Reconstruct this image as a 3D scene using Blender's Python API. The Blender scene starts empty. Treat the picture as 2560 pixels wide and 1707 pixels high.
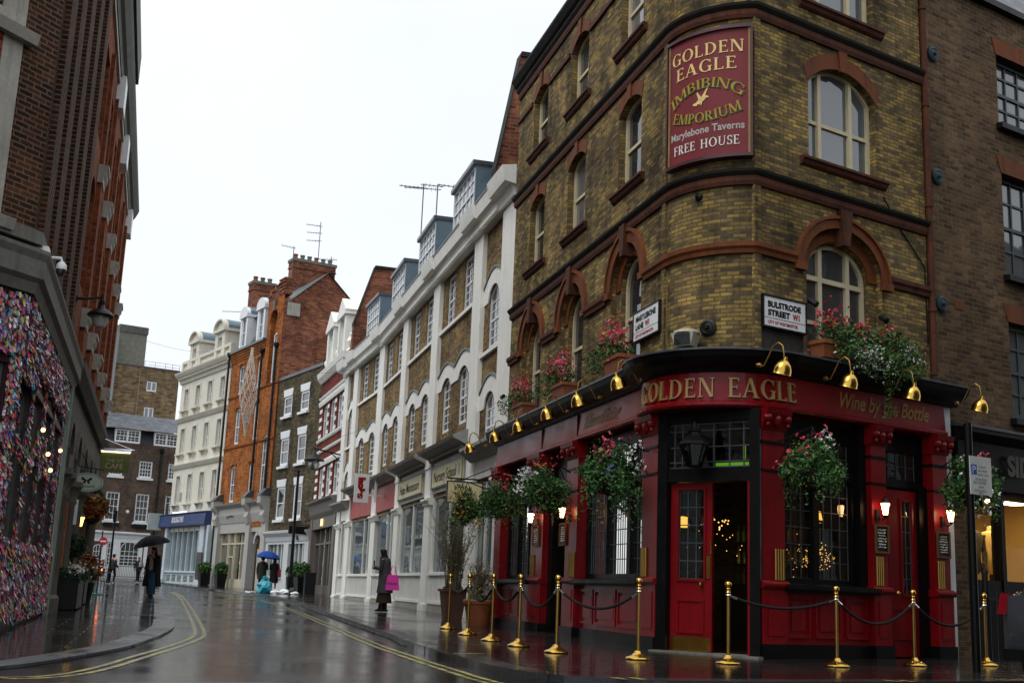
import bpy, bmesh, math, random
from mathutils import Vector, Matrix
random.seed(7)
C = bpy.context.scene.collection
SC = bpy.context.scene
R_ = math.radians
# ---------------------------------------------------------------- camera, sky, sun, exposure
CAMH = 0.77
cam = bpy.data.cameras.new("camera"); cam.sensor_width = 36; cam.lens = 41.71
cam.clip_end = 2000; cam.clip_start = 0.1
camo = bpy.data.objects.new("camera", cam); C.objects.link(camo)
camo.matrix_world = Matrix.Translation((0, 0, CAMH)) @ Matrix.Rotation(R_(90 + 11.926), 4, 'X') @ Matrix.Rotation(R_(2.336), 4, 'Z')
SC.camera = camo
SUN_EL, SUN_AZ = 56, 228      # compass-like: azimuth measured from +Y towards +X
w = bpy.data.worlds.new("World"); SC.world = w; w.use_nodes = True
nt = w.node_tree; nt.nodes.clear()
def N(t, tree=None, **k):
    n = (tree or nt).nodes.new(t)
    for a, b in k.items(): setattr(n, a, b)
    return n
sky = N('ShaderNodeTexSky', sky_type='NISHITA', sun_disc=False, sun_elevation=R_(SUN_EL), sun_rotation=R_(SUN_AZ))
bg1 = N('ShaderNodeBackground'); bg1.inputs[1].default_value = 0.05
nt.links.new(sky.outputs[0], bg1.inputs[0])
tc = N('ShaderNodeTexCoord'); sep = N('ShaderNodeSeparateXYZ'); nt.links.new(tc.outputs['Generated'], sep.inputs[0])
rmp = N('ShaderNodeValToRGB'); nt.links.new(sep.outputs[2], rmp.inputs[0])
els = rmp.color_ramp.elements                      # overcast cloud layer: brighter towards the zenith
els[0].position = 0.0; els[0].color = (0.49, 0.505, 0.512, 1)
els[1].position = 1.0; els[1].color = (.80, .81, .82, 1)
e = els.new(0.25); e.color = (0.52, 0.528, 0.53, 1)
e = els.new(0.45); e.color = (0.54, 0.545, 0.55, 1)
noi = N('ShaderNodeTexNoise'); noi.inputs['Scale'].default_value = 2.2; noi.inputs['Detail'].default_value = 4
nt.links.new(tc.outputs['Generated'], noi.inputs['Vector'])
mr = N('ShaderNodeMapRange'); mr.inputs[1].default_value = .3; mr.inputs[2].default_value = .7; mr.inputs[3].default_value = .92; mr.inputs[4].default_value = 1.04
nt.links.new(noi.outputs[0], mr.inputs[0])
mx = N('ShaderNodeMix', data_type='RGBA', blend_type='MULTIPLY'); mx.inputs[0].default_value = 1
nt.links.new(rmp.outputs[0], mx.inputs[6]); nt.links.new(mr.outputs[0], mx.inputs[7])
bg2 = N('ShaderNodeBackground'); bg2.inputs[1].default_value = 1.95
nt.links.new(mx.outputs[2], bg2.inputs[0])
ad = N('ShaderNodeAddShader'); wo = N('ShaderNodeOutputWorld')
nt.links.new(bg1.outputs[0], ad.inputs[0]); nt.links.new(bg2.outputs[0], ad.inputs[1]); nt.links.new(ad.outputs[0], wo.inputs[0])
sun = bpy.data.lights.new("sun", 'SUN'); sun.energy = 1.5; sun.angle = R_(30); sun.color = (1, .97, .93)
suno = bpy.data.objects.new("sun", sun); C.objects.link(suno)
sd = Vector((math.sin(R_(SUN_AZ)) * math.cos(R_(SUN_EL)), math.cos(R_(SUN_AZ)) * math.cos(R_(SUN_EL)), math.sin(R_(SUN_EL))))
suno.rotation_euler = sd.to_track_quat('Z', 'Y').to_euler()
SC.view_settings.view_transform = 'Standard'; SC.view_settings.look = 'None'
SC.view_settings.exposure = -0.2; SC.view_settings.gamma = 1
SC.cycles.use_denoising = True; SC.cycles.max_bounces = 6; SC.cycles.transparent_max_bounces = 8
SC.cycles.sample_clamp_indirect = 4; SC.cycles.caustics_reflective = False; SC.cycles.caustics_refractive = False
# ---------------------------------------------------------------- materials
MATS = {}
class NT:
    def __init__(s, name):
        s.m = bpy.data.materials.new(name); s.m.use_nodes = True; s.t = s.m.node_tree
        s.b = s.t.nodes['Principled BSDF']; s.out = s.t.nodes['Material Output']; MATS[name] = s.m
    def n(s, t, **k): return N(t, s.t, **k)
    def l(s, a, b): s.t.links.new(a, b)
    def tc(s, o='Object'):
        return s.n('ShaderNodeTexCoord').outputs[o]
    def noise(s, scale, det=3, vec=None, rough=.55):
        x = s.n('ShaderNodeTexNoise'); x.inputs['Scale'].default_value = scale; x.inputs['Detail'].default_value = det; x.inputs['Roughness'].default_value = rough
        s.l(vec or s.tc(), x.inputs['Vector']); return x.outputs[0]
    def ramp(s, fac, stops, interp='LINEAR'):
        x = s.n('ShaderNodeValToRGB'); s.l(fac, x.inputs[0]); cr = x.color_ramp; cr.interpolation = interp
        while len(cr.elements) < len(stops): cr.elements.new(.5)
        for e, (p, c) in zip(cr.elements, sorted(stops)): e.position = p; e.color = (*c, 1) if len(c) == 3 else c
        return x.outputs[0]
    def mr(s, v, a, b, c, d):
        x = s.n('ShaderNodeMapRange')
        for i, q in enumerate((a, b, c, d)): x.inputs[i + 1].default_value = q
        s.l(v, x.inputs[0]); return x.outputs[0]
    def mix(s, f, a, b, mode='MIX'):
        x = s.n('ShaderNodeMix', data_type='RGBA', blend_type=mode)
        for i, v in ((0, f), (6, a), (7, b)):
            if isinstance(v, (int, float)): x.inputs[i].default_value = v if i == 0 else (v, v, v, 1)
            elif isinstance(v, tuple): x.inputs[i].default_value = (*v, 1)
            else: s.l(v, x.inputs[i])
        return x.outputs[2]
    def bump(s, h, st=.3, d=.02):
        x = s.n('ShaderNodeBump'); x.inputs['Strength'].default_value = st; x.inputs['Distance'].default_value = d
        s.l(h, x.inputs['Height']); s.l(x.outputs[0], s.b.inputs['Normal'])
    def col(s, v): s.l(v, s.b.inputs['Base Color'])
    def rough(s, v):
        if isinstance(v, (int, float)): s.b.inputs['Roughness'].default_value = v
        else: s.l(v, s.b.inputs['Roughness'])
def plain(name, c, rough=.6, var=.25, scale=2.5, metal=0, spec=.5, bump=0, coat=0, grime=0):
    t = NT(name)
    n1 = t.noise(scale, 5); n2 = t.noise(scale * 9, 2)
    f = t.mr(n1, .25, .75, 1 - var, 1 + var * .6); g = t.mr(n2, .3, .7, 1 - var * .35, 1 + var * .3)
    cc = t.mix(1, t.mix(1, c, f, 'MULTIPLY'), g, 'MULTIPLY')
    if grime:   # rain streaks: noise stretched along the vertical
        mp = t.n('ShaderNodeMapping'); mp.inputs['Scale'].default_value = (5, 5, .5); t.l(t.tc(), mp.inputs[0])
        st = t.ramp(t.noise(1.6, 4, mp.outputs[0]), [(.5, (1, 1, 1)), (.75, (1 - grime,) * 3)])
        cc = t.mix(1, cc, st, 'MULTIPLY')
    t.col(cc)
    t.rough(t.mr(n1, .3, .7, rough * .85, min(1, rough * 1.15)))
    t.b.inputs['Metallic'].default_value = metal; t.b.inputs['Specular IOR Level'].default_value = spec if rough < .5 else spec * .4
    if coat: t.b.inputs['Coat Weight'].default_value = coat; t.b.inputs['Coat Roughness'].default_value = .08
    if bump: t.bump(n2, bump, .01)
    return t.m
def brick(name, c1, c2, c3, mortar, bw=.225, bh=.075, ms=.009, patch=.35, grime=.4, rough=.85, off=.5):
    t = NT(name); uv = t.tc('UV')
    # a slight wobble keeps the courses from being ruler-straight
    def br(ca, cb, cm, vec):
        b = t.n('ShaderNodeTexBrick'); b.offset = off
        for k, v in (('Scale', 1), ('Mortar Size', ms), ('Mortar Smooth', .25), ('Bias', 0), ('Brick Width', bw), ('Row Height', bh)): b.inputs[k].default_value = v
        b.inputs['Color1'].default_value = (*ca, 1); b.inputs['Color2'].default_value = (*cb, 1); b.inputs['Mortar'].default_value = (*cm, 1)
        t.l(vec, b.inputs['Vector']); return b
    wob = t.n('ShaderNodeMix', data_type='VECTOR'); wob.inputs[0].default_value = .016
    nz = t.n('ShaderNodeTexNoise'); nz.inputs['Scale'].default_value = 6; t.l(uv, nz.inputs['Vector'])
    t.l(uv, wob.inputs[4]); t.l(nz.outputs[1], wob.inputs[5]); vec = wob.outputs[1]
    b1 = br((0, 0, 0), (1, 1, 1), (0, 0, 0), vec)      # one random value per brick
    n0 = t.noise(1.1, 4, uv); rv = t.n('ShaderNodeMath', operation='MULTIPLY_ADD'); rv.inputs[1].default_value = .8; t.l(b1.outputs[0], rv.inputs[0]); t.l(t.mr(n0, .3, .7, -.12, .28), rv.inputs[2])
    cc = t.ramp(rv.outputs[0], [(0, tuple(x * .7 for x in c2)), (.22, c2), (.6, c1), (.95, c3)])
    cc = t.mix(b1.outputs[1], cc, mortar)
    pt = t.mr(t.noise(.55, 5, uv, .65), .3, .7, 1 - patch, 1 + patch * .45)
    cc = t.mix(1, cc, pt, 'MULTIPLY')
    fine = t.mr(t.noise(14, 3, uv), .3, .7, .78, 1.15); cc = t.mix(1, cc, fine, 'MULTIPLY')
    mp = t.n('ShaderNodeMapping'); mp.inputs['Scale'].default_value = (1.7, .22, 1); t.l(uv, mp.inputs[0])
    st = t.ramp(t.noise(1.4, 5, mp.outputs[0], .7), [(.48, (1, 1, 1)), (.72, (1 - grime, 1 - grime, 1 - grime * .9))])
    cc = t.mix(1, cc, st, 'MULTIPLY'); t.col(cc); t.rough(rough); t.b.inputs['Specular IOR Level'].default_value = .12
    inv = t.mr(b1.outputs[1], 0, 1, 1, 0); hh = t.mix(.3, inv, t.noise(30, 2, uv)); t.bump(hh, .55, .012)
    return t.m
def glass(name, tint=(.02, .025, .03), ior=1.9, rough=.03, vary=.0):
    t = NT(name)
    if vary:
        oi = t.n('ShaderNodeObjectInfo'); t.col(t.ramp(oi.outputs['Random'], [(0, tint), (.55, tint), (.75, (vary * .6, vary * .65, vary * .65)), (1, (vary, vary, vary))]))
    else: t.b.inputs['Base Color'].default_value = (*tint, 1)
    t.rough(rough); t.b.inputs['IOR'].default_value = ior
    t.bump(t.noise(1.3, 2), .08, .05)
    return t.m
def clear(name, tint=(.8, .85, .85), f0=.09, rough=.02):
    t = NT(name); t.t.nodes.remove(t.b)
    tr = t.n('ShaderNodeBsdfTransparent'); tr.inputs[0].default_value = (*tint, 1)
    gl = t.n('ShaderNodeBsdfGlossy'); gl.inputs['Roughness'].default_value = rough
    fr = t.n('ShaderNodeFresnel'); fr.inputs[0].default_value = 1.6
    bp = t.n('ShaderNodeBump'); bp.inputs['Strength'].default_value = .06; bp.inputs['Distance'].default_value = .05
    t.l(t.noise(1.7, 2), bp.inputs['Height']); t.l(bp.outputs[0], gl.inputs['Normal'])
    mxs = t.n('ShaderNodeMixShader'); t.l(t.mr(fr.outputs[0], 0, 1, f0, 1), mxs.inputs[0]); t.l(tr.outputs[0], mxs.inputs[1]); t.l(gl.outputs[0], mxs.inputs[2])
    t.l(mxs.outputs[0], t.out.inputs[0]); return t.m
def emis(name, c, s):
    t = NT(name); t.b.inputs['Base Color'].default_value = (*c, 1); t.b.inputs['Emission Color'].default_value = (*c, 1); t.b.inputs['Emission Strength'].default_value = s
    return t.m
def islands(name, cols, rough=.6, interp='CONSTANT', trans=0, spec=.4):
    t = NT(name); g = t.n('ShaderNodeNewGeometry'); k = len(cols)
    t.col(t.mix(1, t.ramp(g.outputs['Random Per Island'], [(i / k, c) for i, c in enumerate(cols)], interp), t.mr(t.noise(9, 2), .3, .7, .7, 1.2), 'MULTIPLY'))
    t.rough(rough); t.b.inputs['Specular IOR Level'].default_value = spec
    if trans: t.b.inputs['Subsurface Weight'].default_value = 0
    return t.m
yb = brick('yellow_stock_brick', (.30, .205, .068), (.15, .108, .05), (.47, .315, .078), (.125, .105, .075), bw=.19, bh=.062, patch=.6, grime=.65, ms=.009)
yb2 = brick('tawny_brick', (.30, .19, .065), (.15, .095, .04), (.40, .25, .075), (.2, .165, .11), patch=.45, ms=.012)
brown = brick('brown_brick', (.135, .083, .044), (.085, .056, .034), (.19, .12, .065), (.15, .11, .07), bw=.235, bh=.078, patch=.25, grime=.2)
brownfar = brick('dull_brown_brick', (.125, .083, .058), (.075, .053, .042), (.16, .105, .075), (.13, .1, .08), patch=.35, ms=.012)
tan = brick('tan_brick', (.25, .17, .095), (.15, .10, .058), (.32, .23, .13), (.27, .21, .14), bw=.45, bh=.15, patch=.4)
olive = brick('sooty_olive_brick', (.10, .08, .04), (.05, .04, .026), (.17, .13, .06), (.13, .11, .075), patch=.55, bw=.3, bh=.1, ms=.014)
orange = brick('orange_brick', (.38, .12, .028), (.25, .075, .022), (.46, .17, .045), (.32, .14, .06), patch=.3, grime=.35, ms=.006)
redb = brick('red_gable_brick', (.29, .085, .038), (.15, .05, .03), (.38, .15, .07), (.24, .14, .10), bw=.3, bh=.1, patch=.5, grime=.4, ms=.014)
crim = brick('crimson_brick', (.20, .032, .018), (.13, .022, .015), (.25, .05, .028), (.22, .09, .07), patch=.25)
darkred = brick('purple_brown_brick', (.065, .024, .012), (.03, .015, .011), (.10, .04, .02), (.15, .105, .07), ms=.012, patch=.3, grime=.2)
terra = brick('orange_red_brick', (.235, .066, .026), (.15, .045, .02), (.28, .085, .035), (.2, .08, .045), patch=.25, ms=.006)
slate = brick('roof_slate', (.085, .10, .115), (.05, .06, .07), (.13, .145, .155), (.03, .035, .04), bw=.3, bh=.2, ms=.008, rough=.35, grime=.2)
slateg = brick('green_slate', (.085, .12, .12), (.06, .09, .095), (.1, .13, .13), (.025, .035, .035), bw=.4, bh=.28, ms=.01, rough=.4, grime=.2)
rub = plain('terracotta_trim', (.165, .05, .016), .7, .35, 3, bump=.25, grime=.35)
rubd = plain('sooty_terracotta', (.095, .033, .018), .75, .5, 2.2, bump=.3, grime=.5)
soot = plain('black_moulding', (.02, .018, .015), .75, .5, 3, bump=.3)
cream = plain('cream_window_paint', (.62, .54, .36), .5, .12, 4)
white = plain('white_gloss_paint', (.74, .76, .77), .4, .08, 3)
wall_w = plain('white_masonry_paint', (.86, .86, .80), .6, .1, .9, bump=.12, grime=.14)
stucco = plain('cream_stucco', (.68, .65, .55), .65, .12, .6, bump=.1, grime=.16)
stone = plain('grey_stone', (.17, .165, .145), .7, .3, 1.5, bump=.3, grime=.35)
stonew = plain('pale_stone', (.36, .345, .30), .7, .25, 2, bump=.2, grime=.3)
greyp = plain('grey_shopfront_paint', (.40, .39, .36), .5, .12, 2)
taupe = plain('taupe_shopfront_paint', (.16, .145, .13), .5, .15, 2)
red = plain('pub_red_gloss', (.185, .002, .005), .36, .28, 1.3, spec=.3, grime=.25, bump=.06)
blk = plain('black_gloss_paint', (.0035, .0035, .004), .42, .3, 4, spec=.16)
lead = plain('wet_lead', (.06, .067, .075), .35, .4, 4, bump=.2)
zinc = plain('blue_grey_zinc', (.12, .18, .22), .4, .25, 2)
copper = plain('verdigris_lead', (.20, .24, .22), .6, .35, 2)
brass = plain('polished_brass', (.60, .37, .075), .2, .12, 6, metal=1)
dbrass = plain('aged_brass', (.30, .18, .05), .4, .25, 6, metal=1)
gold = plain('gilt_lettering', (.33, .21, .075), .45, .2, 12, metal=.2)
steel = plain('chrome', (.75, .77, .8), .15, .1, 6, metal=1)
iron = plain('black_iron', (.007, .007, .008), .45, .3, 6, spec=.25)
navy = plain('navy_fascia', (.012, .035, .13), .4, .15, 2)
hobred = plain('shop_red', (.42, .045, .045), .45, .12, 2)
tpot = plain('terracotta_pot', (.26, .085, .035), .6, .35, 5, bump=.2)
tpotd = plain('dark_clay_pot', (.12, .055, .035), .65, .35, 4, bump=.2)
signc = plain('cream_sign_face', (.70, .64, .38), .5, .06, 2)
signw = plain('white_enamel', (.78, .80, .81), .3, .06, 3)
ink = plain('black_lettering', (.01, .01, .012), .5, .1, 3)
inkred = plain('red_lettering', (.55, .02, .03), .5, .1, 3)
wletter = plain('white_lettering', (.78, .77, .72), .5, .1, 6)
maroon = plain('maroon_sign_face', (.19, .03, .034), .5, .16, 1.6)
dwood = plain('dark_wood', (.02, .011, .007), .5, .4, 3)
gl_d = glass('dark_window_glass')
gl_v = glass('curtained_window_glass', ior=1.8, vary=.16)
gl_b = glass('bright_window_glass', (.10, .12, .13), 2.0)
gl_w = glass('pale_dormer_glass', (.32, .36, .38), 1.8)
gl_s = glass('shop_window_glass', (.09, .125, .13), 2.2)
gl_c = clear('clear_shop_glass')
gl_p = clear('leaded_pub_glass', (.5, .52, .5), .07, .03)
leaf = islands('leaf_green', [(.022, .075, .012), (.04, .12, .018), (.06, .17, .022), (.03, .095, .03), (.09, .19, .03), (.015, .05, .015)])
leafd = islands('dark_leaf', [(.01, .03, .01), (.018, .045, .014), (.028, .06, .016), (.014, .035, .018)])
straw = islands('dry_cane', [(.12, .095, .045), (.2, .16, .08), (.07, .07, .03), (.26, .21, .12)])
fl_pink = islands('pink_petal', [(.7, .06, .14), (.8, .16, .25), (.6, .03, .06), (.75, .25, .35), (.55, .02, .03)])
fl_red = islands('red_petal', [(.6, .03, .05), (.7, .08, .1), (.5, .02, .03), (.75, .16, .2)])
fl_white = islands('white_petal', [(.75, .75, .7), (.65, .68, .6), (.8, .78, .75)])
fl_yel = islands('yellow_petal', [(.7, .3, .02), (.75, .42, .04), (.6, .2, .02)])
fl_blue = islands('blue_petal', [(.08, .08, .4), (.12, .1, .35)])
autumn = islands('autumn_leaf', [(.35, .08, .015), (.3, .14, .02), (.2, .03, .01), (.4, .2, .03), (.1, .05, .015), (.06, .06, .02), (.25, .05, .012)])
ragcol = islands('foil_ribbon', [(.7, .03, .1), (.03, .3, .5), (.6, .5, .05), (.05, .35, .12), (.75, .12, .35), (.8, .78, .8), (.4, .03, .05), (.02, .08, .3), (.5, .25, .05), (.25, .05, .3), (.55, .55, .6), (.03, .3, .35), (.6, .06, .05), (.1, .09, .1), (.45, .3, .38), (.16, .04, .07)], .3, spec=.6)
ragdull = islands('faded_foil_ribbon', [(.55, .05, .12), (.06, .25, .38), (.55, .42, .08), (.08, .3, .15), (.6, .5, .52), (.4, .06, .08), (.08, .12, .35), (.6, .28, .35), (.65, .6, .58), (.2, .06, .18), (.5, .22, .08), (.2, .09, .1)], .35, spec=.6)
warm = emis('warm_bulb', (1, .55, .16), 9)
warmlo = emis('amber_shade', (1, .5, .08), 3.2)
lampw = emis('lit_lantern_glass', (1, .56, .24), 16)
fairy = emis('fairy_light', (1, .5, .1), 2.6)
teald = plain('dark_teal_iron', (.03, .055, .065), .5, .3, 6)
greeng = emis('green_stained_glass', (.25, .7, .03), .8)
shopl = emis('shop_ceiling_light', (1, .72, .38), 5)
# ---------------------------------------------------------------- geometry helpers
class Fr:
    """facade frame: u along the wall, o out of the wall towards the street, z up"""
    def __init__(s, x, y, az, side):
        a = R_(az); s.p = Vector((x, y)); s.d = Vector((math.sin(a), math.cos(a))); n = Vector((s.d.y, -s.d.x)); s.out = n * side; s.az = az; s.side = side
    def w(s, u, o, z): q = s.p + s.d * u + s.out * o; return Vector((q.x, q.y, z))
    def sub(s, u, o=0, turn=0):
        q = s.w(u, o, 0); return Fr(q.x, q.y, s.az + turn, s.side)
ID = Fr(0, 0, 90, -1)     # local frame for movable things: u=+x, o=+y
class MB:
    def __init__(s): s.v = []; s.f = []; s.uvs = {}
    def face(s, pts, uv=None):
        i = len(s.v); s.v += [Vector(p) for p in pts]; s.f.append(tuple(range(i, i + len(pts))))
        if uv: s.uvs[len(s.f) - 1] = uv
    def hexa(s, p):          # p: 4 bottom, 4 top (same order)
        i = len(s.v); s.v += [Vector(q) for q in p]
        for a in ((0, 3, 2, 1), (4, 5, 6, 7), (0, 1, 5, 4), (1, 2, 6, 5), (2, 3, 7, 6), (3, 0, 4, 7)): s.f.append(tuple(i + k for k in a))
    def box(s, fr, u0, u1, o0, o1, z0, z1):
        s.hexa([fr.w(u0, o0, z0), fr.w(u1, o0, z0), fr.w(u1, o1, z0), fr.w(u0, o1, z0), fr.w(u0, o0, z1), fr.w(u1, o0, z1), fr.w(u1, o1, z1), fr.w(u0, o1, z1)])
    def prism(s, fr, pts, o0, o1):     # (u,z) outline extruded along o
        n = len(pts); i = len(s.v)
        s.v += [fr.w(u, o0, z) for u, z in pts] + [fr.w(u, o1, z) for u, z in pts]
        s.f.append(tuple(i + k for k in range(n))); s.f.append(tuple(i + n + k for k in reversed(range(n))))
        for k in range(n): j = (k + 1) % n; s.f.append((i + k, i + j, i + n + j, i + n + k))
    def prof(s, fr, pts, u0, u1):      # (o,z) profile extruded along u
        n = len(pts); i = len(s.v)
        s.v += [fr.w(u0, o, z) for o, z in pts] + [fr.w(u1, o, z) for o, z in pts]
        s.f.append(tuple(i + k for k in range(n))); s.f.append(tuple(i + n + k for k in reversed(range(n))))
        for k in range(n): j = (k + 1) % n; s.f.append((i + k, i + j, i + n + j, i + n + k))
    def band(s, fr, inner, outer, o0, o1):   # strip between two (u,z) curves with thickness
        for k in range(len(inner) - 1):
            a, b, c, d = inner[k], inner[k + 1], outer[k + 1], outer[k]
            s.hexa([fr.w(*q) for q in ((a[0], o0, a[1]), (b[0], o0, b[1]), (c[0], o0, c[1]), (d[0], o0, d[1]), (a[0], o1, a[1]), (b[0], o1, b[1]), (c[0], o1, c[1]), (d[0], o1, d[1]))])
    def tube(s, pts, r, n=8, cap=True):
        pts = [Vector(p) for p in pts]; rr = r if isinstance(r, (list, tuple)) else [r] * len(pts); rings = []
        up = None
        for k, p in enumerate(pts):
            t = (pts[min(k + 1, len(pts) - 1)] - pts[max(k - 1, 0)]).normalized()
            if up is None: up = Vector((0, 0, 1)) if abs(t.z) < .9 else Vector((1, 0, 0))
            a = t.cross(up)
            if a.length < 1e-5: a = t.cross(Vector((.3, 1, .2)))
            a.normalize(); b = a.cross(t); up = b; i = len(s.v); rings.append(i)
            s.v += [p + (a * math.cos(q * 2 * math.pi / n) + b * math.sin(q * 2 * math.pi / n)) * rr[k] for q in range(n)]
        for i, j in zip(rings, rings[1:]):
            for q in range(n): s.f.append((i + q, i + (q + 1) % n, j + (q + 1) % n, j + q))
        if cap: s.f.append(tuple(rings[0] + q for q in reversed(range(n)))); s.f.append(tuple(rings[-1] + q for q in range(n)))
    def lathe(s, c, prof, n=16, axis=None, sx=1, sy=1):    # profile (r,z) about a vertical axis through c
        c = Vector(c); rings = []; q0 = axis.to_track_quat('Z', 'Y') if axis else None
        for r, z in prof:
            i = len(s.v); rings.append(i)
            for q in range(n):
                p = Vector((max(r, 1e-4) * math.cos(q * 2 * math.pi / n) * sx, max(r, 1e-4) * math.sin(q * 2 * math.pi / n) * sy, z))
                s.v.append(c + (q0 @ p if q0 else p))
        for i, j in zip(rings, rings[1:]):
            for q in range(n): s.f.append((i + q, i + (q + 1) % n, j + (q + 1) % n, j + q))
        s.f.append(tuple(rings[0] + q for q in reversed(range(n)))); s.f.append(tuple(rings[-1] + q for q in range(n)))
    def sph(s, c, r, n=8, sz=1): s.lathe(c, [(r * math.sin(math.pi * k / n), -r * sz * math.cos(math.pi * k / n)) for k in range(n + 1)], n)
    def leafcloud(s, c, rad, n, size, rnd, shell=.55, droop=0, flat=1):
        c = Vector(c)
        for _ in range(n):
            while True:
                p = Vector((rnd.uniform(-1, 1), rnd.uniform(-1, 1), rnd.uniform(-1, 1)))
                if shell < p.length < 1: break
            p = Vector((p.x * rad[0], p.y * rad[1], p.z * rad[2])) + c
            s.leaf(p, size * rnd.choice((.5, .7, .85, 1, 1, 1.2, 1.6)) * rnd.uniform(.85, 1.15), rnd, droop)
    def leaf(s, p, sz, rnd, droop=0):
        a = Vector((rnd.gauss(0, 1), rnd.gauss(0, 1), rnd.gauss(-droop, .8))).normalized(); b = a.cross(Vector((rnd.gauss(0, 1), rnd.gauss(0, 1), rnd.gauss(0, 1)))).normalized(); c2 = a.cross(b) * .12 * sz
        s.face([p - a * sz * .6, p + b * sz * .36 + c2, p + a * sz * .6, p - b * sz * .36 + c2])
    def build(s, name, mat, parent=None, smooth=False, kind=None, fix=True, label=None, uvauto=True):
        off = root_loc(parent) if parent else Vector((0, 0, 0))
        me = bpy.data.meshes.new(name); me.from_pydata([v - off for v in s.v], [], s.f)
        if fix:
            bm = bmesh.new(); bm.from_mesh(me); bm.faces.ensure_lookup_table()
            bmesh.ops.recalc_face_normals(bm, faces=bm.faces[:]); bm.to_mesh(me); bm.free()
        ul = me.uv_layers.new(name='UVMap'); d = ul.data
        for pi, p in enumerate(me.polygons):
            n = p.normal
            t = Vector((-n.y, n.x, 0)) if abs(n.z) < .8 else None
            if t is not None:
                t.normalize()
                if t.x < -1e-3 or (abs(t.x) < 1e-3 and t.y < 0): t = -t
            cu = s.uvs.get(pi)
            up = t.cross(n) if t is not None else None
            for k, li in enumerate(p.loop_indices):
                v = me.vertices[me.loops[li].vertex_index].co + off
                if cu is not None:
                    # explicit uv is keyed by vertex position order
                    d[li].uv = cu[me.loops[li].vertex_index - min(me.loops[x].vertex_index for x in p.loop_indices)]
                elif t is None: d[li].uv = (v.x, v.y)
                else: d[li].uv = (v.dot(t), v.z if abs(n.z) < .25 else -v.dot(up))
        me.materials.append(mat)
        if smooth:
            me.polygons.foreach_set('use_smooth', [True] * len(me.polygons)); me.set_sharp_from_angle(angle=.75)
        o = bpy.data.objects.new(name, me); C.objects.link(o)
        if parent: o.parent = parent
        if kind: o['kind'] = kind
        if label: o['label'] = label
        return o
def root_loc(o):
    l = Vector((0, 0, 0))
    while o is not None: l = l + Vector(o.location); o = o.parent
    return l
def thing(name, label, cat, loc, group=None, rz=0):
    o = bpy.data.objects.new(name, None); C.objects.link(o); o.location = loc; o.rotation_euler = (0, 0, rz); o.empty_display_size = .2
    o['label'] = label; o['category'] = cat
    if group: o['group'] = group
    return o
def tag(o, label, cat, group=None):
    o['label'] = label; o['category'] = cat
    if group: o['group'] = group
    return o
def kids(o): return [c for c in C.objects if c.parent == o]
def dup(o, loc=None, rz=None, label=None, group=None, parent=None, top=True):
    c = o.copy(); C.objects.link(c)
    if parent: c.parent = parent
    if loc is not None: c.location = loc
    if rz is not None: c.rotation_euler = (0, 0, rz)
    if label: c['label'] = label
    if group: c['group'] = group
    for k in kids(o): dup(k, parent=c)
    return c
def gz(x, y): return .0068 * (y - 14)
def archf(u0, u1, z1, rise):
    a = (u1 - u0) / 2; uc = (u0 + u1) / 2
    if rise > .55 * a: return lambda u: z1 + rise * math.sqrt(max(0, 1 - ((u - uc) / a) ** 2))
    if rise <= 0: return lambda u: z1
    Rr = (a * a + rise * rise) / (2 * rise); return lambda u: z1 + math.sqrt(max(0, Rr * Rr - (u - uc) ** 2)) - (Rr - rise)
def arcpts(u0, u1, z1, rise, n=14):
    f = archf(u0, u1, z1, rise); a = (u1 - u0) / 2; uc = (u0 + u1) / 2
    return [(uc - a * math.cos(math.pi * k / n), f(uc - a * math.cos(math.pi * k / n))) for k in range(n + 1)]
def wall(mb, fr, u0, u1, z0, z1, ops, o=0):
    """wall sheet with real openings and reveals; ops: (ua,ub,za,zb,rise,depth)"""
    us = sorted({u0, u1} | {x for p in ops for x in (p[0], p[1])}); zs = sorted({z0, z1} | {x for p in ops for x in (p[2], p[3] + p[4])})
    us = [x for x in us if u0 - 1e-6 <= x <= u1 + 1e-6]; zs = [x for x in zs if z0 - 1e-6 <= x <= z1 + 1e-6]
    for a, b in zip(us, us[1:]):
        for c, d in zip(zs, zs[1:]):
            um, zm = (a + b) / 2, (c + d) / 2
            if any(p[0] < um < p[1] and p[2] < zm < p[3] + p[4] for p in ops): continue
            mb.face([fr.w(a, o, c), fr.w(b, o, c), fr.w(b, o, d), fr.w(a, o, d)])
    for ua, ub, za, zb, rise, dep in ops:
        q = o - dep
        mb.face([fr.w(ua, o, za), fr.w(ua, q, za), fr.w(ua, q, zb), fr.w(ua, o, zb)]); mb.face([fr.w(ub, o, za), fr.w(ub, q, za), fr.w(ub, q, zb), fr.w(ub, o, zb)])
        mb.face([fr.w(ua, o, za), fr.w(ub, o, za), fr.w(ub, q, za), fr.w(ua, q, za)])
        if rise <= 0: mb.face([fr.w(ua, o, zb), fr.w(ub, o, zb), fr.w(ub, q, zb), fr.w(ua, q, zb)])
        else:
            A = arcpts(ua, ub, zb, rise); zt = zb + rise
            for (a, c), (b, d) in zip(A, A[1:]):
                mb.face([fr.w(a, o, c), fr.w(b, o, d), fr.w(b, q, d), fr.w(a, q, c)])
                mb.face([fr.w(a, o, c), fr.w(b, o, d), fr.w(b, o, zt), fr.w(a, o, zt)])
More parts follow.
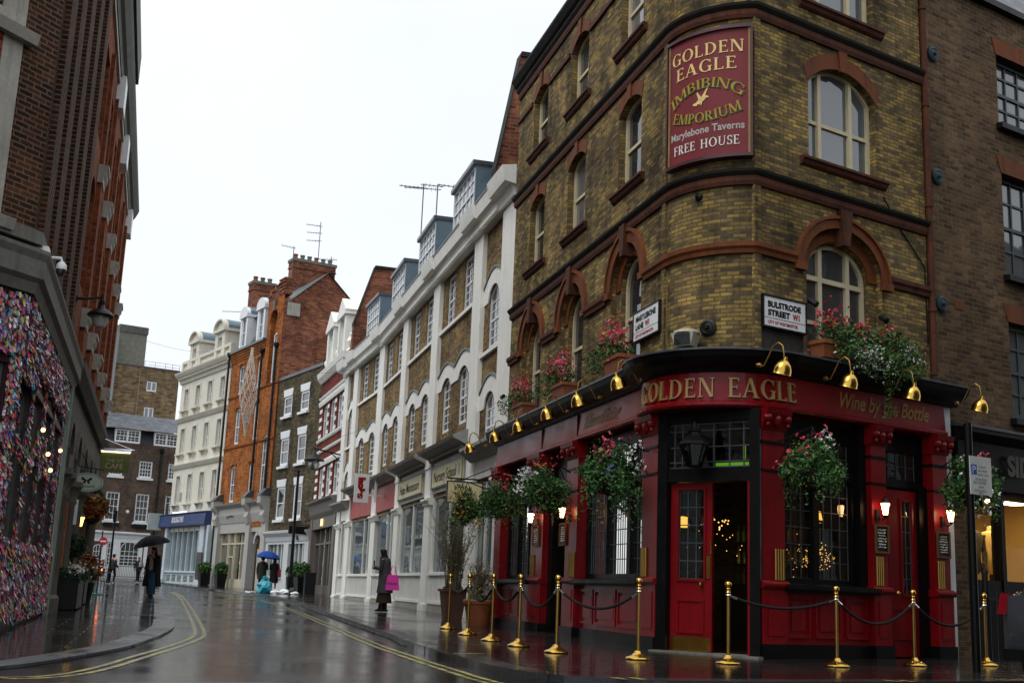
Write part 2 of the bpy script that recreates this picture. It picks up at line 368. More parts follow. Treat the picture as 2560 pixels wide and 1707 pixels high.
def window(par, fr, u0, u1, z0, z1, o, rise=0, fmat=None, gmat=None, fw=.06, nx=2, nz=(2, 2), meet=.5, mull=(), trans=(), bw=.022, name='window', sill=None, smat=None, fd=.07, curtain=None):
    """one sash window: frame and bars as a part, pane (and sill) as its sub-parts; o = outer face of frame"""
    f = archf(u0, u1, z1, rise); mb = MB(); q = o - fd
    mb.box(fr, u0, u0 + fw, q, o, z0, z1 if rise else z1); mb.box(fr, u1 - fw, u1, q, o, z0, z1)
    mb.box(fr, u0 + fw, u1 - fw, q, o, z0, z0 + fw * 1.3)
    if rise > 0:
        mb.band(fr, arcpts(u0 + fw, u1 - fw, z1, rise - fw * .9), arcpts(u0, u1, z1, rise), q, o)
    else: mb.box(fr, u0 + fw, u1 - fw, q, o, z1 - fw, z1)
    top = lambda u: f(u) - fw * .6
    zm = z0 + (z1 + rise * .5 - z0) * meet
    edges = [u0 + fw] + [u0 + (u1 - u0) * m for m in mull] + [u1 - fw]
    for m in edges[1:-1]: mb.box(fr, m - fw * .6, m + fw * .6, q + .004, o + .012, z0 + fw, top(m))
    for t in trans: mb.box(fr, u0 + fw, u1 - fw, q + .006, o + .008, t - fw * .55, t + fw * .55)
    if meet: mb.box(fr, u0 + fw, u1 - fw, q + .002, o - .012, zm - .03, zm + .03)
    for a, b in zip(edges, edges[1:]):
        for k in range(1, nx):
            x = a + (b - a) * k / nx
            if x - bw > a: mb.box(fr, x - bw / 2, x + bw / 2, q + .012, o - .02, z0 + fw, top(x))
    if isinstance(nz, tuple):
        zt = z1 if not rise else z1 + rise * .4
        for (lo, hi), k in (((z0 + fw, zm), nz[0]), ((zm, zt), nz[1])):
            for j in range(1, k): zz = lo + (hi - lo) * j / k; mb.box(fr, u0 + fw, u1 - fw, q + .01, o - .022, zz - bw / 2, zz + bw / 2)
    w_ = mb.build(name, fmat or white, par)
    p = MB(); g = o - fd * .7
    if rise > 0: p.face([fr.w(u0, g, z0), fr.w(u1, g, z0)] + [fr.w(a, g, c) for a, c in reversed(arcpts(u0, u1, z1, rise))])
    else: p.face([fr.w(u0, g, z0), fr.w(u1, g, z0), fr.w(u1, g, z1), fr.w(u0, g, z1)])
    p.build('pane', gmat or gl_v, w_, fix=False)
    if sill:
        s = MB(); a, b, c, d = sill; s.prof(fr, [(b, z0 - c), (d, z0 - c), (d, z0 - .02), (b, z0 + .004)], u0 - a, u1 + a); s.build('sill', smat or white, w_)
    return w_
# --- lettering
def glyph_poly(txt, size, extr=0.0, shear=0.0, off=0.0, sx=1.0, align='LEFT', sp=1.0):
    cu = bpy.data.curves.new('t', 'FONT'); cu.body = txt; cu.size = size; cu.shear = shear; cu.offset = off; cu.extrude = extr; cu.align_x = align; cu.space_character = sp; cu.resolution_u = 3; cu.fill_mode = 'FRONT' if not extr else 'BOTH'
    ob = bpy.data.objects.new('t', cu); C.objects.link(ob); dg = bpy.context.evaluated_depsgraph_get(); me = bpy.data.meshes.new_from_object(ob.evaluated_get(dg))
    v = [(p.co.x * sx, p.co.y, p.co.z) for p in me.vertices]; fs = [tuple(p.vertices) for p in me.polygons]
    bpy.data.objects.remove(ob); bpy.data.curves.remove(cu); bpy.data.meshes.remove(me); return v, fs
def text(mb, txt, size, fn, extr=0.004, **k):
    v, fs = glyph_poly(txt, size, extr, **k); i = len(mb.v); mb.v += [Vector(fn(*p)) for p in v]; mb.f += [tuple(i + a for a in f) for f in fs]
def tw(txt, size, **k):
    v, _ = glyph_poly(txt, size, 0, **k); xs = [p[0] for p in v]; return max(xs) - min(xs), min(xs)
# roman capitals with thick and thin strokes and serifs; unit cap height
def _el(cx, cy, rx, ry, tx, ty, a0=0, a1=360, n=18):
    q = []
    for k in range(n):
        A, B = R_(a0 + (a1 - a0) * k / n), R_(a0 + (a1 - a0) * (k + 1) / n)
        q.append([(cx + rx * math.cos(A), cy + ry * math.sin(A)), (cx + rx * math.cos(B), cy + ry * math.sin(B)), (cx + (rx - tx) * math.cos(B), cy + (ry - ty) * math.sin(B)), (cx + (rx - tx) * math.cos(A), cy + (ry - ty) * math.sin(A))])
    return q
def _bx(x0, y0, x1, y1): return [[(x0, y0), (x1, y0), (x1, y1), (x0, y1)]]
def _st(x, y0=0, y1=1, t=.15): return _bx(x, y0, x + t, y1) + _bx(x - .07, y0, x + t + .07, y0 + .05) + _bx(x - .07, y1 - .05, x + t + .07, y1)
def _dg(x0, y0, x1, y1, t): return [[(x0, y0), (x0 + t, y0), (x1 + t, y1), (x1, y1)]]
def _arm(x0, x1, y, d): return _bx(x0, y - .035, x1, y + .035) + [[(x1 - .02, y - .035 if d > 0 else y - .16), (x1 + .03, y - .035 if d > 0 else y - .16), (x1 + .03, y + .16 if d > 0 else y + .035), (x1 - .02, y + .16 if d > 0 else y + .035)]]
ROM = {
 'A': (.86, _dg(.02, 0, .36, 1, .07) + _dg(.62, 0, .32, 1, .17) + _bx(.2, .3, .62, .36) + _bx(-.06, 0, .18, .05) + _bx(.54, 0, .88, .05)),
 'B': (.68, _st(.07) + _el(.36, .76, .24, .24, .14, .06, -90, 90, 9) + _el(.38, .27, .28, .27, .15, .06, -90, 90, 9) + _bx(.2, .94, .36, 1) + _bx(.2, .5, .38, .555) + _bx(.2, 0, .38, .06)),
 'D': (.84, _st(.07) + _el(.3, .5, .5, .5, .17, .06, -90, 90, 14) + _bx(.2, .94, .31, 1) + _bx(.2, 0, .31, .06)),
 'E': (.66, _st(.07) + _arm(.2, .54, .965, -1) + _arm(.2, .6, .035, 1) + _bx(.2, .49, .46, .55) + _bx(.44, .42, .48, .62)),
 'F': (.62, _st(.07) + _arm(.2, .54, .965, -1) + _bx(.2, .49, .46, .55) + _bx(.44, .42, .48, .62)),
 'G': (.86, _el(.46, .5, .44, .52, .17, .06, 48, 318, 18) + _bx(.66, .02, .8, .42) + _bx(.56, .4, .88, .45) + _bx(.72, .72, .77, .98)),
 'H': (.88, _st(.07) + _st(.63) + _bx(.2, .48, .65, .54)),
 'I': (.32, _st(.08)),
 'L': (.64, _st(.07) + _arm(.2, .58, .035, 1)),
 'M': (1.02, _bx(.08, 0, .15, 1) + _bx(0, 0, .24, .05) + _bx(0, .95, .16, 1) + _dg(.42, 0, .08, 1, .16) + _dg(.44, 0, .78, 1, .07) + _st(.78, 0, 1, .15)),
 'N': (.88, _bx(.08, 0, .15, 1) + _bx(0, 0, .24, .05) + _bx(0, .95, .16, 1) + _dg(.62, 0, .08, 1, .18) + _bx(.72, 0, .79, 1) + _bx(.62, .95, .88, 1)),
 'O': (.92, _el(.46, .5, .45, .52, .17, .06, 0, 360, 24)),
 'P': (.64, _st(.07) + _el(.34, .73, .27, .27, .15, .06, -90, 90, 9) + _bx(.2, .94, .34, 1) + _bx(.2, .46, .34, .52)),
 'R': (.78, _st(.07) + _el(.34, .74, .26, .26, .15, .06, -90, 90, 9) + _bx(.2, .94, .34, 1) + _bx(.2, .48, .34, .54) + _dg(.54, 0, .28, .5, .17) + _bx(.52, 0, .82, .05)),
 'S': (.58, _el(.29, .74, .25, .27, .12, .07, 20, 270, 12) + _el(.29, .26, .28, .28, .13, .07, -160, 90, 12) + _bx(.5, .72, .55, 1) + _bx(.03, 0, .08, .3)),
 'U': (.86, _bx(.1, .35, .25, 1) + _bx(.02, .95, .33, 1) + _bx(.68, .35, .75, 1) + _bx(.6, .95, .83, 1) + _el(.425, .37, .325, .39, .11, .07, 180, 360, 12)),
 'C': (.84, _el(.46, .5, .44, .52, .17, .06, 45, 315, 18) + _bx(.72, .72, .77, .98)),
 'T': (.74, _st(.3) + _arm(.34, .7, .965, -1) + _arm(.06, .34, .965, -1) + _bx(.02, .84, .07, 1)),
 'Y': (.8, _bx(.33, 0, .48, .45) + _bx(.24, 0, .57, .05) + _dg(.33, .43, .02, 1, .16) + _dg(.41, .43, .68, 1, .07) + _bx(-.04, .95, .26, 1) + _bx(.58, .95, .84, 1)),
 'V': (.84, _dg(.34, 0, .04, 1, .17) + _dg(.4, 0, .7, 1, .07) + _bx(-.04, .95, .3, 1) + _bx(.6, .95, .88, 1)),
 ' ': (.45, []),
}
def roman_w(txt, gap=.12): return sum(ROM[c][0] + gap for c in txt) - gap
def roman(mb, txt, h, fn, depth=.01, gap=.12, wx=1.0, x0=0.0):
    """fn(x,y,depth)->world"""
    x = x0; k = 0
    for c in txt:
        wd, ps = ROM[c]
        for p in ps:
            k += 1; e = depth + (k % 7) * .0004; i = len(mb.v); n = len(p)
            pp = [((x + a) * h * wx, b * h) for a, b in p]
            mb.v += [Vector(fn(a, b, 0.0)) for a, b in pp] + [Vector(fn(a, b, e)) for a, b in pp]
            mb.f.append(tuple(i + n + q for q in range(n)))
            for q in range(n): r = (q + 1) % n; mb.f.append((i + q, i + r, i + n + r, i + n + q))
        x += wd + gap
def onwall(fr, u, o, z, sgn):
    """text plane: x runs along -u for left-hand facades (sgn=-1) or +u (sgn=+1)"""
    return lambda x, y, d=0: fr.w(u + sgn * x, o + d, z + y)
def plan_arc(a, m, b, n=20):
    a, m, b = Vector(a), Vector(m), Vector(b)
    d = 2 * (a.x * (m.y - b.y) + m.x * (b.y - a.y) + b.x * (a.y - m.y))
    ux = (a.length_squared * (m.y - b.y) + m.length_squared * (b.y - a.y) + b.length_squared * (a.y - m.y)) / d
    uy = (a.length_squared * (b.x - m.x) + m.length_squared * (a.x - b.x) + b.length_squared * (m.x - a.x)) / d
    c = Vector((ux, uy)); r = (a - c).length; t0 = math.atan2(a.y - uy, a.x - ux); t1 = math.atan2(b.y - uy, b.x - ux); tm = math.atan2(m.y - uy, m.x - ux)
    def nrm(t):
        while t < t0: t += 2 * math.pi
        return t
    if nrm(tm) > nrm(t1): # go the other way
        t1 = nrm(t1) - 2 * math.pi
    else: t1 = nrm(t1)
    out = []
    for k in range(n + 1):
        t = t0 + (t1 - t0) * k / n; dd = Vector((math.cos(t), math.sin(t))); out.append((c + dd * r, dd))
    return out
def sweep(mb, path, prof, caps=True):
    """profile (o,z) carried along a plan path of (point, outward normal)"""
    n = len(prof); rings = []; s = 0; last = None
    for p, nn in path:
        i = len(mb.v); rings.append(i); mb.v += [Vector((p.x + nn.x * o, p.y + nn.y * o, z)) for o, z in prof]
        if last is not None: s += (p - last).length
        last = p
    for i, j in zip(rings, rings[1:]):
        for k in range(n): q = (k + 1) % n; mb.f.append((i + k, j + k, j + q, i + q))
    if caps: mb.f.append(tuple(rings[0] + k for k in range(n))); mb.f.append(tuple(rings[-1] + k for k in reversed(range(n))))
class PathMap:
    def __init__(s, path):
        s.p = path; s.s = [0]
        for a, b in zip(path, path[1:]): s.s.append(s.s[-1] + (b[0] - a[0]).length)
        s.L = s.s[-1]
    def at(s, t, o, z):
        t = min(max(t, 0), s.L - 1e-6); k = 0
        while k < len(s.s) - 2 and s.s[k + 1] < t: k += 1
        f = (t - s.s[k]) / max(1e-6, s.s[k + 1] - s.s[k]); (a, na), (b, nb) = s.p[k], s.p[k + 1]
        p = a.lerp(b, f); nn = na.lerp(nb, f).normalized(); return Vector((p.x + nn.x * o, p.y + nn.y * o, z))
# ---------------------------------------------------------------- facades (surveyed positions, metres)
PL = Fr(2.37, 17.75, -15.2, -1)      # pub, Marylebone Lane side
PR = Fr(3.50, 16.81, 57.0, 1)        # pub, Bulstrode Street side
WF = Fr(-2.10, 35.00, -15.0, -1)     # long white terrace
WF2 = Fr(-4.947, 45.625, -17.8, -1)
SF = Fr(-7.88, 56.59, -17.9, -1)   # striped
_q = SF.w(7.65, 0, 0); DF = Fr(_q.x, _q.y, -30.5, -1)
_q = DF.w(6.92, 0, 0); OF = Fr(_q.x, _q.y, -31, -1)
_q = OF.w(9.45, 0, 0); KF = Fr(_q.x, _q.y, -33, -1)
LF = Fr(-7.03, 17.21, -16.2, 1)      # left-hand building
BF = Fr(-29.96, 97.0, 57, 1)         # house closing the lane
BF2 = Fr(-34.59, 112.0, 57, 1)
# ---------------------------------------------------------------- ground
def poly_sheet(name, pts, dz, mat, thick=0, kind='structure'):
    mb = MB(); top = [Vector((x, y, gz(x, y) + dz)) for x, y in pts]; mb.face(top)
    if thick:
        for a, b in zip(top, top[1:] + top[:1]): mb.face([a, b, b - Vector((0, 0, thick)), a - Vector((0, 0, thick))])
    return mb.build(name, mat, kind=kind, fix=not thick)
def wetmat(name, c, slab=None, base=.3, dark=.55, line=.5, ang=0):
    t = NT(name); o = t.tc(); n1 = t.noise(.35, 5, rough=.6); n2 = t.noise(40, 2); n3 = t.noise(2.3, 4)
    cc = t.mix(1, c, t.mr(n1, .3, .7, 1 - dark, 1.25), 'MULTIPLY'); cc = t.mix(1, cc, t.mr(n2, .3, .7, .65, 1.3), 'MULTIPLY')
    r = t.mr(n1, .35, .62, base * .35, base * 1.25); hb = t.mix(.5, n2, n3)
    if slab:
        mp = t.n('ShaderNodeMapping'); mp.inputs['Rotation'].default_value = (0, 0, R_(ang)); t.l(o, mp.inputs[0])
        b = t.n('ShaderNodeTexBrick'); t.l(mp.outputs[0], b.inputs['Vector'])
        for k, v in (('Scale', 1), ('Mortar Size', slab[2]), ('Mortar Smooth', .3), ('Brick Width', slab[0]), ('Row Height', slab[1])): b.inputs[k].default_value = v
        b.inputs['Color1'].default_value = (.75, .75, .75, 1); b.inputs['Color2'].default_value = (1.15, 1.12, 1.08, 1); b.inputs['Mortar'].default_value = (line,) * 3 + (1,)
        cc = t.mix(1, cc, b.outputs[0], 'MULTIPLY'); hb = t.mix(.6, hb, t.mr(b.outputs[1], 0, 1, 1, 0))
        rr = t.n('ShaderNodeMath', operation='MULTIPLY_ADD'); rr.inputs[1].default_value = .16; t.l(b.outputs[1], rr.inputs[0]); t.l(r, rr.inputs[2]); r = rr.outputs[0]
    t.col(cc); t.rough(r); t.b.inputs['IOR'].default_value = 1.36; t.bump(hb, .32, .007)
    t.b.inputs['Specular IOR Level'].default_value = .5
    return t.m
asph = wetmat('wet_asphalt', (.02, .02, .022), base=.19)
asph2 = wetmat('wet_asphalt_sheen_tint', (.045, .05, .058), base=.36)  # paler blue-grey base colour stands in for reflections on the near road
pave = wetmat('wet_paving_slabs', (.026, .023, .022), (.9, .6, .014), .13, ang=17)
sett = wetmat('wet_stone_setts', (.028, .027, .026), (.9, .45, .014), .12, ang=-16)
kerb = wetmat('wet_granite_kerb', (.04, .042, .045), (1.0, 5.0, .012), .22)
flush = wetmat('wet_pale_granite', (.085, .092, .10), (.9, 9, .014), .38, .3)
yt = NT('worn_yellow_paint'); yn = yt.noise(9, 5, rough=.7); yt.col(yt.mix(yt.mr(yn, .44, .58, 0, 1), (.05, .05, .045), yt.mix(yt.noise(1.1, 3), (.36, .31, .045), (.5, .43, .075)))); yt.rough(yt.mr(yn, .3, .7, .25, .5)); yt.bump(yn, .2, .003); yel = yt.m
mb = MB(); mb.face([(-900, -900, gz(0, -900) - .08), (900, -900, gz(0, -900) - .08), (900, 1200, gz(0, 1200) - .08), (-900, 1200, gz(0, 1200) - .08)])
mb.build('road', asph, kind='structure', fix=False)
KERB = [(-30.5, 99), (-23.6, 84.2), (-18.2, 70.3), (-13.6, 59.3), (-11.15, 54.3), (-9.3, 49.4), (-6.5, 39.5), (-4.3, 30.2), (-2.74, 23.8), (-1.95, 20.65), (-1.4, 17.9), (-.86, 15.9), (-.38, 14.35), (-.11, 13.28), (.22, 12.54), (.7, 12.08), (1.3, 11.95), (2.2, 12.2), (4.4, 13.25), (9.0, 15.9), (30, 29)]
def offset_line(L, d):
    out = []
    for k, p in enumerate(L):
        a = Vector(L[max(k - 1, 0)]); b = Vector(L[min(k + 1, len(L) - 1)]); t = (b - a).normalized(); n = Vector((t.y, -t.x)); out.append((p[0] + n.x * d, p[1] + n.y * d))
    return out
def strip(name, L, d0, d1, dz, mat, thick=0, kind='structure'):
    A, B = offset_line(L, d0), offset_line(L, d1); mb = MB(); P = lambda q, e=0: Vector((q[0], q[1], gz(*q) + dz - e))
    for k in range(len(L) - 1):
        mb.face([P(A[k]), P(A[k + 1]), P(B[k + 1]), P(B[k])])
        if thick: mb.face([P(A[k]), P(A[k + 1]), P(A[k + 1], thick), P(A[k], thick)]); mb.face([P(B[k]), P(B[k + 1]), P(B[k + 1], thick), P(B[k], thick)])
    return mb.build(name, mat, kind=kind, fix=False)
def smooth_line(L, it=2):
    for _ in range(it):
        N2 = [L[0]]
        for a, b in zip(L, L[1:]): N2 += [(a[0] * .75 + b[0] * .25, a[1] * .75 + b[1] * .25), (a[0] * .25 + b[0] * .75, a[1] * .25 + b[1] * .75)]
        L = N2 + [L[-1]]
    return L
KS = smooth_line(KERB)
pts = offset_line(KS, -.28) + [(60, 40), (60, 140), (-10, 140)]
poly_sheet('pavement', pts, 0, pave)
strip('kerb', KS, 0, -.30, .004, kerb, .10)
yr = smooth_line([(-12.6, 54.0), (-10.24, 48.2), (-8.43, 43.6), (-5.9, 34.6), (-3.8, 26.2), (-2.3, 20.1), (-1.6, 17.33), (-1.1, 15.63), (-.68, 14.15), (-.42, 13.38), (-.17, 12.5), (.12, 11.75), (.7, 11.4), (1.5, 11.4), (2.6, 11.8), (9.3, 15.4)])
strip('yellow_line', yr, -.02, .055, -.076, yel); strip('yellow_line', yr, .125, .20, -.076, yel)
yl = smooth_line([(-14.5, 53.5), (-11.64, 44.4), (-6.7, 26.6), (-4.98, 20.3), (-4.57, 18.7), (-4.34, 17.6), (-4.07, 15.25), (-3.95, 13.6), (-3.78, 11.9), (-3.78, 10.9), (-4.0, 10.4), (-5.5, 9.6), (-9, 8.2)])
strip('yellow_line', yl, -.09, -.025, -.076, yel); strip('yellow_line', yl, .05, .115, -.076, yel)
lk = smooth_line([(-16.5, 58), (-13.7, 49.1), (-5.75, 21.6), (-5.1, 18.9), (-4.6, 15.7), (-4.45, 14.5), (-4.42, 12.9), (-4.45, 11.2), (-4.9, 10.3), (-9, 8.4)])
poly_sheet('pavement', lk + [(-60, 0), (-60, 60)], -.05, sett)
strip('kerb', lk, -.02, .34, -.046, flush, .03)
blip = MB()
for s0 in ((1.28, 11.93), (4.35, 13.2), (-.55, 15.02)):
    for k in (0, .22):
        x, y = s0[0] + k * .8, s0[1] + k * .45; fr = Fr(x, y, -30 if s0[0] > 0 else 75, -1)
        blip.face([fr.w(0, 0, gz(x, y) + .0085), fr.w(.22, 0, gz(x, y) + .0085), fr.w(.22, .09, gz(x, y) + .0085), fr.w(0, .09, gz(x, y) + .0085)])
blip.build('road_marking', yel, kind='structure', fix=False)
poly_sheet('road_sheen_patch', [(-9, 7.0), (-5.2, 9.0), (-3.6, 10.15), (-2.1, 10.95), (.2, 11.2), (1.2, 11.0), (4, 12.0), (8, 13.8), (8, 6), (-9, 3)], -.076, asph2)  # reflecting puddle area, its brightness put into the colour
strip('gutter', smooth_line([(-6.3, 39.3), (-4.1, 30.0), (-2.55, 23.8), (-1.75, 20.65), (-1.2, 17.9)]), -.0, .22, -.07, wetmat('gutter_setts', (.03, .03, .03), (.2, .2, .02), .5))

# ---------------------------------------------------------------- corner pub
pub = thing('corner_pub', 'yellow brick corner pub with red shopfront, black cornice and arched windows', 'pub', (2.6, 17.3, 0))
cc_ = plan_arc(PL.w(0, 0, 0).xy, (2.815, 17.12), PR.w(0.03, 0, 0).xy, 16)
nPL, nPR = PL.out.copy(), PR.out.copy()
path = [(PL.w(9.15, 0, 0).xy, nPL), (PL.w(0, 0, 0).xy, nPL)] + cc_ + [(PR.w(.03, 0, 0).xy, nPR), (PR.w(3.98, 0, 0).xy, nPR)]
cpath = [(PL.w(.0, 0, 0).xy, nPL)] + cc_ + [(PR.w(.03, 0, 0).xy, nPR)]
opsL = []; AC = (1.83, 4.75, 7.45); FC = (1.77, 4.67, 7.36)
for c in AC: opsL.append((c - .72, c + .72, 4.5, 5.97, .72, .12))
for c in FC: opsL += [(c - .54, c + .54, 7.75, 9.12, .2, .26), (c - .54, c + .54, 10.45, 11.68, .2, .26)]
W_ = MB(); wall(W_, PL, 0, 9.15, 4.1, 13.0, opsL)
opsR = [(1.05, 2.83, 4.5, 5.83, .72, .12), (1.2, 2.78, 7.6, 8.86, .38, .26), (1.2, 2.78, 10.25, 11.5, .38, .26)]
wall(W_, PR, .03, 3.98, 4.1, 13.0, opsR)
s = 0
for (a, na), (b, nb) in zip(cc_, cc_[1:]):
    L_ = (b - a).length; W_.face([(a.x, a.y, 4.1), (b.x, b.y, 4.1), (b.x, b.y, 13.0), (a.x, a.y, 13.0)], uv=[(s, 4.1), (s + L_, 4.1), (s + L_, 13.0), (s, 13.0)]); s += L_
# flanks and roof slab close the shell
far = PL.w(9.15, -7, 0); W_.face([PL.w(9.15, 0, 0), far, far + Vector((0, 0, 13)), PL.w(9.15, 0, 13)])
far2 = PR.w(3.98, -7, 0); W_.face([PR.w(3.98, 0, 3.4), PR.w(3.98, -7, 3.4), PR.w(3.98, -7, 13), PR.w(3.98, 0, 13)])
W_.face([PL.w(9.15, 0, 12.9), PL.w(0, 0, 12.9), PR.w(0, 0, 12.9), PR.w(3.98, 0, 12.9), PR.w(3.98, -7, 12.9), PL.w(9.15, -7, 12.9)])
W_.build('wall', yb, pub, fix=False)
for c in AC:      # inner reveal ring behind each big arch
    inn = MB(); inn.band(PL, [(c - .5, 4.5)] + arcpts(c - .5, c + .5, 5.95, .52) + [(c + .5, 4.5)], [(c - .74, 4.5)] + arcpts(c - .74, c + .74, 5.97, .74) + [(c + .74, 4.5)], -.32, -.115); inn.build('inner_arch', yb, pub)
inn = MB(); inn.band(PR, [(1.24, 4.5)] + arcpts(1.24, 2.64, 5.80, .53) + [(2.64, 4.5)], [(1.03, 4.5)] + arcpts(1.03, 2.85, 5.83, .74) + [(2.85, 4.5)], -.32, -.115); inn.build('inner_arch', yb, pub)
for c in AC:
    a = MB(); a.band(PL, arcpts(c - .71, c + .71, 5.97, .71), arcpts(c - .91, c + .91, 5.97, .91), -.02, .035); a.band(PL, arcpts(c - .90, c + .90, 5.97, .90), arcpts(c - .96, c + .96, 5.97, .96), -.02, .065)
    a.band(PL, arcpts(c - .51, c + .51, 5.97, .51), arcpts(c - .73, c + .73, 5.97, .73), -.14, -.09)
    for u in (c - .94, c + .70): a.box(PL, u, u + .24, -.02, .07, 5.86, 5.975)
    k = a.build('window_arch', rub, pub); kb = MB(); kb.prism(PL, [(c - .07, 6.45), (c + .07, 6.45), (c + .13, 7.0), (c - .13, 7.0)], -.1, .10); kb.build('keystone', rubd, k)
    window(pub, PL, c - .5, c + .5, 4.5, 5.95, -.2, .5, cream, gl_v, .07, 1, (1, 1), .55)
a = MB(); a.band(PR, arcpts(1.05, 2.83, 5.83, .72), arcpts(.90, 2.98, 5.83, .88), -.02, .035); a.band(PR, arcpts(.9, 2.98, 5.83, .87), arcpts(.86, 3.02, 5.83, .92), -.02, .065); a.band(PR, arcpts(1.25, 2.63, 5.83, .52), arcpts(1.04, 2.84, 5.83, .73), -.14, -.09)
for u in (.84, 2.81): a.box(PR, u, u + .24, -.02, .07, 5.72, 5.835)
k = a.build('window_arch', rub, pub); kb = MB(); kb.prism(PR, [(1.87, 6.27), (2.01, 6.27), (2.07, 6.84), (1.81, 6.84)], -.1, .10); kb.build('keystone', rubd, k)
window(pub, PR, 1.24, 2.64, 4.5, 5.80, -.2, .52, cream, gl_v, .07, 1, (1, 1), .33, mull=(.27, .72), trans=(5.72,))
def lintel(fr, u0, u1, z1, rise, sc=rub):
    a = MB(); c = (u0 + u1) / 2; f = arcpts(u0 - .02, u1 + .02, z1, rise); g = [(c + (u - c) * 1.10, z + .25) for u, z in f]; a.band(fr, f, g, -.05, .012); k = a.build('window_arch', sc, pub)
    kb = MB(); t = archf(u0, u1, z1, rise)(c); kb.prism(fr, [(c - .07, t - .03), (c + .07, t - .03), (c + .10, t + .33), (c - .10, t + .33)], -.05, .04); kb.build('keystone', sc, k)
def sillb(fr, u0, u1, z):
    a = MB(); a.prof(fr, [(-.2, z - .02), (.10, z - .04), (.10, z - .08), (.07, z - .10), (.05, z - .15), (.02, z - .18), (-.02, z - .18), (-.2, z - .1)], u0 - .2, u1 + .2); a.build('window_sill', rubd, pub)
for c in FC:
    for z0, z1 in ((7.75, 9.12), (10.45, 11.68)):
        lintel(PL, c - .54, c + .54, z1, .2); sillb(PL, c - .54, c + .54, z0); window(pub, PL, c - .54, c + .54, z0, z1, -.13, .2, cream, gl_v, .075, 1, (1, 1), .5)
for z0, z1 in ((7.6, 8.86), (10.25, 11.5)):
    lintel(PR, 1.2, 2.78, z1, .38); sillb(PR, 1.2, 2.78, z0); window(pub, PR, 1.2, 2.78, z0, z1, -.13, .38, cream, gl_b, .065, 1, (1, 1), .46, mull=(.24, .70))
# mouldings that run round the corner
def mould(prof, mat, pth=path, nm='string_course'): m = MB(); sweep(m, pth, prof); return m.build(nm, mat, pub)
for z in (7.02, 9.72, 12.42):
    mould([(-.03, z - .16), (.04, z - .16), (.06, z - .1), (.06, z - .02), (-.03, z - .02)], rubd)
    mould([(-.03, z - .02), (.07, z - .018), (.11, z + .03), (.12, z + .07), (-.03, z + .11)], soot)
for ps in ([(PL.w(9.15, 0, 0).xy, nPL), (PL.w(8.36, 0, 0).xy, nPL)], [(PL.w(6.54, 0, 0).xy, nPL), (PL.w(5.66, 0, 0).xy, nPL)], [(PL.w(3.84, 0, 0).xy, nPL), (PL.w(2.74, 0, 0).xy, nPL)], [(PL.w(.92, 0, 0).xy, nPL)] + cpath + [(PR.w(.86, 0, 0).xy, nPR)], [(PR.w(3.02, 0, 0).xy, nPR), (PR.w(3.98, 0, 0).xy, nPR)]):
    mould([(-.03, 5.80), (.05, 5.80), (.06, 5.86), (.09, 5.90), (.09, 5.97), (-.03, 6.0)], rubd if len(ps) == 2 else rub, ps)
for fr, sp in ((PL, [(c - .75, c + .75) for c in FC]),):
    e = [9.15] + [x for a, b in reversed([(c - .62, c + .62) for c in FC]) for x in (b, a)] + [0]
    for b_, a_ in zip(e[::2], e[1::2]): mould([(-.03, 11.64), (.05, 11.65), (.05, 11.74), (-.03, 11.76)], rubd, [(PL.w(b_, 0, 0).xy, nPL), (PL.w(a_, 0, 0).xy, nPL)])
mould([(-.05, 12.42), (.16, 12.56), (.24, 12.68), (.24, 12.74), (-.05, 12.76)], soot, nm='cornice')
mould([(-.22, 12.98), (.06, 12.98), (.06, 13.06), (-.22, 13.07)], lead, nm='coping')
for fr, u in ((PL, .06), (PR, .0)):      # narrow corner piers
    g = MB(); g.box(fr, u, u + .13, -.06, .035, 4.35, 12.4); g.build('corner_pier', yb, pub)
# --- ground floor
r = 1.0
pth2 = [(PL.w(9.66, .0, 0).xy, nPL), (PL.w(.80, .0, 0).xy, nPL)] + plan_arc(PL.w(.78, .0, 0).xy, (2.78, 17.05), PR.w(.72, .0, 0).xy, 20) + [(PR.w(.74, 0, 0).xy, nPR), (PR.w(4.2, 0, 0).xy, nPR)]
pthl = pth2[:-1] + [(PR.w(4.50, 0, 0).xy, nPR)]; pthl[0] = (PL.w(9.75, 0, 0).xy, nPL)
f_ = mould([(-.32, 3.50), (.10, 3.50), (.13, 3.53), (.13, 3.57), (.09, 3.6), (.06, 4.02), (-.32, 4.02)], red, pth2, 'fascia')
mould([(-.1, 4.02), (.10, 4.02), (.14, 4.07), (.26, 4.13), (.33, 4.21), (.36, 4.29), (-.1, 4.34)], blk, pthl, 'shop_cornice')
mould([(-.12, 4.34), (.375, 4.295), (.375, 4.325), (-.12, 4.375)], lead, pthl, 'cornice_flashing')
PM = PathMap(pth2); fas = lambda t0, z0: (lambda x, y, d=0: PM.at(t0 + x, .085 - y * .06 + d, z0 + y))
m = MB(); h = .285; Wd = roman_w('GOLDEN EAGLE', .12) * h; tA = 8.86; tB = tA + (pth2[-3][0] - pth2[2][0]).length
arcl = PM.L - 8.88 - 3.46; sx = (arcl * 1.03) / Wd
roman(m, 'GOLDEN EAGLE', h, fas(8.88 + arcl * .18, 3.64), .035, .12, sx * .80); m.build('gilt_lettering', gold, f_)
def script(txt, t0, t1, z0, size, mat, nm):
    m = MB(); wd, x0 = tw(txt, size, shear=.35); k = (t1 - t0) / wd; text(m, txt, size, lambda x, y, d: PM.at(t0 + (x - x0) * k, .087 - y * .06 + abs(d), z0 + y), .006, shear=.42, off=.006); m.build(nm, mat, f_)
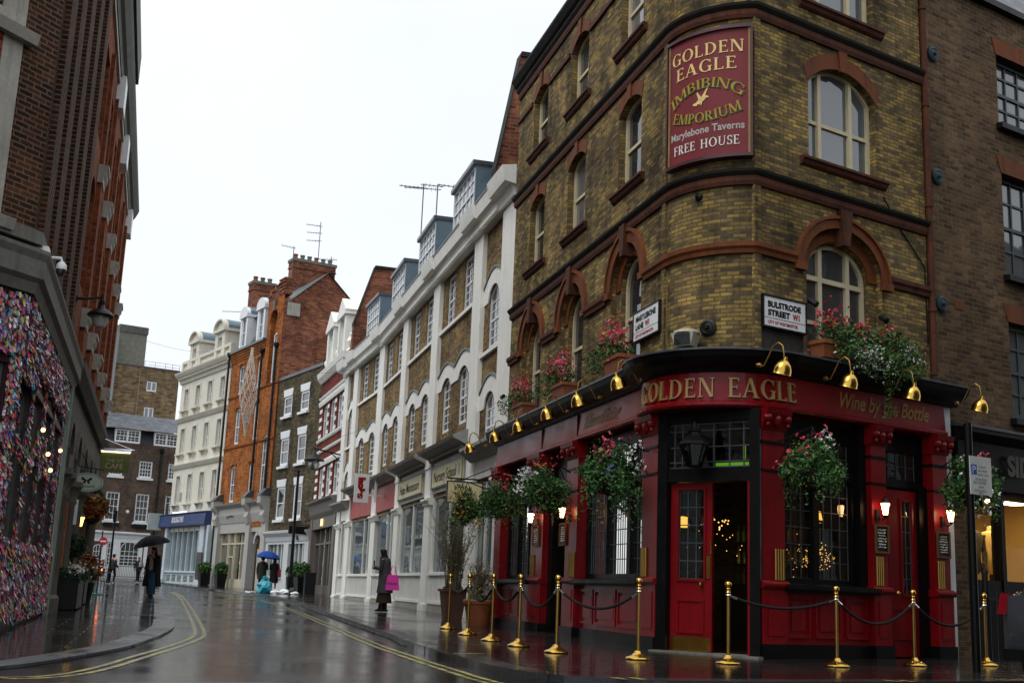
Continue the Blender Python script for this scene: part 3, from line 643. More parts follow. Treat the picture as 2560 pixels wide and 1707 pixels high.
script('Wine by the Bottle', PM.L - 4.2 + 1.72, PM.L - 4.2 + 3.78, 3.70, .34, plain('pale_gilt_script', (.52, .36, .14), .5, .1, 8), 'gilt_lettering')
script('Informal Eating', 9.66 - 3.55, 9.66 - 1.75, 3.70, .30, gold, 'gilt_lettering')
for u in (3.9, 6.1): g = MB(); g.box(PL, u, u + .02, .05, .10, 3.6, 4.0); g.build('fascia_joint', blk, f_)
def pilaster(fr, u0, u1, flute=None):
    p = MB(); p.box(fr, u0, u1, -.12, .07, 1.06, 3.22); p.box(fr, u0 - .02, u1 + .02, -.12, .10, .22, .97); p.prof(fr, [(-.1, .97), (.12, .97), (.15, 1.01), (.15, 1.04), (.08, 1.08), (-.1, 1.08)], u0 - .04, u1 + .04)
    p.box(fr, u0 + .08, u1 - .08, .10, .112, .33, .86); P = p.build('pilaster', red, pub)
    q = MB(); q.prof(fr, [(-.1, 3.0), (.09, 3.0), (.09, 3.04), (-.1, 3.04)], u0 - .02, u1 + .02); q.build('band', blk, P); q = MB(); q.prof(fr, [(-.1, 2.60), (.085, 2.60), (.085, 2.63), (-.1, 2.63)], u0 - .01, u1 + .01); q.build('band', blk, P)
    c = MB(); c.prof(fr, [(-.1, 3.2), (.08, 3.2), (.11, 3.26), (.2, 3.42), (.22, 3.5), (-.1, 3.5)], u0 - .03, u1 + .03)
    for u in (u0 + .02, u1 - .02):
        c.lathe(fr.w(u, .16, 3.36), [(0, -.06), (.05, -.04), (.065, 0), (.05, .04), (0, .06)], 10); c.lathe(fr.w(u, .17, 3.27), [(0, -.04), (.03, -.02), (.03, .02), (0, .04)], 8)
    c.lathe(fr.w((u0 + u1) / 2, .14, 3.33), [(0, -.1), (.05, -.05), (.07, .02), (.04, .09), (0, .1)], 10); c.build('capital', red, P)
    b = MB(); b.box(fr, u0 - .04, u1 + .04, -.12, .13, -.05, .22); b.build('plinth', blk, P)
    if flute:
        g = MB(); n = 4; wd = (flute[1] - flute[0]) / n
        for k in range(n): g.tube([fr.w(flute[0] + wd * (k + .5), .075, 1.09), fr.w(flute[0] + wd * (k + .5), .075, 1.52)], wd * .46, 8)
        g.build('brass_fluting', dbrass, P)
pilaster(PL, .12, .74, (.5, .72)); pilaster(PL, 3.86, 4.50, (3.9, 4.2)); pilaster(PL, 5.92, 6.72, (6.4, 6.66)); pilaster(PL, 9.12, 9.64)
pilaster(PR, .10, .54, (.33, .53)); pilaster(PR, 2.40, 2.74, (2.46, 2.64)); pilaster(PR, 3.86, 4.22, (3.9, 4.08))
def stall(fr, u0, u1, panels):
    s_ = MB(); s_.box(fr, u0, u1, -.25, 0, .2, .95); 
    for a, b in panels:
        s_.band(fr, [(a + .04, .34), (b - .04, .34), (b - .04, .84), (a + .04, .84), (a + .04, .34)], [(a, .30), (b, .30), (b, .88), (a, .88), (a, .30)], 0, .028)
        s_.box(fr, a + .1, b - .1, 0, .016, .40, .78)
    S_ = s_.build('stall_riser', red, pub); b_ = MB(); b_.box(fr, u0, u1, -.25, .05, -.05, .215); b_.build('plinth', blk, S_)
    i_ = MB(); i_.prof(fr, [(-.3, .95), (.16, .95), (.18, .98), (.18, 1.04), (-.3, 1.08)], u0 - .05, u1 + .05); i_.build('sill', blk, S_)
stall(PL, .74, 3.82, [(.95, 1.85), (1.95, 2.95), (3.05, 3.7)]); stall(PL, 6.72, 9.08, [(6.85, 7.55), (7.65, 8.25), (8.35, 8.95)]); stall(PR, .54, 2.40, [(.62, 1.1), (1.2, 1.75), (1.85, 2.32)])
def shopwin(fr, u0, u1, mulls, o=-.12, z0=1.06, z1=3.46, tz=2.66, cw=.19, chh=.24):
    f = MB(); f.box(fr, u0, u0 + .09, o - .1, o, z0, z1); f.box(fr, u1 - .09, u1, o - .1, o, z0, z1); f.box(fr, u0 + .09, u1 - .09, o - .1, o, z1 - .28, z1); f.box(fr, u0 + .09, u1 - .09, o - .1, o + .01, z0, z0 + .08); f.box(fr, u0 + .09, u1 - .09, o - .1, o + .012, tz - .05, tz + .05)
    for m_ in mulls: f.box(fr, m_ - .06, m_ + .06, o - .1, o + .02, z0 + .08, z1 - .28)
    F = f.build('shop_window', blk, pub)
    L_ = MB(); e = [u0 + .09] + list(mulls) + [u1 - .09]
    for a, b in zip(e, e[1:]):
        a, b = a + .05, b - .05; n = max(2, round((b - a) / cw))
        for k in range(n + 1):
            x = a + (b - a) * k / n; L_.box(fr, x - .006, x + .006, o - .058, o - .044, z0 + .08, tz - .05); L_.box(fr, x - .006, x + .006, o - .058, o - .044, tz + .05, z1 - .28)
        for zz0, zz1 in ((z0 + .08, tz - .05), (tz + .05, z1 - .28)):
            n = max(2, round((zz1 - zz0) / chh))
            for k in range(n + 1): zz = zz0 + (zz1 - zz0) * k / n; L_.box(fr, a, b, o - .0565, o - .0455, zz - .006, zz + .006)
    L_.build('leaded_bars', lead, F); p = MB(); p.face([fr.w(u0, o - .07, z0), fr.w(u1, o - .07, z0), fr.w(u1, o - .07, z1), fr.w(u0, o - .07, z1)]); p.build('pane', gl_p, F, fix=False)
shopwin(PL, .80, 3.84, (1.72, 2.82)); shopwin(PL, 6.74, 9.1, (7.5, 8.3)); shopwin(PR, .56, 2.26, (1.37,)); 
shopwin(PR, 2.75, 3.84, (), z0=2.62, tz=2.70)
for b_ in ((PR, 2.26, 2.41, -.22, -.03, 0, 3.5), (PR, 3.66, 3.86, -.22, -.05, 0, 2.66), (PL, 5.66, 5.93, -.25, -.05, 0, 3.5), (PL, 4.5, 5.66, -.3, -.1, 2.55, 3.5)): g = MB(); g.box(*b_); g.build('door_surround', blk, pub)
def door(par, fr, u0, u1, z0, z1, o, lights, plate=True, nm='door', knob=None):
    """panelled leaf; the glazed openings are real holes"""
    d = MB(); ops = [(a, b, c, e, 0, .045) for a, b, c, e in lights]; wall(d, fr, u0, u1, z0, z1, ops, o); d.box(fr, u0, u1, o - .05, o - .046, z0, 1.0)
    for uu in (u0, u1): d.face([fr.w(uu, o, z0), fr.w(uu, o - .05, z0), fr.w(uu, o - .05, z1), fr.w(uu, o, z1)])
    for a, b, c, e in lights: d.band(fr, [(a, c), (b, c), (b, e), (a, e), (a, c)], [(a - .035, c - .035), (b + .035, c - .035), (b + .035, e + .035), (a - .035, e + .035), (a - .035, c - .035)], o, o + .022)
    m0, m1 = u0 + .12, u1 - .12
    for c, e in ((.30, .78),): d.band(fr, [(m0 + .03, c + .03), (m1 - .03, c + .03), (m1 - .03, e - .03), (m0 + .03, e - .03), (m0 + .03, c + .03)], [(m0, c), (m1, c), (m1, e), (m0, e), (m0, c)], o, o + .02)
    D = d.build(nm, red, par)
    for a, b, c, e in lights:
        p = MB(); p.face([fr.w(a, o - .03, c), fr.w(b, o - .03, c), fr.w(b, o - .03, e), fr.w(a, o - .03, e)]); p.build('pane', gl_p, D, fix=False)
        l_ = MB(); n = 3 if b - a > .3 else 2
        for k in range(n + 1): x = a + (b - a) * k / n; l_.box(fr, x - .007, x + .007, o - .028, o - .015, c, e)
        k2 = max(3, round((e - c) / .24))
        for k in range(k2 + 1): zz = c + (e - c) * k / k2; l_.box(fr, a, b, o - .0275, o - .0155, zz - .007, zz + .007)
        l_.build('leaded_bars', lead, D)
    if plate: p = MB(); p.box(fr, u0 + .02, u1 - .02, o, o + .006, z0 + .01, z0 + .21); p.build('kick_plate', brass, D)
    if knob:
        p = MB(); p.lathe(fr.w(knob, o + .05, 1.0), [(.012, -.05), (.03, -.02), (.034, .01), (.02, .03), (0, .034)], 10, Vector((fr.out.x, fr.out.y, 0))); p.build('door_knob', brass, D)
    return D
DO = Fr(PL.p.x, PL.p.y, 128.65, 1)
D = door(pub, DO, .05, .74, .04, 2.46, -.10, [(.19, .61, 1.07, 2.36)], True, knob=.58)
p = MB(); p.box(DO, .655, .715, -.10, -.088, 1.08, 1.40); p.box(DO, .72, .74, -.10, -.08, 1.42, 1.62); p.build('push_plate', brass, D)
door(pub, PR, 2.76, 3.66, .05, 2.58, -.12, [(2.82, 2.96, .98, 2.42), (3.30, 3.54, .98, 2.42)], False, knob=3.12)
door(pub, PL, 4.72, 5.5, .05, 2.5, -.26, [(4.86, 5.36, 1.0, 2.36)], False)
g = MB(); g.box(DO, -.12, .045, -.3, 0.02, 0, 3.5); g.box(DO, 1.40, 1.56, -.3, .02, 0, 3.5); g.box(DO, .045, 1.4, -.25, .0, 2.47, 2.66); g.box(DO, .045, 1.4, -.25, .0, 3.34, 3.5); g.build('door_frame', blk, pub)
g = MB(); g.box(DO, 1.345, 1.40, -.85, -.02, .04, 2.46); g.build('open_door_leaf', red, pub)
t_ = MB(); t_.face([DO.w(.045, -.08, 2.66), DO.w(1.4, -.08, 2.66), DO.w(1.4, -.08, 3.34), DO.w(.045, -.08, 3.34)]); T = t_.build('transom_window', gl_p, pub, fix=False)
l_ = MB()
for x in (.13, .26, .52, .78, 1.04, 1.27, 1.39): l_.box(DO, x - .009, x + .009, -.075, -.055, 2.66, 3.34)
for z in (2.68, 2.76, 2.98, 3.22, 3.32): l_.box(DO, .045, 1.4, -.0745, -.0555, z - .009, z + .009)
l_.build('leaded_bars', lead, T)
s_ = MB(); s_.box(DO, .80, 1.33, -.10, -.09, 2.69, 2.74); s_.box(DO, 1.24, 1.28, -.10, -.09, 2.78, 2.98); s_.build('stained_glass', greeng, T)
st = MB(); st.box(DO, -.15, 1.6, -.4, .16, -.06, .045); st.build('doorstep', stone, pub)
# interior seen through the glass
room = MB(); q = [PL.w(9.05, -.3, 0), PL.w(.35, -.36, 0), PR.w(.3, -.36, 0), PR.w(3.9, -.3, 0), PR.w(3.9, -3.6, 0), PL.w(9.05, -3.6, 0)]
room.face([Vector((p.x, p.y, .06)) for p in q]); room.face([Vector((p.x, p.y, 3.48)) for p in q])
for a, b in ((3, 4), (4, 5), (5, 0)): room.face([Vector((q[a].x, q[a].y, .06)), Vector((q[b].x, q[b].y, .06)), Vector((q[b].x, q[b].y, 3.48)), Vector((q[a].x, q[a].y, 3.48))])
room.build('bar_room', dwood, pub, fix=False)
rnd = random.Random(3)
bar = MB(); bt = MB()
cbar = DO.sub(.75, -2.4, 0)
for z in (1.0, 1.35, 1.7, 2.05): bar.box(cbar, -.9, .6, -.25, 0, z, z + .03)
bar.box(cbar, -.7, .5, .35, .75, .06, 1.05); bar.build('bar_counter', dwood, pub)
for z in (1.03, 1.38, 1.73):
    for k in range(15): bt.lathe(cbar.w(-.85 + k * .1, -.12, z), [(.03, 0), (.032, .17), (.012, .22), (.012, .28)], 7)
bt.build('bottle_row', islands('bottle_glass', [(.25, .12, .02), (.05, .1, .03), (.3, .25, .15), (.12, .04, .02)], .08, spec=.8), pub)['kind'] = 'stuff'
# ---------------------------------------------------------------- things on the pub
CP = PathMap(cpath)
sg = thing('hanging_pub_sign', 'curved maroon signboard with gilt lettering and eagle high on the pub corner', 'sign', (2.78, 17.06, 8.3))
SL = CP.L; z0, z1 = 7.33, 9.36
def cp(t, o, z): return CP.at(t, o, z)
f = MB(); spath = [( CP.at(t, 0, 0).xy, (CP.at(t, 1, 0) - CP.at(t, 0, 0)).xy) for t in [SL * (.07 + .91 * k / 20) for k in range(21)]]
b_ = MB(); sweep(b_, spath, [(.02, z0), (.10, z0), (.10, z1), (.02, z1)]); Bd = b_.build('sign_board', maroon, sg)
f = MB(); sweep(f, spath, [(.02, z1), (.14, z1), (.14, z1 + .05), (.02, z1 + .06)]); sweep(f, spath, [(.02, z0 - .06), (.14, z0 - .05), (.14, z0), (.02, z0)])
for a, b in ((0, 2), (19, 21)):
    pp = spath[a:b]; sweep(f, [(p.lerp(pp[1][0], .0) if i == 0 else pp[0][0].lerp(p, .35), n) for i, (p, n) in enumerate(pp)] if a == 0 else [(pp[1][0].lerp(pp[0][0], .35), pp[0][1]), pp[1]], [(.02, z0), (.138, z0), (.138, z1), (.02, z1)])
f.build('sign_frame', plain('plum_moulding', (.07, .014, .02), .45, .3, 5), sg)
f = MB()
for t in (SL * .105, SL * .95): sweep(f, [(CP.at(t - .016, 0, 0).xy, (CP.at(t, 1, 0) - CP.at(t, 0, 0)).xy), (CP.at(t + .016, 0, 0).xy, (CP.at(t, 1, 0) - CP.at(t, 0, 0)).xy)], [(.09, z0), (.115, z0), (.115, z1), (.09, z1)])
f.build('gilt_fillet', plain('dull_gilt', (.33, .22, .09), .5, .2, 4), sg)
def sgn(t0, zb, k=1.0): return lambda x, y, d=0: cp(t0 + x * k, .172 + abs(d), zb + y)
def line_roman(txt, w, h, zc, mat, arc=0, gap=.12, bold=None, tl=None):
    m = MB(); W0 = roman_w(txt, gap) * h; k = w / W0; t0 = SL * .525 - w / 2
    fn = (lambda x, y, d=0: cp(t0 + x, .102 + d, zc + y + arc * (1 - ((x - w / 2) / (w / 2)) ** 2)))
    roman(m, txt, h, fn, .006, gap, k); return m.build('sign_lettering', mat, sg)
gl1 = plain('bright_gilt', (.80, .60, .24), .5, .1, 6); gl2 = plain('old_gold_letter', (.42, .29, .035), .5, .15, 6); grn = plain('green_letter_shade', (.02, .07, .045), .6, .2, 6)
line_roman('GOLDEN', 1.18, .20, 8.97, gl1, .02); line_roman('EAGLE', .98, .20, 8.70, gl1, .02)
def fan(txt, w, h, zc, arc, tilt):
    for mat, dx, dz, e in ((grn, .022, -.018, 0), (gl2, 0, 0, .004)):
        m = MB(); W0 = roman_w(txt, .05) * h; k = w / W0; t0 = SL * .525 - w / 2
        def fn(x, y, d=0):
            q = (x - w / 2) / (w / 2); return cp(t0 + x + y * q * tilt + dx, .103 + e + d, zc + y + arc * (1 - q * q) + dz)
        roman(m, txt, h, fn, .003, .05, k); m.build('sign_lettering', mat, sg)
fan('IMBIBING', 1.12, .155, 8.24, .22, .40); fan('EMPORIUM', 1.14, .155, 8.03, -.12, -.30)
def line_text(txt, w, size, zc, arc=.0):
    m = MB(); wd, x0 = tw(txt, size); k = w / wd; t0 = SL * .525 - w / 2
    text(m, txt, size, lambda x, y, d: cp(t0 + (x - x0) * k, .102 + abs(d), zc + y), .003, off=.004); m.build('sign_lettering', wletter, sg)
line_text('Marylebone Taverns', 1.19, .165, 7.73); line_roman('FREE HOUSE', 1.06, .145, 7.48, wletter, 0)
eg = MB()   # gilt bird: body, raised wings, head, tail as thin raised relief
def egp(P): eg.f.append(tuple(range(len(eg.v), len(eg.v) + len(P)))); eg.v += [cp(SL * .525 - .03 + x * .78, .106 + .0005 * len(eg.f), 8.30 + y * .78) for x, y in P]
egp([(-.12, -.10), (-.05, -.12), (.04, -.06), (.10, -.01), (.06, .03), (-.02, .01), (-.10, -.05)])
for k in range(6): egp([(-.02 + k * .012, .0), (.02 + k * .01, .0), (.16 - k * .014, .25 - k * .032), (.13 - k * .014, .235 - k * .03)])
for k in range(5): egp([(-.06 + k * .012, -.03), (-.03 + k * .01, -.02), (-.09 + k * .014, .15 - k * .02), (-.105 + k * .01, .12 - k * .02)])
egp([(.07, .02), (.10, .035), (.13, .02), (.15, -.01), (.12, -.015), (.08, -.01)])
for k in range(4): egp([(-.10, -.07), (-.08, -.10), (-.17 + k * .025, -.13 - k * .008), (-.18 + k * .02, -.09 - k * .012)])
egp([(.0, -.08), (.02, -.07), (.01, -.14), (-.02, -.15)])
eg.build('eagle_emblem', gl1, sg)
def street_sign(fr, ua, ub, zb, zt, sgn_, l1, l2, lab):
    t = thing('street_sign', lab, 'street sign', fr.w((ua + ub) / 2, .05, zb)); lo, hi = min(ua, ub), max(ua, ub)
    b = MB(); b.box(fr, lo, hi, .02, .075, zb, zt); b.build('sign_plate', signw, t)
    e = MB(); e.band(fr, [(lo, zb), (hi, zb), (hi, zt), (lo, zt), (lo, zb)], [(lo - .025, zb - .025), (hi + .025, zb - .025), (hi + .025, zt + .025), (lo - .025, zt + .025), (lo - .025, zb - .025)], .01, .085); e.build('sign_edge', iron, t)
    W = hi - lo; H = zt - zb
    def put(txt, x, z, h, wmax, mat, bold=.006):
        m = MB(); wd, x0 = tw(txt, h / .7, off=bold); k = wmax / wd; text(m, txt, h / .7, lambda a, c, d: fr.w(ua + sgn_ * (x + (a - x0) * k), .077 + abs(d), zb + z + c), .002, off=bold); m.build('sign_lettering', mat, t)
    put(l1, .09 * W, .66 * H, .19 * H, .80 * W * min(1, len(l1) / 9), ink); w2 = .80 * W * len(l2) / max(len(l1), 9) * 1.0
    put(l2, .09 * W, .37 * H, .19 * H, w2, ink); put('W1', .09 * W + w2 + .06 * W, .37 * H, .19 * H, .17 * W, inkred); put('CITY OF WESTMINSTER', .09 * W, .09 * H, .10 * H, .72 * W, inkred, .002)
    m = MB(); m.box(fr, lo + .01, hi - .01, .075, .0775, zb + .27 * H, zb + .285 * H); m.build('sign_rule', ink, t)
street_sign(PR, .14, 1.0, 4.73, 5.17, 1, 'BULSTRODE', 'STREET', 'two-line white street sign beside the big arched side window')
street_sign(PL, 1.22, .17, 4.83, 5.29, -1, 'MARYLEBONE', 'LANE', 'two-line white street sign above the lane side of the pub cornice')
gs = MB(); gs.box(PR, .12, 1.02, .0, .012, 4.40, 4.71); G_ = gs.build('ghost_sign', plain('sooty_paint_on_brick', (.045, .042, .035), .8, .5, 5), pub)
m = MB(); text(m, 'STREET', .17, lambda x, y, d: PR.w(.3 + x, .0125 + abs(d), 4.46 + y), .001); m.build('faded_lettering', plain('faded_letter', (.10, .095, .085), .8, .3, 6), G_)
# swan-neck brass lamps along the cornice
def make_lamp():
    t = thing('swan_neck_lamp', '', 'lamp', (0, 0, 0), 'brass lamps along the pub cornice'); a = MB()
    a.tube([(-.30, 0, .02), (-.22, 0, .0), (-.15, 0, .12), (-.07, 0, .27), (.02, 0, .31), (.08, 0, .26), (.10, 0, .14), (.10, 0, .05)], .011, 8); a.lathe((-.30, 0, .02), [(.03, -.03), (.035, 0), (.03, .03)], 8, Vector((1, 0, 0))); a.build('neck', dbrass, t, True)
    ax = Vector((.28, 0, 1)).normalized(); s = MB(); s.lathe((.10, 0, .0), [(.022, .10), (.032, .05), (.06, .04), (.10, -.01), (.128, -.08), (.132, -.14), (.138, -.15), (.122, -.145), (.11, -.06), (.02, .0)], 18, ax); s.build('lamp_shade', brass, t, True); return t
lampspec = [('PL', .30, 'brass swan-neck lamp above the first letter of the large gilt lettering'), ('PL', 2.2, 'brass swan-neck lamp on the cornice next to the corner lamp along the lane'), ('PL', 3.95, 'brass swan-neck lamp below the flower box on the middle arched window'), ('PL', 5.85, 'brass swan-neck lamp under the conifer in the middle flower box'), ('PL', 7.65, 'brass swan-neck lamp on the cornice under the pink flower box closest to the white terrace'), ('PL', 9.9, 'brass swan-neck lamp on the far end of the cornice against white masonry'), ('PR', -.15, 'brass swan-neck lamp over the corner between the two gilt words'), ('PR', 1.25, 'brass swan-neck lamp below the window box of red and white flowers'), ('PR', 2.65, 'brass swan-neck lamp beside the trailing plant from the window box'), ('PR', 4.3, 'brass swan-neck lamp at the end of the cornice against plain brown brick')]
L0 = make_lamp(); first = True
for sd_, u, lb in lampspec:
    fr = PL if sd_ == 'PL' else PR; o_ = L0 if first else dup(L0); first = False
    p = fr.w(u, .58 if u > .25 else .62, 4.02); o_.location = p; o_.rotation_euler = (0, 0, math.atan2(fr.out.y, fr.out.x) + (.25 if sd_ == 'PR' else -.1)); o_['label'] = lb
# hanging baskets
def basket(loc, lab, seed, flowers, rad=(.46, .46, .40), trail=.3, ng=1500, bracket=None):
    rn = random.Random(seed); t = thing('hanging_basket', lab, 'hanging basket', loc, 'hanging flower baskets on the pub'); c = Vector(loc)
    b = MB(); b.lathe(c, [(.02, -.28), (.14, -.24), (.22, -.12), (.25, 0), (.20, -.02), (.12, -.18), (.02, -.22)], 14); b.build('basket', dwood, t)
    ch = MB()
    for k in range(3): a = k * 2.1; ch.tube([c + Vector((.24 * math.cos(a), .24 * math.sin(a), 0)), c + Vector((0, 0, .62))], .006, 4)
    if bracket: ch.tube([c + Vector((0, 0, .62)), Vector(bracket) + Vector((0, 0, .06))], .012, 5); ch.tube([c + (Vector(bracket) - c) * .5 + Vector((0, 0, .34)), Vector(bracket) - Vector((0, 0, .3))], .01, 5)
    ch.build('bracket', iron, t)
    g = MB()
    for k in range(13):
        while True:
            q = Vector((rn.uniform(-1, 1), rn.uniform(-1, 1), rn.uniform(-.9, 1)))
            if q.length < 1: break
        rr_ = rn.uniform(.14, .27); g.leafcloud(c + Vector((q.x * rad[0] * .72, q.y * rad[1] * .72, q.z * rad[2] * .62)), (rr_, rr_, rr_ * rn.uniform(.6, 1.1)), int(ng / 13), rn.choice((.04, .05, .065)), rn, .35, .6)

    for k in range(6): a = rn.uniform(0, 6.28); g.leafcloud(c + Vector((rad[0] * .6 * math.cos(a), rad[1] * .6 * math.sin(a), rn.uniform(-.2, .2))), (.2, .2, .18), 90, .05, rn, .3, .4)
    for k in range(26):
        a = rn.uniform(0, 6.28); p = c + Vector((rad[0] * .85 * math.cos(a), rad[1] * .85 * math.sin(a), -.1)); ln = rn.uniform(.1, trail + .2)
        for j in range(int(ln / .035)): p = p + Vector((rn.gauss(0, .008), rn.gauss(0, .008), -.035)); g.leaf(p + Vector((rn.gauss(0, .02), rn.gauss(0, .02), 0)), .045, rn, .5)
    for k in range(8): g.leafcloud(c + Vector((rn.uniform(-.25, .25), rn.uniform(-.25, .25), rn.uniform(.25, .42))), (.12, .12, .16), 40, .045, rn, .2)
    g.build('foliage', leaf, t, fix=False)
    for mat, nm, spots in flowers:
        m = MB()
        for dx, dy, dz, r_, n in spots: 
            for _ in range(n):
                p = c + Vector((dx + rn.gauss(0, r_), dy + rn.gauss(0, r_), dz + rn.gauss(0, r_)))
                for q in range(3): m.leaf(p + Vector((rn.gauss(0, .012), rn.gauss(0, .012), rn.gauss(0, .012))), .042, rn)
        m.build(nm, mat, t, fix=False)
    return t
def bl(fr, u, o, z): return fr.w(u, o, z)
def vis(fr, along, outw): return (fr.d.x * along + fr.out.x * outw, fr.d.y * along + fr.out.y * outw)
bp = bl(PL, 9.6, .75, 2.55); basket(bp, 'hanging basket of orange and yellow flowers at the far end of the pub', 11, [(fl_yel, 'flowers', [(-.15, -.3, .28, .12, 26), (-.05, -.4, -.1, .1, 14), (.25, -.35, -.3, .08, 12)])], bracket=bl(PL, 9.6, .1, 2.9))
bp = bl(PL, 6.75, .7, 2.50); basket(bp, 'bushy green hanging basket with few flowers beside the orange-flowered one', 12, [(fl_red, 'flowers', [(0, -.2, .45, .12, 14), (.1, -.2, .5, .06, 6)])], (.52, .52, .46), .45, 1800, bracket=bl(PL, 6.3, .1, 2.9))
bp = bl(PL, 3.75, .7, 2.52); basket(bp, 'hanging basket with white blossom on one side above a lit wall lantern', 13, [(fl_white, 'flowers', [(-.38, -.2, .22, .09, 34), (-.3, -.25, .35, .07, 16), (-.45, -.15, 0, .07, 14)]), (fl_yel, 'yellow_flowers', [(-.12, -.2, .5, .05, 8)]), (fl_red, 'red_flowers', [(.02, -.25, .48, .1, 12)])], (.52, .52, .42), .25, 1700, bracket=bl(PL, 4.2, .1, 2.9))
bp = bl(PL, .42, .7, 2.52); basket(bp, 'hanging basket with pink, white and blue flowers between lane window and corner door', 14, [(fl_pink, 'flowers', [(-.08, -.3, .5, .09, 22), (-.15, -.3, .38, .08, 12)]), (fl_white, 'white_flowers', [(.28, -.25, .38, .09, 24), (.42, -.1, .2, .06, 10)]), (fl_blue, 'blue_flowers', [(-.05, -.4, .1, .1, 10)])], (.50, .50, .40), .5, 1800, bracket=bl(PL, .42, .1, 2.9))
bp = bl(PR, .42, .72, 2.58); basket(bp, 'hanging basket with red and white flowers before the fairy-lit side window', 15, [(fl_red, 'flowers', [(-.32, .0, .12, .1, 26), (-.2, -.2, .3, .08, 10)]), (fl_white, 'white_flowers', [(.12, -.25, .4, .07, 16)]), (fl_pink, 'pink_flowers', [(.05, -.2, .48, .06, 10)])], (.46, .46, .36), .22, 1500, bracket=bl(PR, .32, .1, 2.95))
bp = bl(PR, 3.92, .72, 2.60); basket(bp, 'hanging basket behind the parking sign at the end of the pub', 16, [(fl_white, 'flowers', [(-.1, -.3, .3, .1, 16), (.1, -.35, -.2, .14, 30)]), (fl_pink, 'pink_flowers', [(.1, -.2, .45, .07, 14)])], (.46, .46, .38), .25, 1500, bracket=bl(PR, 4.05, .1, 2.95))
# window boxes and pots on the cornice
def planter(fr, u0, u1, z, lab, seed, flow, conif, trail=()):
    rn = random.Random(seed); t = thing('window_box', lab, 'window box', fr.w((u0 + u1) / 2, .2, z), 'flower boxes on the pub cornice')
    b = MB(); b.hexa([fr.w(u0 + .03, .05, z), fr.w(u1 - .03, .05, z), fr.w(u1 - .03, .30, z), fr.w(u0 + .03, .30, z), fr.w(u0, .03, z + .24), fr.w(u1, .03, z + .24), fr.w(u1, .33, z + .24), fr.w(u0, .33, z + .24)]); b.box(fr, u0 - .02, u1 + .02, .01, .35, z + .20, z + .26); b.build('pot', tpot, t)
    g = MB()
    for ua, n in flow: c = fr.w(ua, .2, z + .42); g.leafcloud(c, (.26, .24, .24), n, .05, rn, .2)
    for ua in conif: c = fr.w(ua, .28, z + .34); g.leafcloud(c, (.26, .24, .24), 500, .035, rn, .3, -.6)
    for ua, ln in trail:
        for q in range(7):
            p = fr.w(ua + rn.uniform(-.08, .08), .4, z + .15)
            for j in range(int(ln / .03)): p = p + Vector((rn.gauss(0, .008), rn.gauss(0, .008), -.03)); g.leaf(p + Vector((rn.gauss(0, .02), rn.gauss(0, .02), 0)), .04, rn, .4)
    g.build('foliage', leaf, t, fix=False); return t, rn
def blooms(t, rn, fr, spots, mat, nm='flowers', sz=.05, z=0):
    m = MB()
    for u, o, zz, ru, rz, n in spots:
        for _ in range(n):
            p = fr.w(u + rn.gauss(0, ru), o + rn.gauss(0, .09), zz + rn.gauss(0, rz))
            for q in range(3): m.leaf(p + Vector((rn.gauss(0, .014), rn.gauss(0, .014), rn.gauss(0, .014))), sz, rn)
    m.build(nm, mat, t, fix=False)
zc = 4.37
for k, (c, lab) in enumerate(((1.83, 'terracotta window box of pink flowers beside the lane street sign'), (4.75, 'terracotta window box of pink flowers on the middle arched window'), (7.45, 'terracotta window box of pink flowers next to the white terrace'))):
    t, rn = planter(PL, c - .62, c + .10, zc, lab, 21 + k, [(c - .3, 240), (c, 200), (c + .15, 160)], [c + .62]); blooms(t, rn, PL, [(c - .1, .22, zc + .68, .2, .13, 70), (c + .12, .25, zc + .5, .16, .12, 36), (c - .35, .22, zc + .55, .12, .12, 30)], fl_pink)
t, rn = planter(PR, 1.12, 2.9, zc, 'long window box of red and white flowers with trailing greenery over the pub cornice', 31, [(1.4, 260), (1.75, 300), (2.1, 300), (2.45, 300), (2.8, 260)], [1.5, 2.75, 3.0, 2.3], [(2.45, .95), (1.9, .35), (2.6, .5)])
g_ = MB()
for c in ((1.55, .36, 4.55), (1.9, .42, 4.45), (2.25, .42, 4.4), (2.6, .4, 4.42), (2.95, .36, 4.42)): g_.leafcloud(PR.w(*c), (.3, .26, .26), 420, .045, rn, .2, .5)
g_.build('foliage', leaf, t, fix=False)
blooms(t, rn, PR, [(1.4, .2, zc + .62, .16, .12, 70), (1.8, .2, zc + .52, .2, .08, 60), (2.2, .2, zc + .5, .2, .08, 50), (2.75, .2, zc + .45, .16, .1, 60)], fl_red)
blooms(t, rn, PR, [(1.85, .5, zc + .10, .16, .12, 90), (2.1, .5, zc - .02, .15, .1, 50), (2.85, .5, zc + .2, .1, .1, 30)], fl_white, 'white_flowers', .03)
# lit wall lanterns
def make_lantern():
    t = thing('wall_lantern', '', 'lantern', (0, 0, 0), 'lit wall lanterns by the pub doors'); a = MB(); a.tube([(-.14, 0, -.1), (-.06, 0, -.16), (0, 0, -.12)], .012, 6); a.lathe((0, 0, 0), [(.02, -.12), (.045, -.09), (.04, -.085)], 6)
    a.lathe((0, 0, 0), [(.085, .09), (.07, .11), (.03, .16), (.012, .17), (.012, .2), (0, .205)], 6)
    for k in range(6): q = k * math.pi / 3; a.tube([(.042 * math.cos(q), .042 * math.sin(q), -.09), (.078 * math.cos(q), .078 * math.sin(q), .09)], .005, 4)
    a.box(ID, -.16, -.135, -.04, .04, -.16, 0); a.build('lantern_frame', iron, t); g = MB(); g.lathe((0, 0, 0), [(.035, -.085), (.07, .088)], 6); g.build('lit_glass', lampw, t); return t
LT = make_lantern(); first = True
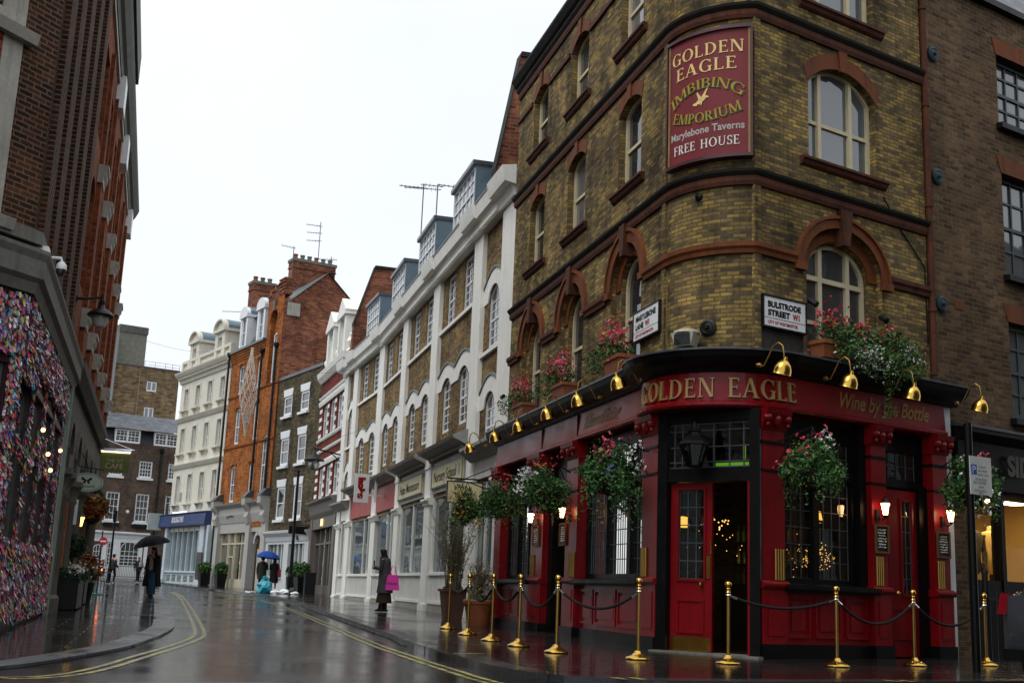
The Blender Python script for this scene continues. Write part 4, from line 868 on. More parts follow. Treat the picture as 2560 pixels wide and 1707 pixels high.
for fr, u, lb in ((PR, 2.50, 'lit wall lantern between the fairy-lit side window and the red side door'), (PR, 4.05, 'lit wall lantern under the hanging basket at the pub end'), (PL, 4.2, 'lit wall lantern under the white-blossomed hanging basket'), (PL, 6.2, 'lit wall lantern on the far red pilaster between two hanging baskets')):
    o_ = LT if first else dup(LT); first = False; o_.location = fr.w(u, .24, 2.22); o_.rotation_euler = (0, 0, math.atan2(fr.out.y, fr.out.x)); o_['label'] = lb
t = thing('door_lantern', 'big black six-sided lantern hung before the transom over the corner door', 'lantern', DO.w(.66, .3, 2.7)); c = DO.w(.66, .3, 2.7)
a = MB(); a.lathe(c, [(.10, -.06), (.11, -.04)], 6); a.lathe(c, [(.215, .25), (.22, .27), (.19, .31), (.10, .40), (.09, .45), (.11, .46), (.05, .52), (.02, .60), (0, .61)], 6)
for k in range(6): q = k * math.pi / 3; a.tube([c + Vector((.105 * math.cos(q), .105 * math.sin(q), -.05)), c + Vector((.205 * math.cos(q), .205 * math.sin(q), .26))], .014, 4)
a.tube([c + Vector((0, 0, .55)), DO.w(.66, .1, 3.45)], .014, 6); a.build('lantern_frame', blk, t); g = MB(); g.lathe(c, [(.095, -.04), (.195, .255)], 6); g.build('glass', clear('grey_lantern_glass', (.35, .35, .33), .1), t, fix=False)
t = thing('floodlight', 'white box floodlight standing on the cornice at the pub corner', 'floodlight', CP.at(SL * .42, .2, 4.33)); c = CP.at(SL * .42, .22, 4.34)
fx = Fr(c.x, c.y, 128, 1); b = MB(); b.hexa([fx.w(-.11, -.1, c.z + .05), fx.w(.11, -.1, c.z + .05), fx.w(.13, .12, c.z + .05), fx.w(-.13, .12, c.z + .05), fx.w(-.17, -.13, c.z + .25), fx.w(.17, -.13, c.z + .25), fx.w(.19, .15, c.z + .25), fx.w(-.19, .15, c.z + .25)]); b.lathe(c + Vector((0, 0, .25)), [(.2, 0), (.19, .03), (.12, .06), (0, .07)], 16); b.build('lamp_housing', plain('weathered_cream_metal', (.45, .42, .33), .4, .3, 5), t)
b = MB(); b.box(fx, -.13, .13, .125, .15, c.z + .07, c.z + .23); b.build('lens', gl_d, t); b = MB(); b.tube([c + Vector((0, 0, .06)), c + Vector((0, 0, -.02))], .03, 8); b.box(fx, -.14, .14, -.03, .03, c.z - .02, c.z); b.build('stand', iron, t)
def rose(loc, ax, r0, lab, mat=iron, nm='wall_plate', cat='wall tie'):
    t = MB(); t.lathe(loc, [(r0, 0), (r0, .03), (r0 * .7, .05), (r0 * .6, .04), (r0 * .3, .05), (r0 * .2, .09), (0, .09)], 16, ax); return tag(t.build(nm, mat), lab, cat)
rose(CP.at(SL * .56, .0, 4.70), Vector((CP.at(SL * .56, 1, 0) - CP.at(SL * .56, 0, 0))), .13, 'round black iron rosette on the corner brickwork behind the floodlight')
rose(CP.at(SL * .45, .0, 6.75), Vector((CP.at(SL * .45, 1, 0) - CP.at(SL * .45, 0, 0))), .06, 'small iron boss on the curved brickwork under the signboard')
def board(fr, u0, u1, z0, z1, lab, o=.08, seed=0):
    t = thing('chalkboard', lab, 'chalkboard', fr.w((u0 + u1) / 2, o, z0), 'chalkboards on the pub pilasters'); b = MB(); b.band(fr, [(u0 + .03, z0 + .03), (u1 - .03, z0 + .03), (u1 - .03, z1 - .03), (u0 + .03, z1 - .03), (u0 + .03, z0 + .03)], [(u0, z0), (u1, z0), (u1, z1), (u0, z1), (u0, z0)], o, o + .03); b.build('frame', plain('oak_frame', (.14, .07, .025), .5, .2, 5), t)
    b = MB(); b.box(fr, u0 + .03, u1 - .03, o, o + .012, z0 + .03, z1 - .03); b.build('slate', iron, t); rn = random.Random(seed); m = MB()
    for k in range(7):
        z = z1 - .085 - k * (z1 - z0 - .13) / 7; x = u0 + .06 + rn.uniform(0, .03)
        while x < u1 - .07: l = rn.uniform(.012, .035); m.box(fr, x, x + l, o + .012, o + .0135, z + rn.uniform(-.006, .004), z + rn.uniform(.006, .022)); x += l + .008
    m.build('chalk_writing', wletter, t)
board(PR, 2.43, 2.74, 1.57, 2.0, 'framed chalkboard between the fairy-lit side window and the red side door', seed=1); board(PR, 3.88, 4.2, 1.57, 1.98, 'dim framed chalkboard under the lantern at the pub end', seed=2); board(PL, 6.1, 6.5, 1.67, 2.09, 'framed chalkboard on the far red pilaster along the lane', seed=3); board(PL, 4.4, 4.76, 1.65, 2.06, 'framed chalkboard between lane doorway and the big lane window', seed=4)
def spot(p, d, lab):
    t = MB(); p = Vector(p); d = Vector(d).normalized(); t.lathe(p, [(.045, -.08), (.05, .08), (.04, .085)], 10, d); t.tube([p, p - Vector((d.x, d.y, 0)) * .1], .018, 6); return tag(t.build('security_camera', iron), lab, 'camera', 'small black cameras on the pub wall')
spot(PL.w(8.9, .2, 5.05), (PL.d.x, PL.d.y, 0), 'small black camera at the far edge of the pub wall'); spot(PL.w(2.45, .1, 5.1), (-.5, -.5, -.6), 'small black camera at the arched lane window beside the street sign'); spot(PL.w(5.3, .1, 5.05), (-.5, -.5, -.6), 'small black camera at the jamb of the middle arched window'); spot(PR.w(1.12, .12, 5.22), (.5, -.5, -.5), 'small black camera between side street sign and big arched window'); spot(PR.w(2.72, .12, 5.22), (.3, -.6, -.5), 'small black camera between big arched window and drainpipe')
p = MB(); p.tube([PR.w(4.02, .05, 14), PR.w(4.02, .05, 4.5)], .055, 8)
for z in (5.6, 7.4, 9.2, 11): p.lathe(PR.w(4.02, .05, z), [(.07, -.04), (.07, .04)], 8)
tag(p.build('drainpipe', rubd, smooth=True), 'rust-brown drainpipe between the yellow pub wall and brown brick', 'drainpipe')
# fairy lights and lamps inside the pub
t = thing('light_cluster', 'ball of golden fairy lights glowing behind the pub side window', 'fairy lights', PR.w(2.0, -.75, 1.0)); m = MB(); rn = random.Random(5); c = PR.w(2.15, -.8, 1.48)
for k in range(130): v = Vector((rn.gauss(0, 1), rn.gauss(0, 1), rn.gauss(0, 1))).normalized() * rn.uniform(.1, .27); m.sph(c + v, .009, 4)
m.build('fairy_lights', fairy, t)['kind'] = 'stuff'; b = MB(); b.tube([c - Vector((0, 0, .3)), c + Vector((0, 0, .2))], .03, 6); b.lathe(c - Vector((0, 0, .4)), [(.12, 0), (.16, .16), (.15, .16)], 10); b.build('stand', dwood, t)
for k, (p, lab) in enumerate(((PR.w(2.55, -1.2, 2.15), 'amber lamp glowing inside beyond the side window'), (PL.w(8.4, -1.3, 1.98), 'amber lamp shade glowing behind the lane window under the bushy green basket'), (PL.w(3.0, -1.6, 2.1), 'amber lamp shade glowing behind the lane window beside the corner door'), (DO.w(.5, -2.2, 1.95), 'amber lamp glowing beyond the glazed corner door'))):
    t = MB(); t.lathe(p, [(.10, -.09), (.12, -.05), (.09, .09), (.03, .1)], 12); T2 = thing('interior_lamp', lab, 'lamp', p, 'amber lamps inside the pub'); t.build('lamp_shade', warmlo, T2); t = MB(); t.tube([p + Vector((0, 0, .1)), p + Vector((0, 0, .5))], .01, 5); t.build('flex', iron, T2)
m = MB()
for k in range(30): u = rn.uniform(.3, 1.9); m.sph(PR.w(u, -1.5 + rn.uniform(-.3, .3), rn.gauss(1.72, .13)), .007, 4)
for k in range(26): m.sph(DO.w(rn.uniform(.75, 1.5), -2.2 + rn.uniform(-.3, .3), rn.gauss(1.55, .16)), .007, 4)
for k in range(30): m.sph(PL.w(rn.uniform(.9, 1.9), -1.5, rn.uniform(1.9, 2.12)), .012, 4)
o_ = tag(m.build('fairy_lights', fairy), 'strings of tiny golden lights on the bar shelves inside', 'fairy lights'); o_['kind'] = 'stuff'
# rope barrier
def make_post():
    t = thing('rope_post', '', 'post', (0, 0, 0), 'brass rope posts around the pub'); a = MB(); a.lathe((0, 0, 0), [(.16, 0), (.165, .012), (.155, .025), (.10, .05), (.055, .075), (.04, .105), (.03, .11)], 24); a.build('base', brass, t, True)
    a = MB(); a.tube([(0, 0, .10), (0, 0, .86)], .022, 14); a.build('pole', dbrass, t, True)
    a = MB(); a.lathe((0, 0, 0), [(.026, .855), (.034, .87), (.026, .885), (.022, .9), (.03, .915), (.02, .93)], 14); a.sph((0, 0, .968), .044, 12); a.build('finial', brass, t, True); return t
posts = [(-.98, 22.9, 'rope post at the white-shop end of the barrier'), (-.55, 20.55, 'rope post between the cane plant and the barrier end'), (-.13, 18.75, 'rope post in front of the round terracotta pot'), (.27, 17.46, 'rope post before the far stretch of red panelling'), (.75, 16.2, 'rope post before the recessed lane doorway'), (1.75, 15.45, 'rope post between lane window and corner door'), (2.86, 15.3, 'rope post before the open corner door'), (4.32, 15.65, 'rope post before the side window with fairy lights'), (5.65, 16.64, 'rope post before the red side door'), (6.95, 17.45, 'rope post beside the parking sign and dark car')]
P0 = make_post(); PP = []
for k, (x, y, lb) in enumerate(posts):
    o_ = P0 if k == 0 else dup(P0); o_.location = (x, y, gz(x, y) + .002); o_['label'] = 'polished brass ' + lb; PP.append(Vector((x, y, gz(x, y))))
ropes = [(0, 1, .16), (1, 2, .26), (2, 3, .22), (3, 4, .26), (4, 5, .24), (6, 7, .14), (7, 8, .3), (8, 9, .3)]
rlab = ['at the white-shop end of the barrier', 'hanging before the cane plant', 'before the round terracotta pot', 'before the far red panelling', 'before the big lane window', 'running from the corner door past the side window', 'before the side window and door', 'between the last two posts by the car']
for (a, b, sag), lb in zip(ropes, rlab):
    A, B = PP[a] + Vector((0, 0, .86)), PP[b] + Vector((0, 0, .86)); d = (B - A).normalized(); t = thing('barrier_rope', 'black velvet rope ' + lb, 'rope', (A + B) / 2, 'ropes of the pub barrier')
    q = [A.lerp(B, k / 16) - Vector((0, 0, sag * (1 - (2 * k / 16 - 1) ** 2) + .02)) for k in range(17)]; r_ = MB(); r_.tube(q[1:-1], .019, 8); r_.build('rope', plain('black_rope', (.012, .011, .012), .8, .2, 8) if 'black_rope' not in MATS else MATS['black_rope'], t, True)
    h = MB()
    for e, f2 in ((q[0], q[1]), (q[-1], q[-2])): h.tube([e + (f2 - e).normalized() * .02, e + (f2 - e).normalized() * .12], [.012, .022], 8); h.lathe(e, [(.03, -.01), (.036, 0), (.03, .01)], 10)
    h.build('hook', steel, t, True)
# potted canes by the pub end
def cane_pot(x, y, lab, square, r, h, hc, n, seed, mat):
    rn = random.Random(seed); z = gz(x, y); t = thing('plant_pot', lab, 'potted plant', (x, y, z), None); b = MB(); fr = Fr(x, y, -15, -1)
    if square:
        b.hexa([fr.w(-r * .7, -r * .7, z), fr.w(r * .7, -r * .7, z), fr.w(r * .7, r * .7, z), fr.w(-r * .7, r * .7, z), fr.w(-r, -r, z + h), fr.w(r, -r, z + h), fr.w(r, r, z + h), fr.w(-r, r, z + h)]); b.box(fr, -r - .03, r + .03, -r - .03, r + .03, z + h - .06, z + h)
    else: b.lathe((x, y, z), [(r * .66, 0), (r * .92, h * .82), (r, h * .84), (r * 1.02, h * .96), (r * .94, h), (r * .86, h * .93), (0, h * .92)], 22)
    b.build('pot', mat, t, not square); c = MB(); lf = MB()
    for k in range(n):
        a = rn.uniform(0, 6.28); q = rn.uniform(0, r * .7); p = Vector((x + q * math.cos(a), y + q * math.sin(a), z + h * .9)); L_ = hc * rn.uniform(.35, 1); dx, dy = rn.gauss(0, .17), rn.gauss(0, .17)
        pts_ = [p + Vector((dx * s * s * L_, dy * s * s * L_, s * L_)) for s in (0, .35, .7, 1)]; c.tube(pts_, [.008, .006, .004, .002], 4, False)
        for j in range(7): s = rn.uniform(.35, 1); pp = p + Vector((dx * s * s * L_, dy * s * s * L_, s * L_)); c.tube([pp, pp + Vector((rn.gauss(0, .09), rn.gauss(0, .09), rn.uniform(.05, .22)))], .003, 3, False)
        if rn.random() < .75:
            for j in range(8): s = rn.uniform(.2, 1); lf.leaf(p + Vector((dx * s * s * L_ + rn.gauss(0, .07), dy * s * s * L_ + rn.gauss(0, .07), s * L_)), .05, rn)
    c.build('canes', straw, t, fix=False); lf.build('foliage', straw, t, fix=False)
    g = MB(); g.leafcloud((x, y, z + h), (r * .9, r * .9, .1), 260, .05, rn, 0); g.build('ground_leaves', leaf, t, fix=False)
cane_pot(-1.12, 27.9, 'tall square dark clay pot of bare bamboo canes by the white shops', True, .27, .70, 2.3, 120, 41, tpotd); cane_pot(-.47, 25.3, 'round terracotta pot with short grassy stems by the pub end', False, .33, .52, .95, 60, 42, tpot)
# ---------------------------------------------------------------- white terrace along the lane
def box_part(par, nm, mat, *bx, smooth=False):
    m = MB()
    for b in bx: m.box(*b)
    return m.build(nm, mat, par, smooth)
def shell(par, fr, u0, u1, h, depth, mat, side0=True, side1=True, z0=-.2, o=0):
    m = MB()
    if side0: m.face([fr.w(u0, o, z0), fr.w(u0, -depth, z0), fr.w(u0, -depth, h), fr.w(u0, o, h)])
    if side1: m.face([fr.w(u1, o, z0), fr.w(u1, -depth, z0), fr.w(u1, -depth, h), fr.w(u1, o, h)])
    m.face([fr.w(u0, -depth, z0), fr.w(u1, -depth, z0), fr.w(u1, -depth, h), fr.w(u0, -depth, h)]); m.face([fr.w(u0, o, h), fr.w(u1, o, h), fr.w(u1, -depth, h), fr.w(u0, -depth, h)])
    return m.build('side_wall', mat, par, fix=False)
wt = thing('white_terrace', 'long white terrace with brick panels, slate mansard and glazed dormers', 'terrace', WF.w(5, 0, 0))
def wavy(fr, u0, u1, z, hump, dz=0, n=28):
    """double ogee hump over a pair of windows"""
    return [(u0 + (u1 - u0) * k / n, z + hump * (.5 - .5 * math.cos(2 * math.pi * 2 * k / n)) ** .6 + dz) for k in range(n + 1)]
def bay(fr, u0, u1, nwin=2, canopy=True):
    c = (u0 + u1) / 2; W = u1 - u0; hw = .52
    cs = [c] if nwin == 1 else [c - 1.08, c + 1.08]
    ops = []
    if nwin == 2:
        for x in cs: ops += [(x - hw, x + hw, 8.42, 9.92, 0, .09), (x - hw, x + hw, 5.2, 6.64, .15, .09)]
    else: ops += [(c - .55, c + .55, 6.75, 8.1, .28, .09), (c - .55, c + .55, 4.05, 5.35, .26, .09)]
    b = MB(); wall(b, fr, u0, u1, 3.4, 10.1, ops, -.03); b.build('brick_bay', yb2, wt, fix=False)
    for o_ in ops: window(wt, fr, o_[0], o_[1], o_[2], o_[3], -.075, o_[4], white, gl_v, .08, 2, (3, 3), .5, bw=.03, fd=.05)
    p = MB(); cop = MB()
    if nwin == 2:
        T = wavy(fr, u0, u1, 6.95, .27); Bt = []
        zb = []
        for u, z in T:
            q = 6.5
            for x in cs:
                if abs(u - x) < hw: q = max(q, archf(x - hw, x + hw, 6.64, .15)(u) + .02)
            zb.append((u, q if any(abs(u - x) < hw for x in cs) else 6.52))
        p.band(fr, zb, T, -.04, .0); cop.band(fr, T, [(u, z + .06) for u, z in T], -.04, .035)
        p.prof(fr, [(-.05, 8.28), (.05, 8.28), (.05, 8.38), (-.05, 8.42)], u0, u1)
    else:
        for zz, zs in ((8.1, 8.36), (5.35, 5.6)):
            p = MB(); cop = MB()
            T = [(u0 + W * k / 14, zs + .06 + .38 * math.sin(math.pi * k / 14)) for k in range(15)]
            zb = [(u, archf(c - .55, c + .55, zz, .27)(u) + .02 if abs(u - c) < .55 else zz - .1) for u, z in T]
            p.band(fr, zb, T, -.04, .0); cop.band(fr, T, [(u, z + .06) for u, z in T], -.04, .03); p.build('white_panel', wall_w, wt); cop.build('wavy_moulding', copper, wt)
        for z in (6.62, 3.92): p = MB(); p.prof(fr, [(-.12, z), (.05, z), (.05, z + .1), (-.12, z + .14)], u0, u1); p.build('window_sill', wall_w, wt)
        return
    p.build('white_panel', wall_w, wt); cop.build('wavy_moulding', copper, wt)
def pier(fr, c, wd, z0=4.3, z1=10.1, proj=.09): return box_part(wt, 'pilaster', wall_w, (fr, c - wd / 2, c + wd / 2, -.14, proj, z0, z1))
PW = [(-7.75, 1.25), (-4.65, .95), (.75, .95), (6.05, .95)]
for c, wd in PW: pier(WF, c, wd)
PW2 = [(.1, .95), (5.4, .95), (7.72, .9)]
for c, wd in PW2: pier(WF2, c, wd)
bay(WF, -7.12, -5.12, 1); bay(WF, -4.18, .28); bay(WF, 1.22, 5.58); bay(WF, 6.52, 11.0); bay(WF2, .57, 4.93); bay(WF2, 5.87, 7.28, 1)
wpath = [(WF.w(-8.4, 0, 0).xy, WF.out), (WF.w(11.0, 0, 0).xy, WF.out), (WF2.w(8.15, 0, 0).xy, WF2.out)]
def wm(prof, mat, nm, pth=wpath, par=None): m = MB(); sweep(m, pth, prof); return m.build(nm, mat, par or wt)
wm([(-.12, 10.0), (.18, 10.0), (.2, 10.1), (.26, 10.24), (.36, 10.30), (.38, 10.42), (.42, 10.66), (-.3, 10.72)], wall_w, 'cornice')
wm([(-.3, 10.72), (.44, 10.66), (.44, 10.70), (-.3, 10.77)], lead, 'cornice_flashing')
for fr, u0, u1 in ((WF, -7, 10.8), (WF2, .3, 7.6)):
    d = MB(); n = int((u1 - u0) / .17)
    for k in range(n): u = u0 + (u1 - u0) * k / n; d.box(fr, u, u + .09, .17, .26, 10.02, 10.12)
    d.build('dentil_row', wall_w, wt)
for fr, cs in ((WF, [c for c, _ in PW]), (WF2, [c for c, _ in PW2])):
    for c in cs: m = MB(); m.prof(fr, [(.16, 10.24), (.44, 10.30), (.47, 10.42), (.52, 10.67), (.16, 10.73)], c - .75, c + .75); m.build('cornice_break', wall_w, wt)
m = MB()
for fr, u0, u1 in ((WF, -8.0, 11.0), (WF2, 0, 8.1)):
    m.face([fr.w(u0, -.05, 10.7), fr.w(u1, -.05, 10.7), fr.w(u1, -1.35, 13.1), fr.w(u0, -1.35, 13.1)]); m.face([fr.w(u0, -1.35, 13.1), fr.w(u1, -1.35, 13.1), fr.w(u1, -5, 13.5), fr.w(u0, -5, 13.5)])
m.build('mansard_roof', slate, wt, fix=False); m = MB(); a_, b_ = WF2.w(8.16, -.06, 0), SF.w(-.02, -.06, 0)
for z0_, z1_ in ((-.2, 10.7),): m.face([a_, b_, b_ + Vector((0, 0, z1_)), a_ + Vector((0, 0, z1_))])
m.build('return_wall', wall_w, wt, fix=False)
shell(wt, WF, -8.4, 11, 10.9, 9, wall_w, True, False); shell(wt, WF2, 0, 8.15, 10.9, 9, wall_w, False, True)
def dormer(fr, u0, u1):
    zb, zt = 10.85, 12.25; D = box_part(wt, 'dormer', zinc, (fr, u0 - .08, u0, -1.6, .14, zb, zt), (fr, u1, u1 + .08, -1.6, .14, zb, zt), (fr, u0 - .1, u1 + .1, -1.7, .22, zt, zt + .02))
    box_part(D, 'dormer_roof', lead, (fr, u0 - .12, u1 + .12, -1.7, .24, zt + .02, zt + .14))
    window(D, fr, u0, u1, zb, zt, .15, 0, white, gl_w, .05, 5, (2, 2), .5, bw=.03, name='dormer_window')
    box_part(D, 'dormer_sill', lead, (fr, u0 - .1, u1 + .1, -.3, .24, zb - .1, zb))
for fr, a, b in ((WF, -4.0, -1.4), (WF, 1.3, 3.9), (WF, 6.6, 9.2), (WF2, 1.0, 3.4)): dormer(fr, a, b)
def gable_wall(par, fr, u, pts, mat, cop=True, th=.38):
    g = Fr(*fr.w(u, 0, 0).xy, fr.az + 90, -1); m = MB(); m.prism(g, pts, 0, th); G = m.build('party_wall', mat, par)
    if cop: e = MB(); e.band(g, pts[:-1][1:], [(a - .02 * (1 if i == 0 else -1), b + .14) for i, (a, b) in enumerate(pts[:-1][1:])], -.06, th + .06); e.build('coping', soot, G)
gable_wall(wt, WF, -6.0, [(.0, 10.9), (-.05, 11.4), (.48, 14.7), (2.6, 14.75), (2.6, 10.9)], redb); gable_wall(wt, WF2, 7.7, [(0, 10.9), (.05, 12.4), (.85, 15.2), (2.0, 15.2), (2.0, 10.9)], redb)
# shopfronts under the terrace
def shopbay(fr, u0, u1, fasc, sign=None, can=True, door=None):
    p = MB(); p.box(fr, u0, u1, -.3, .02, 3.5, 4.45); F = p.build('fascia', fasc, wt)
    if can: q = MB(); q.prof(fr, [(-.1, 4.42), (.1, 4.42), (.14, 4.5), (.26, 4.56), (.46, 4.64), (.5, 4.72), (-.1, 4.98)], u0 - .25, u1 + .25); q.build('canopy', plain('grey_canopy', (.28, .28, .26), .6, .2, 2, grime=.3) if 'grey_canopy' not in MATS else MATS['grey_canopy'], wt); q = MB(); n = int((u1 - u0) / .2)
    if can:
        for k in range(n): u = u0 + (u1 - u0) * k / n; q.box(fr, u, u + .1, .1, .2, 4.43, 4.5)
        q.build('dentil_row', stonew, wt)
    f = MB(); f.box(fr, u0, u0 + .12, -.22, -.03, .3, 3.5); f.box(fr, u1 - .12, u1, -.22, -.03, .3, 3.5); f.box(fr, u0 + .12, u1 - .12, -.22, -.04, 3.38, 3.5); f.prof(fr, [(-.3, 1.16), (.05, 1.16), (.05, 1.24), (-.3, 1.28)], u0, u1)
    if door: f.box(fr, door[0] - .06, door[0], -.2, -.05, .3, 3.4); f.box(fr, door[1], door[1] + .06, -.2, -.05, .3, 3.4)
    else: m_ = (u0 + u1) / 2; f.box(fr, m_ - .05, m_ + .05, -.2, -.05, 1.28, 3.4)
    S = f.build('shop_window', wall_w, wt); g = MB(); g.face([fr.w(u0, -.10, .3), fr.w(u1, -.10, .3), fr.w(u1, -.10, 3.5), fr.w(u0, -.10, 3.5)]); g.build('pane', gl_s, S, fix=False)
    b = MB(); n = int((u1 - u0) / .17); b.box(fr, u0, u1, -.08, .02, .36, .44)
    for k in range(n + 1): u = u0 + .06 + (u1 - u0 - .12) * k / n; b.box(fr, u - .035, u + .035, -.06, .0, .44, 1.17)
    b.build('balustrade', wall_w, S); b = MB(); b.box(fr, u0, u1, -.4, 0, -.1, .36); b.build('plinth', stonew, S); return F
def sign_txt(fr, par, u, z, txt, w, h, mat, o=.06, bold=.004, shear=0, rom=False):
    m = MB()
    if rom: k = w / (roman_w(txt, .1) * h); roman(m, txt, h, lambda x, y, d=0: fr.w(u - x * fr.side * -1 if fr.side > 0 else u - x, o + d, z + y), .01, .1, k)
    else:
        wd, x0 = tw(txt, h / .7, off=bold, shear=shear); k = w / wd; text(m, txt, h / .7, lambda x, y, d: fr.w(u + (x - x0) * k * (1 if fr.side > 0 else -1), o + abs(d), z + y), .003, off=bold, shear=shear)
    return m.build('sign_lettering', mat, par)
shopbay(WF, -7.05, -5.1, wall_w, can=False); F1 = shopbay(WF, -4.15, .2, greyp); F2 = shopbay(WF, 1.3, 5.55, greyp); F3 = shopbay(WF, 6.55, 10.95, hobred, door=(7.6, 8.3)); F4 = shopbay(WF2, .6, 4.9, hobred, door=(1.4, 2.2)); shopbay(WF2, 5.9, 7.2, wall_w, can=False)
m = MB(); m.prof(WF, [(-.1, 3.95), (.12, 3.95), (.3, 4.1), (.42, 4.2), (.42, 4.28), (-.1, 4.34)], -8.3, -4.9); m.build('canopy', MATS['grey_canopy'], wt); m = MB(); m.prof(WF2, [(-.1, 3.95), (.12, 3.95), (.3, 4.1), (.42, 4.2), (.42, 4.28), (-.1, 4.34)], 5.2, 8.2); m.build('canopy', MATS['grey_canopy'], wt)
for fr, c, wd in [(WF, c, w_) for c, w_ in PW] + [(WF2, c, w_) for c, w_ in PW2]:
    m = MB(); m.box(fr, c - wd / 2 + .06, c + wd / 2 - .06, -.35, .05, .0, 3.2); m.prof(fr, [(-.1, 3.2), (.08, 3.2), (.11, 3.28), (.16, 3.34), (.16, 3.4), (-.1, 3.43)], c - wd / 2 - .03, c + wd / 2 + .03); m.box(fr, c - wd / 2 + .05, c + wd / 2 - .05, -.3, .06, 3.4, 4.5); m.box(fr, c - wd / 2, c + wd / 2, -.36, .09, -.1, .34); m.build('shop_pilaster', wall_w, wt)
for u0, u1, txt, w_, par in ((-3.85, .15, 'Nursery School', 2.9, F1), (1.62, 5.75, 'Hope Montessori', 3.3, F2)):
    t = box_part(par, 'sign_board', signc, (WF, u0, u1, .02, .07, 3.62, 4.28)); e = MB(); e.band(WF, [(u0 + .05, 3.67), (u1 - .05, 3.67), (u1 - .05, 4.23), (u0 + .05, 4.23), (u0 + .05, 3.67)], [(u0, 3.62), (u1, 3.62), (u1, 4.28), (u0, 4.28), (u0, 3.62)], .07, .078); e.build('sign_edge', iron, par)
    sign_txt(WF, par, u1 - .35, 3.80, txt, w_, .30, ink, .075, .002)
m = MB(); c = WF.w(-3.45, .078, 3.95); m.lathe(c, [(.0, 0), (.13, 0), (.13, .004), (.10, .006), (.1, .002), (0, .002)], 14, Vector((WF.out.x, WF.out.y, 0)), 1, 1.3); m.build('shell_emblem', plain('pale_blue_emblem', (.35, .42, .48), .5, .1, 5), F1)
# hanging signs on the terrace
def hang_sign(fr, u, o0, o1, z0, z1, lab, face, edge=None, cat='sign', th=.05, bracket=True):
    t = thing('hanging_sign', lab, cat, fr.w(u, o0, z0)); b = MB(); b.box(fr, u - th / 2, u + th / 2, o0, o1, z0, z1); b.build('sign_panel', face, t)
    if bracket: k = MB(); k.tube([fr.w(u, -.05, z1 + .08), fr.w(u, o1, z1 + .08)], .02, 6); k.tube([fr.w(u, o0 + .08, z1 + .1), fr.w(u, o0 + .08, z1 - .02)], .012, 5); k.tube([fr.w(u, o1 - .08, z1 + .1), fr.w(u, o1 - .08, z1 - .02)], .012, 5); k.tube([fr.w(u, 0, z1 + .4), fr.w(u, o1 * .6, z1 + .1)], .012, 5); k.build('bracket', iron, t)
    if edge: e = MB(); A = [(o0, z0), (o1, z0), (o1, z1), (o0, z1)]; g = Fr(*fr.w(u - th / 2 - .012, 0, 0).xy, 0, 1); e.box(fr, u - th / 2 - .01, u + th / 2 + .01, o0 - .02, o0, z0 - .02, z1 + .02); e.box(fr, u - th / 2 - .01, u + th / 2 + .01, o1, o1 + .02, z0 - .02, z1 + .02); e.box(fr, u - th / 2 - .01, u + th / 2 + .01, o0, o1, z0 - .02, z0); e.box(fr, u - th / 2 - .01, u + th / 2 + .01, o0, o1, z1, z1 + .02); e.build('edge', edge, t)
    return t
def face_txt(t, fr, u, o_start, o_dir, z, txt, w, h, mat, th=.05, bold=.004, vert=False):
    """text on the side of a projecting sign that faces back down the street (towards smaller u)"""
    m = MB(); wd, x0 = tw(txt, h / .7, off=bold); k = w / wd
    if vert: text(m, txt, h / .7, lambda x, y, d: fr.w(u - th / 2 - .002 - abs(d), o_start - y - .0, z - (x - x0) * k), .002, off=bold)
    else: text(m, txt, h / .7, lambda x, y, d: fr.w(u - th / 2 - .002 - abs(d), o_start + o_dir * (x - x0) * k, z + y), .002, off=bold)
    m.build('sign_lettering', mat, t)
t = hang_sign(WF, -6.9, .27, 1.10, 2.79, 3.27, 'cream hanging sign with black lettering behind the orange-flowered basket', signc, iron, th=.06)
face_txt(t, WF, -6.9, .94, -1, 3.08, 'Hope', .42, .13, ink, .06, .0); face_txt(t, WF, -6.9, .98, -1, 2.96, 'Montessori', .58, .075, ink, .06, .0); face_txt(t, WF, -6.9, 1.02, -1, 2.84, 'Nursery School', .66, .07, ink, .06, .0)
t = hang_sign(WF, 9.0, .60, 1.13, 3.75, 4.79, 'white projecting sign with vertical red lettering', signw, th=.1, bracket=False)
face_txt(t, WF, 9.0, .98, 1, 4.66, 'hobs', .78, .22, inkred, .1, .03, vert=True); k = MB()
for z in (4.0, 4.7): k.box(WF, 8.97, 9.03, .0, .62, z, z + .07)
k.box(WF, 8.95, 9.05, .3, .38, 3.8, 4.8); k.build('bracket', wall_w, t)
def aerial(loc, h, arms, lab, group='rooftop aerials'):
    t = thing('roof_aerial', lab, 'aerial', loc, group); c = Vector(loc); m = MB(); m.tube([c, c + Vector((0, 0, h))], .028, 6); m.build('mast', MATS.get('aerial_metal') or plain('aerial_metal', (.12, .12, .15), .5, .2, 5), t)
    for z, ln, az, up in arms:
        a = MB(); d = Vector((math.sin(R_(az)), math.cos(R_(az)), up)); p = c + Vector((0, 0, z)); a.tube([p - d * .15, p + d * ln], .02, 5); sd_ = Vector((d.y, -d.x, 0)).normalized()
        n = max(4, int(ln / .16))
        for k in range(n): q = p + d * (ln * (k + .5) / n); s_ = .12 + .1 * (k < 2); a.tube([q - sd_ * s_ , q + sd_ * s_], .008, 3); a.tube([q - Vector((0, 0, s_ * .5)), q + Vector((0, 0, s_ * .5))], .008, 3)
        a.build('antenna', MATS['aerial_metal'], t)
